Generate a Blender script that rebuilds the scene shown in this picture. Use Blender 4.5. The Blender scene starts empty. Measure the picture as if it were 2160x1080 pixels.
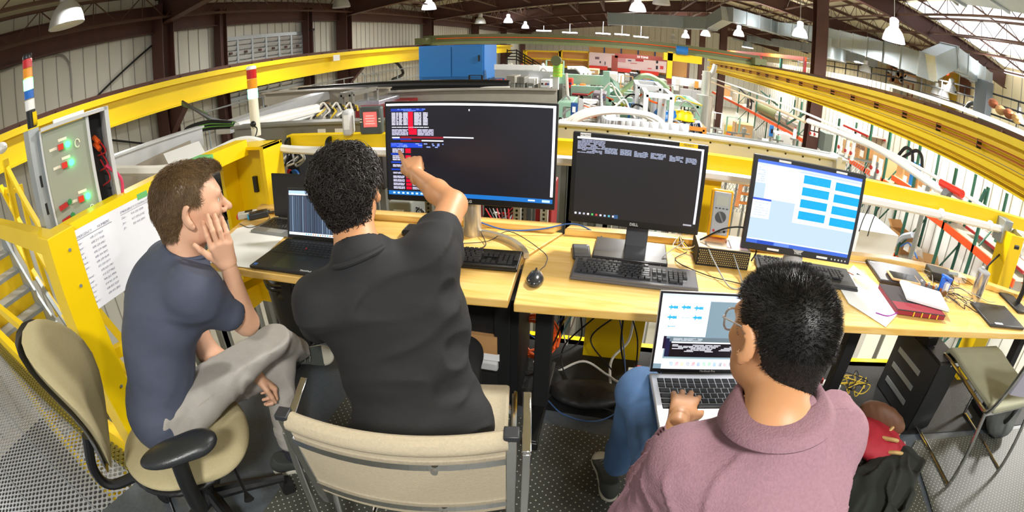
import bpy, math, random
import numpy as np
from mathutils import Vector, Matrix
random.seed(7)
SC = bpy.context.scene
COL = SC.collection
PI = math.pi

# ------------------------------------------------------------------ camera
FPX = 1028.05; YAW = 0.2093; PITCH = -0.43496; ROLL = -0.01157; EYE = 1.58
def _rot(a, b, c):
    ca, sa, cb, sb, cc, sc_ = math.cos(a), math.sin(a), math.cos(b), math.sin(b), math.cos(c), math.sin(c)
    return (np.array([[ca, -sa, 0], [sa, ca, 0], [0, 0, 1]]) @ np.array([[1, 0, 0], [0, cb, -sb], [0, sb, cb]])
            @ np.array([[cc, 0, sc_], [0, 1, 0], [-sc_, 0, cc]]))
RC = _rot(YAW, PITCH, ROLL)
cam = bpy.data.cameras.new('camera'); cam_o = bpy.data.objects.new('camera', cam); COL.objects.link(cam_o)
_m = Matrix.Identity(4)
for i in range(3):
    _m[i][0] = RC[i, 0]; _m[i][1] = RC[i, 2]; _m[i][2] = -RC[i, 1]
_m[2][3] = EYE
cam_o.matrix_world = _m


cam.type = 'PANO'
cam.sensor_width = 36; cam.sensor_height = 18; cam.sensor_fit = 'HORIZONTAL'
cam.panorama_type = 'FISHEYE_EQUISOLID'
cam.fisheye_lens = 36 * FPX / 2160
cam.fisheye_fov = PI
cam.clip_start = .02; cam.clip_end = 300
SC.camera = cam_o
SC.view_settings.view_transform = 'Standard'; SC.view_settings.look = 'None'
SC.view_settings.gamma = 1; SC.view_settings.use_curve_mapping = False
SC.view_settings.exposure = 0.5

# survey helpers: the lens and the position the room was measured from (pixel of the photograph -> point of the hall)
def ray(x, y):
    dx, dy = x - 1080, 540 - y; r = math.hypot(dx, dy) or 1e-9; th = 2 * math.asin(min(1, r / 2 / FPX))
    return RC @ np.array([math.sin(th) * dx / r, math.cos(th), math.sin(th) * dy / r])
def on(x, y, ax, v):
    d = ray(x, y); o = np.array([0, 0, EYE]); t = (v - o[ax]) / d[ax]; return o + t * d
def at(x, y, dist): return np.array([0, 0, EYE]) + ray(x, y) * dist
def X(x, y, v): return on(x, y, 0, v)
def Y(x, y, v): return on(x, y, 1, v)
def Z(x, y, v): return on(x, y, 2, v)

# ------------------------------------------------------------------ world and large lights
wd = bpy.data.worlds.new('world'); SC.world = wd; wd.use_nodes = True
wd.node_tree.nodes['Background'].inputs[0].default_value = (.98, .99, 1, 1)
wd.node_tree.nodes['Background'].inputs[1].default_value = 0.36
def lamp_light(name, loc, power, size=.5, color=(1, .985, .95), spot=None, rot=(0, 0, 0)):
    l = bpy.data.lights.new(name, 'AREA'); l.shape = 'DISK'; l.size = size; l.energy = power; l.color = color
    if spot: l.spread = spot
    o = bpy.data.objects.new(name, l); COL.objects.link(o); o.location = loc; o.rotation_euler = rot
    return o

# ------------------------------------------------------------------ naming
def tag(o, label=None, cat=None, group=None, kind=None):
    if label: o['label'] = label
    if cat: o['category'] = cat
    if group: o['group'] = group
    if kind: o['kind'] = kind
    return o
def thing(name, label, cat, loc=(0, 0, 0), rz=0, group=None):
    o = bpy.data.objects.new(name, None); COL.objects.link(o); o.empty_display_size = .05
    o.location = tuple(float(c) for c in loc); o.rotation_euler = (0, 0, rz)
    return tag(o, label, cat, group)
ORD = 'first second third fourth fifth sixth seventh eighth ninth tenth eleventh twelfth thirteenth fourteenth fifteenth sixteenth seventeenth eighteenth'.split()
def kids(o): return [c for c in bpy.data.objects if c.parent == o]
def dup(root, loc=None, rz=None, label=None, group=None, parent=None, cs=None):
    c = root.copy(); COL.objects.link(c)
    if parent: c.parent = parent
    if loc is not None: c.location = tuple(float(q) for q in loc)
    if rz is not None: c.rotation_euler = (0, 0, rz)
    if label: c['label'] = label
    if group: c['group'] = group
    for ch in (cs if cs is not None else kids(root)): dup(ch, parent=c)
    return c

# ------------------------------------------------------------------ materials
def lin(c):
    if isinstance(c, str):
        c = tuple(int(c[i:i + 2], 16) / 255 for i in (0, 2, 4))
    return tuple(((q / 12.92) if q <= .04045 else ((q + .055) / 1.055) ** 2.4) for q in c) + (1,)
MATS = {}
def mat(name, color='808080', rough=.5, metal=0., emit=None, es=1., noise=0., nscale=8., bump=0., bscale=40., alpha=1., trans=0., coat=0., sheen=0., stretch=None, ior=None):
    if name in MATS: return MATS[name]
    m = bpy.data.materials.new(name); m.use_nodes = True; nt = m.node_tree; b = nt.nodes['Principled BSDF']
    c = lin(color); b.inputs['Base Color'].default_value = c; b.inputs['Roughness'].default_value = rough
    b.inputs['Metallic'].default_value = metal
    if ior: b.inputs['IOR'].default_value = ior
    if coat: b.inputs['Coat Weight'].default_value = coat
    if sheen: b.inputs['Sheen Weight'].default_value = sheen
    if trans: b.inputs['Transmission Weight'].default_value = trans
    if alpha < 1: b.inputs['Alpha'].default_value = alpha
    if emit: b.inputs['Emission Color'].default_value = lin(emit); b.inputs['Emission Strength'].default_value = es
    if noise or bump:
        tc = nt.nodes.new('ShaderNodeTexCoord'); mp = nt.nodes.new('ShaderNodeMapping')
        nt.links.new(tc.outputs['Object'], mp.inputs[0])
        if stretch: mp.inputs['Scale'].default_value = stretch
    if noise:
        n = nt.nodes.new('ShaderNodeTexNoise'); n.inputs['Scale'].default_value = nscale; n.inputs['Detail'].default_value = 6
        nt.links.new(mp.outputs[0], n.inputs['Vector'])
        mx = nt.nodes.new('ShaderNodeMix'); mx.data_type = 'RGBA'
        mx.inputs[6].default_value = tuple(q * (1 - noise) for q in c[:3]) + (1,)
        mx.inputs[7].default_value = tuple(min(1, q * (1 + noise)) for q in c[:3]) + (1,)
        nt.links.new(n.outputs[0], mx.inputs[0]); nt.links.new(mx.outputs[2], b.inputs['Base Color'])
    if bump:
        n2 = nt.nodes.new('ShaderNodeTexNoise'); n2.inputs['Scale'].default_value = bscale; n2.inputs['Detail'].default_value = 4
        nt.links.new(mp.outputs[0], n2.inputs['Vector'])
        bp = nt.nodes.new('ShaderNodeBump'); bp.inputs['Strength'].default_value = bump; bp.inputs['Distance'].default_value = .01
        nt.links.new(n2.outputs[0], bp.inputs['Height']); nt.links.new(bp.outputs[0], b.inputs['Normal'])
    MATS[name] = m; return m

def wood_mat(name, c1, c2, c3):
    m = bpy.data.materials.new(name); m.use_nodes = True; nt = m.node_tree; b = nt.nodes['Principled BSDF']
    tc = nt.nodes.new('ShaderNodeTexCoord'); mp = nt.nodes.new('ShaderNodeMapping'); mp.inputs['Scale'].default_value = (1.2, 14, 14)
    n = nt.nodes.new('ShaderNodeTexNoise'); n.inputs['Scale'].default_value = 2.2; n.inputs['Detail'].default_value = 8; n.inputs['Distortion'].default_value = 1.2
    r = nt.nodes.new('ShaderNodeValToRGB'); r.color_ramp.elements[0].color = lin(c1); r.color_ramp.elements[1].color = lin(c3)
    e = r.color_ramp.elements.new(.5); e.color = lin(c2); r.color_ramp.elements[0].position = .3; r.color_ramp.elements[-1].position = .72
    nt.links.new(tc.outputs['Object'], mp.inputs[0]); nt.links.new(mp.outputs[0], n.inputs['Vector'])
    nt.links.new(n.outputs[0], r.inputs[0]); nt.links.new(r.outputs[0], b.inputs['Base Color'])
    b.inputs['Roughness'].default_value = .38; b.inputs['Coat Weight'].default_value = .25
    MATS[name] = m; return m

def holes_mat(name, color, pitch, rad, hole_color=None, rough=.35, metal=.8, stagger=True):
    """sheet with a staggered grid of round holes (see-through) or of dots (hole_color)"""
    m = bpy.data.materials.new(name); m.use_nodes = True; nt = m.node_tree; b = nt.nodes['Principled BSDF']
    b.inputs['Base Color'].default_value = lin(color); b.inputs['Roughness'].default_value = rough; b.inputs['Metallic'].default_value = metal
    tc = nt.nodes.new('ShaderNodeTexCoord'); sx = nt.nodes.new('ShaderNodeSeparateXYZ'); nt.links.new(tc.outputs['Object'], sx.inputs[0])
    def M(op, a, b_=None, c_=None):
        n = nt.nodes.new('ShaderNodeMath'); n.operation = op
        for i, v in enumerate((a, b_, c_)):
            if v is None: continue
            if isinstance(v, (int, float)): n.inputs[i].default_value = v
            else: nt.links.new(v, n.inputs[i])
        return n.outputs[0]
    ds = []
    for off in ((0, .5) if stagger else (0,)):
        u = M('SUBTRACT', M('FRACT', M('ADD', M('MULTIPLY', sx.outputs[0], 1 / pitch), off + 100)), .5)
        v = M('SUBTRACT', M('FRACT', M('ADD', M('MULTIPLY', sx.outputs[1], 1 / pitch), off + 100)), .5)
        ds.append(M('SQRT', M('ADD', M('MULTIPLY', u, u), M('MULTIPLY', v, v))))
    d = M('MINIMUM', ds[0], ds[1]) if stagger else ds[0]
    hole = M('LESS_THAN', d, rad)
    if hole_color is None:
        nt.links.new(M('SUBTRACT', 1, hole), b.inputs['Alpha'])
    else:
        mx = nt.nodes.new('ShaderNodeMix'); mx.data_type = 'RGBA'; mx.inputs[6].default_value = lin(color); mx.inputs[7].default_value = lin(hole_color)
        nt.links.new(hole, mx.inputs[0]); nt.links.new(mx.outputs[2], b.inputs['Base Color'])
    MATS[name] = m; return m

YEL = mat('safety yellow paint', 'F7D000', .42, noise=.06, nscale=3)
YEL2 = mat('crane yellow paint', 'F5D400', .4, noise=.08, nscale=1.2)
BRN = mat('red oxide brown steel', '4E2E26', .6, noise=.25, nscale=4)
BRN2 = mat('brown primer steel', '54382A', .6, noise=.2, nscale=4)
ALU = mat('brushed aluminium', 'C8CACC', .4, .4, noise=.1, nscale=6)
GALV = mat('galvanized steel', 'A9B0B4', .42, .6, noise=.15, nscale=10)
STEEL = mat('dull grey steel', '8A8880', .45, .5, noise=.15, nscale=5)
CHROME = mat('chrome', 'D8D8D8', .12, 1.)
BLK = mat('black plastic', '141415', .38)
BLK2 = mat('matte black', '0E0E0F', .65, noise=.2)
DGR = mat('dark grey plastic', '2C2D30', .4)
MGR = mat('mid grey plastic', '6E7072', .45)
LGR = mat('light grey plastic', 'C9CACA', .45)
WHT = mat('white paint', 'F2F2EE', .5, noise=.04)
WHP = mat('white plastic', 'F4F4F2', .35)
PAPER = mat('white paper', 'F6F6F4', .8)
CREAM = mat('cream plastic', 'EDE6CF', .45)
RED = mat('red paint', 'B01C1C', .45)
REDB = mat('bright red plastic', 'E0301C', .4)
ORG = mat('rack orange paint', 'E8551C', .45, noise=.1)
GRN = mat('rack green paint', '1E5A4A', .5, noise=.15)
MINT = mat('mint green paint', '9FC9B2', .5, noise=.1)
OLV = mat('olive green paint', '6B7148', .5, noise=.12)
BLU = mat('blue paint', '1F6FB8', .35, noise=.05)
CARD = mat('cardboard', 'B98B58', .8, noise=.12, nscale=12)
CARD2 = mat('pale cardboard', 'D0A878', .8, noise=.1, nscale=12)
COPPER = mat('copper', 'C97A4A', .35, .7)
RUB = mat('cable black rubber', '101012', .5)
CORG = mat('cable orange', 'F06018', .45)
CBLU = mat('cable blue', '2A5FA8', .45)
CYEL = mat('cable yellow', 'E8C838', .45)
CGRY = mat('cable grey', '9A9A98', .5)
CWHT = mat('cable white', 'E8E4DA', .5)
CGRN = mat('cable green', '5E9A3A', .5)
CRED = mat('cable red', 'C02028', .5)
GLOW = mat('lamp glow', 'FFFFFF', .5, emit='FFFFFF', es=9)
LGLOW = mat('tube glow', 'FFFFFF', .5, emit='F6F8FF', es=5)
INK = mat('dark ink', '3A3A58', .8); PENC = mat('marker ink', '6A6A88', .8)

# ------------------------------------------------------------------ mesh building
class MB:
    def __init__(s): s.v = []; s.f = []; s.m = []
    def add(s, vs, fs, m=0):
        b = len(s.v); s.v += [tuple(float(c) for c in v) for v in vs]
        s.f += [tuple(b + i for i in f) for f in fs]; s.m += [m] * len(fs); return s
    def box(s, c, d, R=None, m=0):
        hx, hy, hz = d[0] / 2, d[1] / 2, d[2] / 2
        vs = [Vector((x, y, z)) for x in (-hx, hx) for y in (-hy, hy) for z in (-hz, hz)]
        if R is not None: vs = [R @ v for v in vs]
        c = Vector(tuple(float(q) for q in c)); vs = [v + c for v in vs]
        return s.add(vs, [(0, 1, 3, 2), (4, 6, 7, 5), (0, 4, 5, 1), (2, 3, 7, 6), (0, 2, 6, 4), (1, 5, 7, 3)], m)
    def bb(s, a, b, m=0):
        return s.box([(a[i] + b[i]) / 2 for i in range(3)], [abs(a[i] - b[i]) for i in range(3)], m=m)
    def beam(s, a, b, w, h, up=(0, 0, 1), m=0):
        a = Vector(tuple(map(float, a))); b = Vector(tuple(map(float, b))); d = b - a; L = d.length; d.normalize()
        u = Vector(up); sd = d.cross(u)
        if sd.length < 1e-4: sd = d.cross(Vector((0, 1, 0)))
        sd.normalize(); u = sd.cross(d)
        vs = [p + sd * i * w / 2 + u * j * h / 2 for p in (a, b) for i, j in ((-1, -1), (1, -1), (1, 1), (-1, 1))]
        return s.add(vs, [(0, 1, 2, 3)[::-1], (4, 5, 6, 7), (0, 1, 5, 4), (1, 2, 6, 5), (2, 3, 7, 6), (3, 0, 4, 7)], m)
    def ibeam(s, a, b, w, h, t=.02, m=0):
        a = Vector(tuple(map(float, a))); b = Vector(tuple(map(float, b))); up = Vector((0, 0, 1)) * (h / 2 - t / 2)
        s.beam(a + up, b + up, w, t, m=m); s.beam(a - up, b - up, w, t, m=m); return s.beam(a, b, t, h - 2 * t, m=m)
    def tube(s, pts, r, n=8, m=0, cap=True, closed=False):
        P = [Vector(tuple(map(float, p))) for p in pts]; k = len(P)
        if k < 2: return s
        rr = r if isinstance(r, (list, tuple)) else [r] * k
        t0 = (P[1] - P[0]).normalized(); nrm = t0.orthogonal().normalized(); vs = []
        for i in range(k):
            if closed: t = (P[(i + 1) % k] - P[i - 1])
            else: t = (P[min(i + 1, k - 1)] - P[max(i - 1, 0)])
            if t.length < 1e-9: t = t0
            t.normalize(); nrm = (nrm - t * nrm.dot(t))
            if nrm.length < 1e-6: nrm = t.orthogonal()
            nrm.normalize(); bi = t.cross(nrm)
            for j in range(n):
                a = 2 * PI * j / n; vs.append(P[i] + (nrm * math.cos(a) + bi * math.sin(a)) * rr[i])
        fs = []
        for i in range(k if closed else k - 1):
            for j in range(n):
                fs.append((i * n + j, i * n + (j + 1) % n, ((i + 1) % k) * n + (j + 1) % n, ((i + 1) % k) * n + j))
        if cap and not closed: fs += [tuple(range(n))[::-1], tuple((k - 1) * n + j for j in range(n))]
        return s.add(vs, fs, m)
    def cyl(s, a, b, r, r2=None, n=16, m=0): return s.tube([a, b], [r, r if r2 is None else r2], n, m)
    def lathe(s, prof, c=(0, 0, 0), n=24, m=0, R=None):
        vs = []
        for r, z in prof:
            for j in range(n):
                a = 2 * PI * j / n; v = Vector((r * math.cos(a), r * math.sin(a), z))
                vs.append(v)
        if R is not None: vs = [R @ v for v in vs]
        c = Vector(tuple(map(float, c))); vs = [v + c for v in vs]
        fs = [(i * n + j, i * n + (j + 1) % n, (i + 1) * n + (j + 1) % n, (i + 1) * n + j) for i in range(len(prof) - 1) for j in range(n)]
        if prof[0][0] > 1e-5: fs.append(tuple(range(n))[::-1])
        if prof[-1][0] > 1e-5: fs.append(tuple((len(prof) - 1) * n + j for j in range(n)))
        return s.add(vs, fs, m)
    def ball(s, c, r, n=16, m=0, R=None):
        r = (r, r, r) if isinstance(r, (int, float)) else r; h = n // 2; vs = []
        for i in range(h + 1):
            th = PI * i / h
            for j in range(n):
                a = 2 * PI * j / n; vs.append(Vector((r[0] * math.sin(th) * math.cos(a), r[1] * math.sin(th) * math.sin(a), -r[2] * math.cos(th))))
        if R is not None: vs = [R @ v for v in vs]
        c = Vector(tuple(map(float, c))); vs = [v + c for v in vs]
        return s.add(vs, [(i * n + j, i * n + (j + 1) % n, (i + 1) * n + (j + 1) % n, (i + 1) * n + j) for i in range(h) for j in range(n)], m)
    def prism(s, poly, z0, z1, R=None, c=(0, 0, 0), m=0):
        n = len(poly); vs = [Vector((x, y, z0)) for x, y in poly] + [Vector((x, y, z1)) for x, y in poly]
        if R is not None: vs = [R @ v for v in vs]
        c = Vector(tuple(map(float, c))); vs = [v + c for v in vs]
        return s.add(vs, [tuple(range(n))[::-1], tuple(range(n, 2 * n))] + [(i, (i + 1) % n, n + (i + 1) % n, n + i) for i in range(n)], m)
    def quad(s, a, b, c, d, m=0): return s.add([a, b, c, d], [(0, 1, 2, 3)], m)
    def build(s, name, mats, parent=None, smooth=30, bevel=0, world=False, origin=None, label=None, cat=None, group=None, kind=None, segs=2):
        me = bpy.data.meshes.new(name); V = np.array(s.v, float) if s.v else np.zeros((0, 3))
        off = np.zeros(3)
        if parent is not None and world: off = np.array(parent.matrix_basis.translation)
        elif parent is None and len(V) and kind != 'structure':
            off = np.array([(V[:, 0].min() + V[:, 0].max()) / 2, (V[:, 1].min() + V[:, 1].max()) / 2, V[:, 2].min()]) if origin is None else np.array(origin, float)
        V = V - off
        me.from_pydata([tuple(v) for v in V], [], s.f); me.update()
        if not isinstance(mats, (list, tuple)): mats = [mats]
        for q in mats: me.materials.append(q)
        me.polygons.foreach_set('material_index', s.m)
        if smooth:
            me.polygons.foreach_set('use_smooth', [True] * len(s.f)); me.set_sharp_from_angle(angle=math.radians(smooth))
        o = bpy.data.objects.new(name, me); COL.objects.link(o)
        if parent is not None: o.parent = parent
        else: o.location = tuple(off)
        if bevel:
            b = o.modifiers.new('bevel', 'BEVEL'); b.width = bevel; b.segments = segs; b.limit_method = 'ANGLE'
        return tag(o, label, cat, group, kind)

def spline(pts, n=8):
    """Catmull-Rom through the points"""
    P = [Vector(tuple(map(float, p))) for p in pts]; P = [P[0] * 2 - P[1]] + P + [P[-1] * 2 - P[-2]]; out = []
    for i in range(1, len(P) - 2):
        for k in range(n):
            t = k / n; a, b, c, d = P[i - 1], P[i], P[i + 1], P[i + 2]
            out.append(.5 * ((2 * b) + (c - a) * t + (2 * a - 5 * b + 4 * c - d) * t * t + (3 * b - a - 3 * c + d) * t ** 3))
    out.append(P[-2]); return out
def cable(name, pts, r, m, label=None, cat=None, parent=None, n=8, group=None, world=False):
    return MB().tube(spline(pts), r, 6).build(name, m, parent, label=label, cat=cat, group=group, world=world)
def text_mesh(name, s, size, R, loc, m, parent, shear=0, depth=.0004, align='CENTER', world=False, spacing=1., label=None, bold=0.):
    cu = bpy.data.curves.new(name, 'FONT'); cu.body = s; cu.size = size; cu.align_x = align; cu.align_y = 'CENTER'
    cu.extrude = depth; cu.shear = shear; cu.space_character = spacing; cu.offset = bold; cu.resolution_u = 2
    to = bpy.data.objects.new(name, cu); COL.objects.link(to)
    dg = bpy.context.evaluated_depsgraph_get(); me = bpy.data.meshes.new_from_object(to.evaluated_get(dg)); bpy.data.objects.remove(to)
    me.materials.clear(); me.materials.append(m)
    off = Vector(parent.matrix_basis.translation) if (world and parent is not None) else Vector((0, 0, 0))
    M4 = Matrix.Translation(Vector(tuple(map(float, loc))) - off) @ R.to_4x4()
    me.transform(M4); o = bpy.data.objects.new(name, me); COL.objects.link(o)
    if parent is not None: o.parent = parent
    return o
def frame3(right, up):
    r = Vector(tuple(map(float, right))).normalized(); u = Vector(tuple(map(float, up))); u = (u - r * u.dot(r)).normalized(); n = r.cross(u)
    return Matrix((r, u, n)).transposed()
def rotz(a): return Matrix.Rotation(a, 3, 'Z')
def rotx(a): return Matrix.Rotation(a, 3, 'X')
def roty(a): return Matrix.Rotation(a, 3, 'Y')
# ================================================================== the hall
HZ = -3.0; XL = -9.0; XM = 6.0; XR = 15.2; YF = 50.0; ZEYE = EYE
CONC = mat('hall concrete floor', 'BDB7A6', .55, noise=.15, nscale=1.5)
PANEL = mat('off white wall panel', 'C9C7BC', .6, noise=.05, nscale=2)
PANEL2 = mat('cream wall panel', 'E4D8AE', .6, noise=.05, nscale=2)
PANELW = mat('white wall panel', 'EDEFEA', .55, noise=.05, nscale=2)
ROOFM = mat('roof insulation', 'D2CAAA', .8, noise=.12, nscale=1.5)
SEAM = mat('panel seam', '8F8D84', .6)
def roofz(x): return 3.62 + (min(x, XM) - XL) * .115 - max(0, x - XM) * .115
m = MB(); m.bb((XL - 1, -6, HZ - .1), (XR + 1, YF + 1, HZ)); m.build('floor', CONC, kind='structure', smooth=0)
def ribbed(name, axis, pos, a0, a1, z0, z1, base, step=.3, t=.06, slope=None):
    m = MB()
    n = int((a1 - a0) / step)
    if axis == 'x':
        m.bb((pos - t, a0, z0), (pos, a1, z1)) if t > 0 else m.bb((pos, a0, z0), (pos - t, a1, z1))
        s = 1 if t > 0 else -1
        for i in range(n + 1): m.bb((pos, a0 + i * step - .009, z0), (pos + s * .012, a0 + i * step + .009, z1), m=1)
    else:
        m.bb((a0, pos, z0), (a1, pos + t, z1))
        for i in range(n + 1): m.bb((a0 + i * step - .012, pos, z0), (a0 + i * step + .012, pos - .02, z1), m=1)
    return m.build(name, [base, SEAM], kind='structure', smooth=0)
ribbed('wall_left', 'x', XL, -3, YF, HZ, 3.62, PANEL, .33)
ribbed('wall_far', 'y', YF, XL, XR, HZ, 5.4, PANEL, .6)
ribbed('wall_right', 'x', XR, 3, YF, HZ, 4.3, PANEL2, .6, t=-.06)
ribbed('wall_partition', 'x', 8.0, 1.5, 27, HZ, 1.1, PANELW, .35, t=-.08)
m = MB()
m.quad((XL, -3, roofz(XL)), (XL, YF, roofz(XL)), (XM, YF, roofz(XM)), (XM, -3, roofz(XM)))
m.quad((XM, -3, roofz(XM)), (XM, YF, roofz(XM)), (XR, YF, roofz(XR)), (XR, -3, roofz(XR)))
o = m.build('ceiling', ROOFM, kind='structure', smooth=0); o.modifiers.new('thick', 'SOLIDIFY').thickness = .08

FY = [6.52, 14.1, 21.6, 29.2, 36.8, 44.4]
# portal frames: rafters; columns of the left wall and of the middle line
def column(name, x, y, z0, z1, w, d, lab, grp=None):
    t = thing(name, lab, 'column', (x, y, z0), group=grp); h = z1 - z0; m = MB()
    m.bb((-w / 2, -d / 2, 0), (w / 2, -d / 2 + .02, h)); m.bb((-w / 2, d / 2 - .02, 0), (w / 2, d / 2, h)); m.bb((-.012, -d / 2 + .02, 0), (.012, d / 2 - .02, h))
    m.build('shaft', BRN, t); MB().bb((-w / 2 - .08, -d / 2 - .08, 0), (w / 2 + .08, d / 2 + .08, .03)).build('base_plate', BRN, t)
    return t
labs = ['dark brown steel wall column nearest on the left wall, behind the crane beam', 'dark brown steel wall column left of the blue cabinet, second main one',
        'dark brown steel wall column hidden half by the blue cabinet', 'dark brown steel wall column far down the left wall', 'dark brown column in the far left corner region', 'last dark brown column of the left wall']
for i, y in enumerate(FY): column('steel_column', XL + .33, y, HZ, 3.3, .42, .34, labs[i])
for y, l in ((8.45, 'slim dark brown wall post at the left edge of the louvre bank'), (12.15, 'slim dark brown wall post at the right edge of the louvre bank')):
    column('steel_post', XL + .22, y, HZ, 3.1, .24, .24, l)
labs = ['big red brown steel column rising through the right crane beam', 'red brown steel column beyond the first, near the blue hoist motor', 'far red brown middle column behind the bridge crane', 'farthest red brown middle column']
for y, l in zip((14.4, 29.2, 36.8, 44.4), labs): column('steel_column', XM + .25, y, HZ, roofz(XM) - .5, .42, .36, l)
for i, y in enumerate(FY):
    m = MB()
    for sx, x0, x1 in ((1, XL, XM), (-1, XR, XM)):
        a = Vector((x0 + sx * .2, y, roofz(x0) - .5)); b = Vector((x1, y, roofz(x1) - .42))
        m.ibeam(a, b, .26, .62, .02)
    m.build('roof_rafter', BRN, label=['dark brown rafter of the frame nearest over the left wall', 'brown roof rafter crossing above the blue cabinet', 'third brown roof rafter down the hall', 'fourth brown roof rafter down the hall', 'fifth brown roof rafter down the hall', 'farthest brown roof rafter'][i], cat='roof beam')
m = MB(); m.ibeam((XL + .15, -2, 2.99), (XL + .15, YF - .1, 2.99), .22, .58, .02)
m.build('eave_beam', BRN, label='dark brown eave beam running along the top of the left wall', cat='roof beam')
# open web joists along the hall
def joist(x, y0, y1, zb, h, lab, grp, mt):
    t = thing('web_joist', lab, 'roof joist', (x, (y0 + y1) / 2, zb), group=grp); m = MB()
    for z in (zb, zb + h):
        for s in (-1, 1): m.beam((x + s * .028, y0, z), (x + s * .028, y1, z), .045, .045)
    m.build('chord', mt, t, world=True, smooth=0); m = MB(); n = int((y1 - y0) / 1.2); k = (y1 - y0) / n
    for i in range(n):
        a = y0 + i * k
        m.tube([(x, a, zb), (x, a + k / 2, zb + h)], .014, 5); m.tube([(x, a + k / 2, zb + h), (x, a + k, zb)], .014, 5)
        m.tube([(x, a + k / 2, zb), (x, a + k / 2, zb + h)], .012, 5)
    m.build('web', mt, t, world=True); return t
joist(-8.35, -1, YF - 2, 2.96, .48, 'brown open web joist low along the left wall behind the near lamp', None, BRN2)
jl = []
for k, x in enumerate([-6.9, -5.4, -3.9, -2.4, -.9, .6, 2.1, 3.6, 5.1, 7.5, 9., 10.5, 12., 13.5]):
    joist(x, 2.0, YF - 2, roofz(x) - .62, .5, 'brown open web roof joist, %s from the left wall' % ORD[k], 'open web joists under the roof', BRN2)
# purlin strips of the roof
for k in range(18):
    y = 8 + k * 2.4
    m = MB(); m.beam((XL + .2, y, roofz(XL) - .07), (XM, y, roofz(XM) - .07), .06, .12); m.beam((XM, y, roofz(XM) - .07), (XR - .2, y, roofz(XR) - .07), .06, .12)
    m.build('roof_purlin', BRN2, label='thin brown purlin under the roof, %s from the near end' % ORD[k], cat='roof purlin', group='purlins crossing under the roof', smooth=0)
# bright roof panels on the right
SKY = mat('translucent roof panel', 'F4F6FA', .6, emit='F4F7FF', es=1.1)
for k in range(4):
    x = 9.3 + k * 1.4
    m = MB(); m.quad((x, 8, roofz(x) - .1), (x, 13.9, roofz(x) - .1), (x + 1.15, 13.9, roofz(x + 1.15) - .1), (x + 1.15, 8, roofz(x + 1.15) - .1))
    o = m.build('roof_light', SKY, label='long white translucent roof light panel at upper right, %s from the column side' % ORD[k], cat='skylight', group='translucent roof panels upper right'); o.modifiers.new('t', 'SOLIDIFY').thickness = .02

# ------------------------------------------------------------------ crane runway beams
def runway(x, side, lab, y0, y1, zt, h):
    t = thing('crane_runway_beam', lab, 'crane beam', (x, (y0 + y1) / 2, zt - h)); w = .34; m = MB()
    m.beam((x, y0, zt - .02), (x, y1, zt - .02), w, .035); m.beam((x, y0, zt - h + .015), (x, y1, zt - h + .015), w * .9, .03)
    m.beam((x, y0, zt - h / 2), (x, y1, zt - h / 2), .025, h - .06)
    m.beam((x - side * w / 2, y0, zt - .06), (x - side * w / 2, y1, zt - .06), .014, .1)
    m.build('girder', YEL2, t, world=True, smooth=0)
    MB().beam((x, y0, zt + .035), (x, y1, zt + .035), .06, .07).build('rail', BRN, t, world=True, smooth=0)
    m = MB(); k = int((y1 - y0) / .75)
    for i in range(k):
        y = y0 + (i + .5) * (y1 - y0) / k
        for s in (-1, 1): m.bb((x + s * .07 - .02, y - .02, zt), (x + s * .07 + .02, y + .02, zt + .03))
    o = m.build('rail_clip', BRN, t, world=True, smooth=0); o['kind'] = 'stuff'
    return t
TL = runway(XL + 1.05, -1, 'long yellow crane beam along the left wall with brown rail', -1.5, 36, 1.62, .55)
TR = runway(XM - .35, 1, 'long yellow crane beam on the right with copper conductor bars', -.5, 30, 1.66, .72)
for i, y in enumerate(FY[:5]):
    m = MB(); m.prism([(0, 0), (.62, 0), (.62, -.05), (.1, -.55), (0, -.55)], -.09, .09, R=rotx(PI / 2), c=(XL + .4, y, 1.05))
    m.build('crane_bracket', BRN, label=['brown bracket under the crane beam by the black cable bundle', 'brown bracket under the crane beam left of the blue cabinet', 'brown bracket of the third wall column', 'brown bracket of the fourth wall column', 'brown bracket of the fifth wall column'][i], cat='bracket')
x = XM - .35 - .13
m = MB()
for z in (1.42, 1.35): m.tube([(x, -.4, z), (x, 29.5, z)], .016, 6)
m.build('conductor_bar', COPPER, TR, world=True)
MB().tube([(x - .02, -.4, 1.24), (x - .02, 29.5, 1.24)], .006, 5).build('guide_wire', STEEL, TR, world=True)
m = MB()
for k in range(24):
    y = .9 + k * 1.2; m.bb((x - .015, y - .008, 1.30), (x + .10, y + .008, 1.44))
o = m.build('insulator', BLK, TR, world=True, smooth=0)
m = MB(); m.beam((XM - .5, -.5, 1.14), (XM - .5, 30, 1.14), .012, .09, m=0); m.beam((XM - .42, -.5, 1.02), (XM - .42, 30, 1.02), .16, .012)
m.build('stiffener', YEL2, TR, world=True, smooth=0)
m = MB(); m.bb((XM - .53, 3.75, 1.54), (XM - .515, 3.85, 1.62)); m.build('warning_sticker', WHP, TR, world=True)
m = MB(); m.bb((-7.77, 12.0, 1.38), (-7.765, 12.35, 1.55)); m.build('notice_sticker', WHP, TL, world=True)

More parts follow.
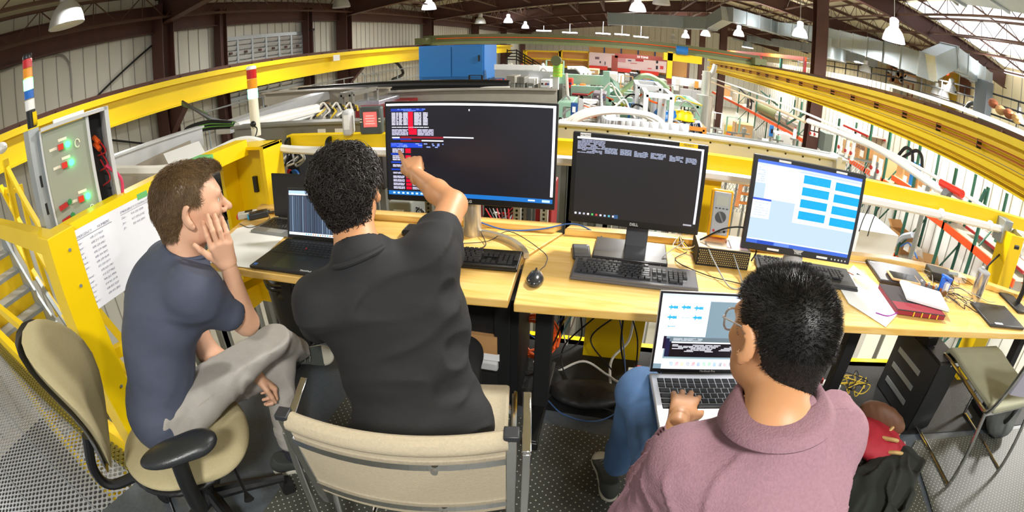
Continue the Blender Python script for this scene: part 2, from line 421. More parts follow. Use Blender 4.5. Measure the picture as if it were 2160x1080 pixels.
# ------------------------------------------------------------------ louvre bank in the left wall
t = thing('wall_louvre', 'grey bank of metal wall louvres above and below the crane beam', 'louvre', (XL + .05, 10.3, .85))
m = MB(); y0, y1, z0, z1 = 8.6, 12.05, .85, 2.3
m.bb((XL + .02, y0 - .1, z0 - .1), (XL + .1, y1 + .1, z0)); m.bb((XL + .02, y0 - .1, z1), (XL + .1, y1 + .1, z1 + .1))
for k in range(7): y = y0 + k * (y1 - y0) / 6; m.bb((XL + .02, y - .035, z0), (XL + .12, y + .035, z1))
m.build('louvre_frame', GALV, t, world=True, smooth=0)
for c in range(6):
    m = MB(); a = y0 + c * (y1 - y0) / 6 + .04; b = a + (y1 - y0) / 6 - .08; n = 11
    for r in range(n):
        z = z0 + (r + .5) * (z1 - z0) / n
        m.beam((XL + .09, a, z), (XL + .09, b, z), .012, .11, up=(.45, 0, 1))
    for r in (2, 5, 8): z = z0 + (r + .5) * (z1 - z0) / n; m.bb((XL + .12, (a + b) / 2 - .05, z - .03), (XL + .15, (a + b) / 2 + .05, z + .03), m=1)
    m.build('louvre_blades', [ALU, BRN], t, world=True, smooth=0)
# cross bracing rods on the left wall
for a, b, l in (((325, 92), (205, 203), 'thin dark brace rod slanting down to the crane beam on the left wall'), ((180, 290), (348, 308), 'thin dark horizontal rod low on the left wall')):
    MB().tube([X(*a, XL + .12), X(*b, XL + .12)], .022, 6).build('brace_rod', BLK2, label=l, cat='rod')
cable('wall_conduit', [X(q, r, XL + .08) for q, r in ((0, 152), (60, 130), (120, 116), (140, 124), (149, 150), (152, 205))], .022, STEEL, 'thin grey conduit bent into an arch on the left wall', 'conduit')
t = thing('wall_pipe', 'tall black pipe standing at the right end of the louvre bank', 'pipe', (XL + .2, 12.35, HZ))
MB().cyl((0, 0, 0), (0, 0, 5.4), .09).build('pipe_run', BLK2, t); MB().cyl((0, 0, 5.4), (0, 0, 5.46), .13).build('pipe_cap', BLK2, t)

# ------------------------------------------------------------------ high bay lamps
def make_highbay(glow):
    t = thing('high_bay_lamp', 'x', 'ceiling lamp', (0, 0, 0)); m = MB()
    m.lathe([(.27, 0), (.28, .01), (.255, .12), (.2, .24), (.12, .32), (.1, .34)], n=28)
    m.lathe([(.1, .34), (.18, .235), (.24, .12), (.262, .012)], n=28); m.build('reflector', LRF if glow else ALU, t, smooth=50)
    m = MB(); m.lathe([(.0, .05), (.255, .05), (.255, .045), (0, .045)], n=28); m.build('lens', GLOW, t)
    m = MB(); m.lathe([(.1, .34), (.11, .36), (.11, .5), (.06, .54), (0, .54)], n=20); m.build('ballast', ALU if not glow else LRF, t, smooth=40)
    q = MB().cyl((0, 0, 0), (0, 0, 1), .008, n=6).build('suspension_rod', STEEL, t); q.location = (0, 0, .54); return t
def hang(o, p, s=1.):
    for c in kids(o):
        if c.name.startswith('suspension'): c.scale = (1, 1, max(.05, (roofz(p[0]) - .02 - p[2] - .54 * s) / s))
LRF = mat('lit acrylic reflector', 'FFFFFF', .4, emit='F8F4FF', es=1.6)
lampA = make_highbay(False); lampB = make_highbay(True)
lampspec = [(0, 140, 55, 2.75, 1.05, 'big grey high bay lamp glowing at the upper left corner'),
 (0, 720, 16, 3.0, 1, 'grey high bay lamp cut by the top edge left of centre'),
 (1, 905, 20, 3.05, 1, 'glowing white high bay lamp above the blue cabinet'),
 (0, 1013, 50, 2.7, 1, 'small grey bell lamp right of the white one above the blue cabinet'),
 (1, 1072, 48, 3.0, 1, 'small glowing lamp right of the small grey bell lamp'),
 (1, 1108, 60, 2.9, 1, 'tiny glowing lamp next right of the small glowing one'),
 (1, 1345, 24, 2.95, 1, 'glowing white lamp near the top centre before the duct'),
 (0, 1395, 10, 3.3, 1.1, 'wide silver lamp at the top edge right of the glowing centre lamp'),
 (1, 1558, 76, 3.0, 1, 'glowing lamp left of the big red brown column'),
 (1, 1687, 78, 2.9, 1, 'glowing lamp just left of the big red brown column'),
 (1, 1885, 88, 2.9, 1.05, 'largest glowing lamp right of the big red brown column'),
 (1, 1446, 80, 2.9, 1, 'distant glowing lamp above the blue hoist'), (1, 1488, 76, 2.9, 1, 'distant glowing lamp beside the second middle column'),
 (0, 1420, 84, 2.9, 1, 'most distant faint lamp at the far centre')]
LS = []
for k, (g, px_, py_, z, s, l) in enumerate(lampspec):
    p = Z(px_, py_, z)
    if p[1] > 46: p = np.array([p[0] * 44 / p[1], 44, EYE + (z - EYE) * 44 / p[1]])
    o = dup(lampB if g else lampA, p, label=l); o.scale = (s, s, s); hang(o, p, s); LS.append(p)
for px_, py_, d, s, l in ((1600, 185, 21, 1, 'x'),):
    pass
for px_, py_, d, l in ((1990, 205, 21, 'grey bell lamp hanging over the right mezzanine'), (1975, 200, 22, 'smaller bell lamp left of the larger one over the right mezzanine'), (2147, 262, 17, 'bell lamp at the right edge in front of the olive stack'), (1825, 152, 22, 'bell lamp hanging under the duct on the right'), (2005, 196, 19, 'larger grey bell lamp before the yellow door')):
    p = at(px_, py_, d); hang(dup(lampA, p, label=l), p)
for q in (lampA, lampB):
    for c in kids(q): bpy.data.objects.remove(c)
    bpy.data.objects.remove(q)
# light of the lamps: the rows continue over the platform and the near part of the hall
for x in (-6, .8, 6.6, 11.8):
    for y in (-1.5, 3.2, 9, 15, 22, 31, 41):
        if x > 10 and y < 8: continue
        lamp_light('high_bay_light', (x, y, 2.95 if y > 6 or x < 0 else 3.1), 125 if y < 6 and -1 < x < 6 else (85 if x < -3 else (420 if x > 10 else 230)), .5)
for x, y, e in ((.8, 14, 60), (6.6, 9, 70), (6.6, 15, 70), (6.6, 22, 60), (-6, 15, 40), (-6, 27, 40), (.8, 30, 70), (4.8, 36, 70), (-3, 40, 50), (11.8, 12, 50)): lamp_light('uplight', (x, y, 3.2), e, .4, rot=(PI, 0, 0))   # the clear reflectors also shine upward
# fluorescent battens beyond the bridge crane
fl = [(1135, 66), (1190, 70), (1260, 72), (1300, 74), (1340, 79)]
for k, (a, b) in enumerate(fl):
    p = Y(a + 12, b, 40); m = MB(); k_ = ORD[k]; m.bb((p[0] - .01, 39.99, p[2]), (p[0] + .01, 40.01, roofz(p[0]))); m.bb((p[0] - .6, 39.9, p[2]), (p[0] + .6, 40.1, p[2] + .1)); m.build('batten_lamp', LGLOW, label='small white batten lamp above the far bridge crane, %s from the left' % k_, cat='ceiling lamp', group='batten lamps at the far end')
for a, b, l in ((2075, 145, 'white strip lamp on the cream right wall, left of the two'), (2145, 160, 'white strip lamp on the cream right wall, near the right edge'), (2025, 107, 'grey strip lamp at the top of the cream wall')):
    p = X(a, b, 14.9); m = MB(); m.bb((14.85, p[1] - .8, p[2]), (15.0, p[1] + .8, p[2] + .12)); m.build('strip_lamp', LRF, label=l, cat='ceiling lamp')

# ------------------------------------------------------------------ ducts
DUCT = mat('duct sheet metal', '9AA6AC', .4, .45, noise=.12, nscale=4)
def duct(pts, w, h, lab, name='air_duct', step=.55, rib=.03):
    t = thing(name, lab, 'air duct', pts[0]); m = MB(); r = MB()
    for a, b in zip(pts[:-1], pts[1:]):
        a = Vector(tuple(map(float, a))); b = Vector(tuple(map(float, b))); m.beam(a, b, w, h)
        L = (b - a).length; n = max(1, int(L / step))
        for i in range(n + 1): p = a.lerp(b, i / n); d = (b - a).normalized() * .02; MB().beam(p - d, p + d, w + rib * 2, h + rib * 2).build('flange', GALV, t, world=True, smooth=0)
    m.build('duct_run', DUCT, t, world=True, smooth=0); return t
duct([at(1283, 40, 25), at(1445, 48, 25), at(1500, 50, 24), at(1535, 30, 22.5), X(1640, 60, 8.2), X(1760, 80, 8.2), X(1880, 115, 8.2), X(1955, 140, 8.2), X(2003, 117, 9.6), X(2078, 168, 13.5)], .6, .62, 'long ribbed grey air duct running above the right crane beam', step=1.0)
duct([X(1500, 72, 12), X(1620, 88, 12), X(1700, 100, 12), X(1840, 128, 12)], .6, .55, 'second ribbed duct farther right behind the first', step=1.1)
duct([(3.1, 9.5, 3.75), (3.3, 6.5, 3.55), (4.15, 5.0, 3.3), (4.4, 2.5, 3.2)], .55, .4, 'dark grey air duct close overhead at the upper right', step=.8)
t = thing('duct_outlet', 'round grey duct outlet hanging right of the big brown column', 'air duct', X(1757, 125, 8.2))
MB().cyl((0, 0, 0), (0, 0, .75), .52, n=28).build('outlet_drum', DUCT, t); MB().cyl((0, 0, -.03), (0, 0, .02), .56, n=28).build('outlet_rim', GALV, t)
t = thing('duct_outlet', 'round silver duct outlet left of the big brown column', 'air duct', X(1577, 100, 12))
MB().cyl((0, 0, 0), (0, 0, 1.2), .5, n=28).build('outlet_drum', DUCT, t); MB().cyl((0, 0, -.05), (0, 0, .02), .56, n=28).build('outlet_rim', LRF, t)  # rim glows with the lamp reflector material, though it is no lamp
# ================================================================== the raised platform
FLOORM = mat('speckled dark floor', '4A5056', .35, noise=.35, nscale=60)
RUBM = mat('black rubber underlay', '0B0B0C', .6, noise=.3, nscale=90, bump=.3, bscale=160)
DOTM = holes_mat('dotted chair mat', '44453E', .034, .09, 'B4B4A8', rough=.5, metal=0)
GRATE = holes_mat('perforated grating', 'B8BCC4', .046, .27, rough=.38, metal=.55)
TREAD = holes_mat('perforated tread', 'C2C6CC', .036, .2, rough=.4, metal=.5)
PX0 = -1.86
m = MB(); m.prism([(-1.90, .30), (-1.68, 1.42), (-1.86, 2.3), (3.4, 2.3), (3.4, -1.6), (-1.95, -1.6)], -.05, 0)
m.build('floor_platform', FLOORM, kind='structure', smooth=0)
m = MB(); m.prism([(-1.1, 1.72), (3.3, 1.56), (3.3, 2.25), (-1.1, 2.25)], 0, .004); m.build('rubber_sheet', RUBM, label='black rubber sheet covering the floor under the desks', cat='floor mat', smooth=0)
for pts, l in (([(-1.15, -.8), (-1.15, 1.72), (.14, 1.55), (1.72, 1.555), (1.76, 1.5), (1.55, -.8)], 'clear dotted chair mat on the floor between the chairs'),
               ([(1.80, 1.5), (1.86, 1.55), (3.2, 1.53), (3.2, -.8), (1.58, -.8)], 'clear dotted chair mat under the empty chair on the right')):
    MB().prism(pts, .005, .009).build('chair_mat', DOTM, label=l, cat='floor mat', smooth=0)
MB().bb((-1.2, 2.24, -.22), (3.4, 2.34, 0.0)).build('edge_beam', YEL, label='yellow beam along the back edge of the platform behind the cables', cat='beam', smooth=0)
m = MB(); n = 4
MB().bb((-8.5, -2, HZ), (-1.6, 2.2, HZ + .02)).build('shade_sheet', mat('dark under grating shade', '2A2A28', .7, noise=.6, nscale=3), label='dark sheet added for shade under the grating at the lower left', cat='shade sheet', smooth=0)  # added sheet, its dark colour stands for the shade below the grating
gt = thing('walkway_grating', 'perforated silver grating walkway at the lower left', 'grating', (-3.4, -.4, -.03))
for k in range(9):
    y1 = .56 - k * .3; m = MB(); m.bb((-5.2, y1 - .295, -.03), (-1.9 if k > 1 else -1.85, y1, -.026)); m.build('grating_plank', GRATE, gt, world=True, smooth=0)
    MB().bb((-5.2, y1 - .299, -.05), (-1.9, y1 - .296, -.02)).build('plank_edge', GALV, gt, world=True, smooth=0)
MB().bb((-5.2, .56, -.035), (-1.86, .64, .005)).build('edge_strip', holes_mat('olive perforated strip', '6F6A38', .046, .24, rough=.45, metal=.4), gt, world=True, smooth=0)
# yellow kerb and stairs down to the hall on the left
MB().bb((-6.4, .64, -.25), (-1.93, .70, .10)).build('kerb_beam', YEL, label='yellow kerb beam between the grating and the stairs', cat='beam', smooth=0)
st = thing('staircase', 'yellow stairs with perforated silver treads going down at the left', 'stairs', (-3.4, 1.1, -2.9))
for i in range(-2, 12):
    x = -5.7 + i * .27; z = -.10 - i * .19
    MB().bb((x - .29, .76, z - .02), (x, 1.50, z)).build('tread', TREAD, st, world=True, smooth=0)
    MB().bb((x - .012, .76, z - .04), (x + .004, 1.50, z + .002)).build('nosing', GALV, st, world=True, smooth=0)
    MB().bb((x - .01, .76, z - .19), (x - .002, 1.50, z - .04)).build('riser', YEL, st, world=True, smooth=0)
for y in (.74, 1.52): MB().beam((-6.5, y, .42), (-2.5, y, -2.4), .03, .24).build('stringer', YEL if y < 1 else GALV, st, world=True, smooth=0)
# handrails of the stair
hr = thing('stair_handrail', 'yellow crossing handrail bars over the stairs at the far left', 'handrail', (-4.6, 1.55, -1))
def hb(p, q, w=.05, m_=YEL): MB().beam(p, q, w, w).build('rail_bar', m_, hr, world=True, smooth=0)
hb((-5.6, 1.56, 1.32), (-2.6, 1.56, -.85)); hb((-6.0, 1.56, 1.05), (-2.6, 1.56, -1.35)); hb((-6.2, 1.56, .6), (-2.8, 1.56, -1.75))
hb((-5.52, 1.56, 1.34), (-5.52, 1.56, .0), .07); hb((-5.2, 1.60, 1.05), (-5.2, 1.60, -.4)); hb((-6.2, 1.6, 1.0), (-5.5, 1.6, .98)); hb((-4.4, 1.56, .5), (-4.4, 1.56, -.9))
MB().beam((-5.35, 1.54, .05), (-3.6, 1.54, -1.3), .04, .05).build('rail_bar', GALV, hr, world=True, smooth=0)
MB().beam((-1.98, .72, .37), (-4.6, .72, .36), .04, .07).build('guard_rail', YEL, label='middle yellow rail running left behind the chair back', cat='guard rail', smooth=0)
b = MB(); b.ball((-5.4, 1.5, 1.47), (.14, .07, .06), 14); b.build('lamp_head', WHP, label='small white oval lamp head at the left edge above the handrail', cat='lamp')
# yellow guard posts and rails
P0 = (-1.905, .70)
po = thing('guard_post', 'big square yellow corner post at the left behind the office chair', 'guard post', (P0[0], P0[1], 0))
MB().bb((-.07, -.07, 0), (.07, .07, 1.16)).build('post_tube', YEL, po, smooth=0, bevel=.004)
for z in (1.08, .93, .45): MB().cyl((.071, .02, z), (.076, .02, z), .007, n=10).build('bolt', GALV, po)
MB().bb((-.1, -.1, 0), (.1, .1, .012)).build('post_base', YEL, po, smooth=0)
MB().beam((-1.98, .70, 1.10), (-4.6, .72, 1.10), .06, .09).build('guard_rail', YEL, label='yellow top rail running off to the left from the corner post', cat='guard rail', smooth=0)
MB().beam((-1.93, .77, 1.115), (-2.02, 2.05, 1.115), .09, .09).build('guard_rail', YEL, label='yellow top rail behind the whiteboard towards the back post', cat='guard rail', smooth=0)
MB().beam((-1.93, .77, .55), (-2.02, 2.05, .30), .05, .05).build('guard_rail', YEL, label='lower yellow rail seen under the whiteboard', cat='guard rail', smooth=0)
for y, a in ((1.42, .05), (1.62, .05)):
    MB().bb((-2.02, y, 1.1), (-1.91, y + .09, 1.165)).build('green_tape', mat('green tape', '6CC070', .6), label='strip of pale green tape on the yellow rail, %s one' % ('nearer' if y < 1.5 else 'farther'), cat='tape', smooth=0)
ps = thing('guard_post', 'broad yellow steel post at the back corner left of the laptops', 'guard post', (-2.06, 2.16, 0))
m = MB(); m.bb((-.20, .04, 0), (.22, .06, 1.12)); m.bb((-.20, -.1, 0), (-.17, .04, 1.12)); m.bb((.19, -.12, 0), (.22, .04, 1.12)); m.bb((-.2, -.12, 1.1), (.22, .06, 1.12))
m.build('post_channel', YEL, ps, smooth=0, bevel=.003)
MB().bb((-.03, .02, .80), (.0, .042, .9)).build('slot', BLK, ps, smooth=0)
for zz in (.95, .55): MB().cyl((.12, .04, zz), (.12, .034, zz), .008, n=10).build('bolt', GALV, ps)
# back rail
def rail(x0, x1, z, r, mt, lab, y=2.3): MB().tube([(x0, y, z), (x1, y, z)], r, 14).build('guard_rail', mt, label=lab, cat='guard rail')
MB().bb((-1.84, 2.27, 1.05), (3.3, 2.33, 1.13)).build('guard_rail', YEL, label='long yellow top rail running behind all the monitors', cat='guard rail', smooth=0)
cable('white_pipe', [(-2.55, 1.55, 1.02), (-2.35, 2.05, 1.08), (-2.12, 2.2, 1.13), (-1.8, 2.22, 1.06), (-1.2, 2.22, 1.045), (0, 2.22, 1.045), (1.5, 2.22, 1.04), (3.3, 2.22, 1.04)], .024, WHP, 'white hose tied along the front of the back rail', 'hose')
for x in (-1.45, .98, 1.95, 2.45): MB().lathe([(.028, -.012), (.034, -.008), (.034, .008), (.028, .012)], c=(x, 2.22, 1.043), n=16, R=roty(PI / 2)).build('hose_clamp', WHP if x > 0 else BLK, label={-1.45: 'black tie on the white hose left of the curly haired person', .98: 'white coupling on the hose behind the right monitor', 1.95: 'white coupling on the hose right of the right monitor', 2.45: 'white coupling on the hose by the brass fitting'}[x], cat='clamp')
MB().bb((-1.1, 2.27, .55), (3.3, 2.32, .6)).build('guard_rail', YEL, label='lower yellow mid rail behind the desks', cat='guard rail', smooth=0)
# aluminium beam
t = thing('aluminium_beam', 'long flat aluminium beam behind the yellow rail and monitors', 'beam', (-.5, 2.5, 1.0))
MB().bb((-2.5, 2.48, 1.04), (-.98, 2.53, 1.16)).build('beam_web', STEEL, t, world=True, smooth=0, label='duller grey left stretch')
MB().bb((-.44, 2.48, 1.045), (1.33, 2.52, 1.175)).build('beam_web', ALU, t, world=True, smooth=0)
MB().bb((-.44, 2.44, 1.175), (1.33, 2.54, 1.185)).build('flange', ALU, t, world=True, smooth=0); MB().bb((-2.5, 2.44, 1.16), (-.98, 2.55, 1.175)).build('flange', STEEL, t, world=True, smooth=0)
for k in range(16):
    x = -.36 + k * .108; MB().cyl((x, 2.478, 1.155), (x, 2.482, 1.155), .006, n=8).build('hole', BLK, t, world=True)
for x in (-1.75, -1.62): MB().bb((x, 2.476, 1.09), (x + .06, 2.48, 1.125)).build('sticker', WHP, t, world=True)
MB().bb((-.02, 2.476, 1.1), (.09, 2.48, 1.14)).build('sticker', mat('pale pink label', 'DDB8BC', .6), t, world=True, label='pale pink label'); MB().bb((1.24, 2.42, 1.0), (1.27, 2.54, 1.2)).build('end_bracket', ALU, t, world=True)
# posts carrying things under the desk line
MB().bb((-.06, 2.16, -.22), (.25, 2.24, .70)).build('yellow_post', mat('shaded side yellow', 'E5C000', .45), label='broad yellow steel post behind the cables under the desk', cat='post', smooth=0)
for x in (2.60,): MB().bb((x, 2.1, -.2), (x + .16, 2.24, 1.05)).build('yellow_post', YEL, label='yellow post at the far right under the desk end', cat='post', smooth=0)
MB().bb((.42, 2.3, -.05), (.55, 2.4, 1.05)).build('yellow_post', YEL, label='yellow post glimpsed under the middle monitor', cat='post', smooth=0)
MB().bb((-1.84, 2.02, 0), (-1.62, 2.12, .72)).build('yellow_post', YEL, label='yellow upright below the left desk end behind the bin', cat='post', smooth=0)

# whiteboard with the handwritten list
wb = thing('whiteboard', 'white board with handwritten phone list hung on the yellow rail', 'whiteboard', (-1.85, .98, .8))
RB = frame3((.02, 1, 0), (0, 0, 1)); wx = -1.838
c = [(-1.842, .745, 1.135), (-1.842, 1.235, 1.135), (-1.842, 1.235, .80), (-1.842, .745, .80)]
MB().prism([(0, .02), (.02, 0), (.47, 0), (.49, .02), (.49, .335), (0, .335)], 0, .006, R=Matrix(((0, 0, -1), (1, 0, 0), (0, -1, 0))).transposed().transposed() if False else Matrix(((0, 0, 1), (1, 0, 0), (0, -1, 0))), c=(wx - .006, .745, 1.135)).build('board', mat('whiteboard enamel', 'F4F5FA', .25), wb, world=True, smooth=0)
def wtext(s, y, z, size, sh=.25): text_mesh('handwriting', s, size, RB, (wx + .001, y, z), PENC, wb, shear=sh, align='LEFT', world=True, bold=-.00035)
wtext('EMERGENCY', .765, 1.105, .0155, .1); wtext('NUMBERS', .885, 1.105, .0155, .1); wtext('EMERGENCY CONTACTS -CFS', 1.02, 1.11, .0145, .1)
MB().bb((wx, .762, 1.094), (wx + .001, .965, 1.0955)).build('underline', INK, wb, world=True, smooth=0); MB().bb((wx, 1.02, 1.099), (wx + .001, 1.2, 1.1)).build('underline', INK, wb, world=True, smooth=0)
digits = ['608 217 9069', '608 213 7168', '608 320 6961', '608 239 9600', '608 304 9093', '608 239 8699', '303 330 0977', '608 630 1961', '414 527 9463', '940 263 4904', '414 961 6118', '608 835 9207', '608 693 2802']
nm = ['Cam -', 'Dave -', 'Joan -', 'Jim K -', 'Dania -', 'Cami -', 'Jo -', 'Schmid -', 'Kunal -', 'Sean O -', 'Tony -', 'Ray -', 'Harry -']
for i, (a, b) in enumerate(zip(nm, digits)):
    z = 1.078 - i * .0205; wtext(a, .762, z, .013, .35); wtext(b, .835 + .01 * (i > 6), z, .013, .2)
for i, (a, b) in enumerate((('Dan -', '914 330 5099'), ('Jen -', '617-393-2142'), ('JD -', '303 410 2091'))): wtext(a, 1.02, 1.085 - i * .022, .013, .35); wtext(b, 1.075, 1.085 - i * .022, .0135, .2)
MB().bb((wx + .0, 1.13, 1.125), (wx + .002, 1.19, 1.15)).build('tape', MATS['green tape'], wb, world=True, smooth=0)

# control box on its strut, with stack light
cb = thing('control_box', 'open grey electrical control box with green lit buttons and red switches', 'control box', (-2.15, .92, 1.08))
RBX = frame3((.35, .94, 0), (.0, 0, 1)); nrm = RBX @ Vector((0, 0, 1))
def L3(u, v, w=0): return Vector((-2.10, .80, 1.10)) + RBX @ Vector((u, v, w))
def cbx(u0, u1, v0, v1, w0, w1, name, mt, **k):
    m = MB(); m.box(L3((u0 + u1) / 2, (v0 + v1) / 2, (w0 + w1) / 2), (u1 - u0, v1 - v0, w1 - w0), R=RBX); return m.build(name, mt, cb, world=True, smooth=0, **k)
GB = mat('control box grey green', '9A9E8C', .5)
cbx(0, .23, 0, .43, -.02, 0, 'door', GB); cbx(.23, .245, -.01, .44, -.14, .01, 'side', LGR); cbx(-.01, 0, -.01, .44, -.14, .01, 'side', LGR)
cbx(.26, .33, .0, .43, -.15, -.14, 'back_plate', mat('dark box interior', '2A2828', .6)); cbx(.325, .345, -.01, .45, -.15, .03, 'side', LGR)
cbx(0, .34, .435, .45, -.15, .03, 'top', LGR); cbx(0, .34, -.01, 0, -.15, .0, 'bottom', LGR)
GGL = mat('green indicator glow', '40FFA0', .4, emit='30FF90', es=6)
for u, v, lit in ((.125, .345, 1), (.13, .265, 1), (.18, .10, 1)):
    MB().cyl(L3(u, v, 0), L3(u, v, .015), .013, n=14).build('green_button', GGL, cb, world=True); cbx(u - .05, u - .022, v - .012, v + .012, 0, .02, 'red_switch', REDB)
    cbx(u - .045, u + .0, v + .022, v + .034, 0, .002, 'name_plate', CREAM); cbx(u - .095, u - .055, v - .006, v + .006, 0, .002, 'name_plate', CREAM)
for v in (.105, .045):
    m = MB(); m.beam(L3(.025, v - .008, .02), L3(.07, v, .02), .018, .02); m.build('red_lever', RED, cb, world=True)
    MB().cyl(L3(.085, v + .003, 0), L3(.085, v + .003, .02), .011, n=12).build('green_button', mat('green plastic unlit', '2E8A4A', .4), cb, world=True)
for u, v in ((.175, .335), (.19, .04)): MB().tube([L3(u + .012 * math.cos(a), v + .018 * math.sin(a), .004) for a in np.linspace(0, 5.5, 9)], .003, 5).build('key_loop', CREAM, cb, world=True)
for k in range(3): MB().tube(spline([L3(.28, .1 + .07 * k, -.1), L3(.31, .14 + .06 * k, .0), L3(.29, .22 + .05 * k, -.1)]), .004, 5).build('wire', CRED, cb, world=True)
MB().tube(spline([L3(.3, .2, 0), L3(.36, .12, .02), L3(.34, .02, .02), L3(.30, -.06, 0)]), .008, 6).build('wire', mat('pink cable', 'D0305A', .5), cb, world=True, label='thick pink cable')
for v in (.33, .30): MB().cyl(L3(.27, v, -.08), L3(.29, v - .03, -.05), .012, n=10).build('wire_nut', CORG, cb, world=True)
m = MB(); m.box(L3(.15, .455, -.07), (.16, .02, .09), R=RBX); m.build('paper_stack', PAPER, label='stack of papers lying on top of the control box', cat='papers', smooth=0)
su = thing('strut_post', 'slotted galvanized strut post carrying the control box', 'post', (-2.18, .76, -.3))
MB().bb((-2.20, .74, -.3), (-2.12, .80, 1.56)).build('strut', GALV, su, world=True, smooth=0)
for k in range(9): MB().bb((-2.121, .762, .35 + k * .12), (-2.118, .774, .40 + k * .12)).build('slot', BLK, su, world=True, smooth=0)
MB().bb((-2.14, .86, .98), (-2.04, 1.02, 1.075)).build('blue_box', mat('royal blue paint', '1350A8', .4), label='small blue box under the control box', cat='box', bevel=.004)
def stack_light(c, base, r, h0, segs, cap, lab, basem):
    t = thing('stack_light', lab, 'signal light', c); z = 0
    MB().cyl((0, 0, 0), (0, 0, h0), r * .95, n=20).build('base_tube', basem, t); z = h0
    for nme, mt, h in segs:
        MB().lathe([(r, z + .002), (r, z + h - .002)], n=20).build(nme, mt, t); z += h
    MB().lathe([(r, z), (r, z + .012), (r * .8, z + .022), (0, z + .024)], n=20).build('cap', cap, t, smooth=50); return t
SRED = mat('red lens', 'C8101A', .2, coat=.5); SAMB = mat('amber lens', 'F59A10', .2, coat=.5); SBLU = mat('blue lens', '1068C8', .2, coat=.5)
SGRE = mat('lit green lens', '50FF80', .2, emit='60FF90', es=5); SGR2 = mat('lit teal lens', '60FFC8', .2, emit='70FFD0', es=4)
p = X(60, 285, -2.16)
stack_light((-2.16, .78, 1.565), 0, .026, .075, [('clear_section', WHP, .048), ('blue_section', SBLU, .04), ('green_section', SGRE, .05), ('amber_section', SAMB, .042), ('red_section', SRED, .042)], BLK, 'tall five colour stack light at the far left on the control box', BLK)
MB().cyl((-2.135, .78, 1.60), (-2.128, .80, 1.60), .03, n=12).build('yellow_tape', YEL, label='wrap of yellow tape on the base of the left stack light', cat='tape')
stack_light((-2.135, 2.32, 1.13), 0, .034, .24, [('green_section', SGR2, .062), ('amber_section', SAMB, .062), ('red_section', SRED, .062)], WHP, 'three colour stack light on a white stem by the yellow back post', CREAM)
MB().ball((-2.10, 2.26, 1.215), (.022, .018, .02)).build('microphone_head', BLK, label='round black knob on the white stem of the stack light', cat='knob')
cable('black_cable', [(-2.10, 2.25, 1.21), (-2.06, 2.25, 1.18), (-2.10, 2.22, 1.1), (-2.2, 2.2, 1.12)], .004, RUB, 'thin black lead curling from the knob on the stack light stem', 'cable')
m = MB(); a, b_, c_, d = Y(345, 325, 1.95), Y(420, 298, 2.02), Y(446, 345, 1.85), Y(440, 372, 1.8); e = Y(370, 375, 1.75)
m.add([a, b_, c_, d, e], [(0, 1, 2, 3, 4)]); o = m.build('paper_sheet', PAPER, label='white printed sheets hanging above the short haired person', cat='paper', smooth=0); o.modifiers.new('t', 'SOLIDIFY').thickness = .003
# ================================================================== desks
WOOD = wood_mat('maple desktop', 'E2B04E', 'EBC06C', 'F2CE86'); WOODE = wood_mat('desk edge', 'C9953C', 'D9A850', 'E0B25C')
def desk(lab, poly, ledge, legs, z=.75, th=.034):
    cx = sum(p[0] for p in poly) / len(poly); cy = sum(p[1] for p in poly) / len(poly)
    t = thing('desk', lab, 'desk', (cx, cy, 0))
    MB().prism(poly, z - th, z - .001).build('desktop', WOOD, t, world=True, smooth=0, bevel=.004)
    MB().prism(ledge, z - .001, z + .03).build('back_ledge', WOOD, t, world=True, smooth=0, bevel=.004)
    for x, y, f0, f1 in legs:
        MB().bb((x - .035, y - .03, .05), (x + .035, y + .03, z - th)).build('leg', BLK2, t, world=True, bevel=.004)
        m = MB(); m.bb((x - .03, f0, .01), (x + .03, f1, .055)); m.bb((x - .034, f0 - .01, .0), (x + .034, f0 + .03, .05)); m.build('foot', BLK, t, world=True, bevel=.006)
        MB().bb((x - .03, f0 + .1, z - th - .04), (x + .03, f1 - .05, z - th)).build('crossbar', BLK2, t, world=True)
    return t
DA = [(-1.80, 1.352), (-1.40, 1.346), (-.444, 1.388), (-.31, 1.398), (-.33, 1.735), (-.20, 2.05), (-.6, 2.07), (-1.95, 2.02)]
desk('left wooden desk with the wide monitor and black laptop', DA, [(-1.9, 1.98), (-.24, 2.03), (-.21, 2.09), (-1.92, 2.05)], [(-1.55, 1.75, 1.42, 2.0), (-.40, 1.72, 1.40, 2.0)])
DB = [(-.286, 1.38), (.155, 1.408), (.95, 1.443), (1.74, 1.452), (2.9, 1.46), (2.9, 1.83), (2.60, 1.90), (1.9, 2.10), (-.185, 2.06), (-.315, 1.735)]
desk('right wooden desk with two monitors and the clutter', DB, [(-.19, 2.02), (1.55, 2.10), (1.9, 2.06), (2.62, 1.84), (2.66, 1.88), (1.95, 2.12), (1.6, 2.16), (-.17, 2.08)], [(-.215, 1.68, 1.42, 2.0), (1.28, 1.84, 1.60, 2.06), (2.6, 1.7, 1.5, 1.85)])
for x, y, d in ((-.52, 2.0, 'left desk behind the silver monitor stand'), (-.02, 2.03, 'right desk left of the middle monitor')):
    MB().lathe([(.03, .749), (.03, .753), (0, .753)], c=(x, y, 0), n=24).build('cable_grommet', WOODE, label='round cable hole cover in the ' + d, cat='grommet')

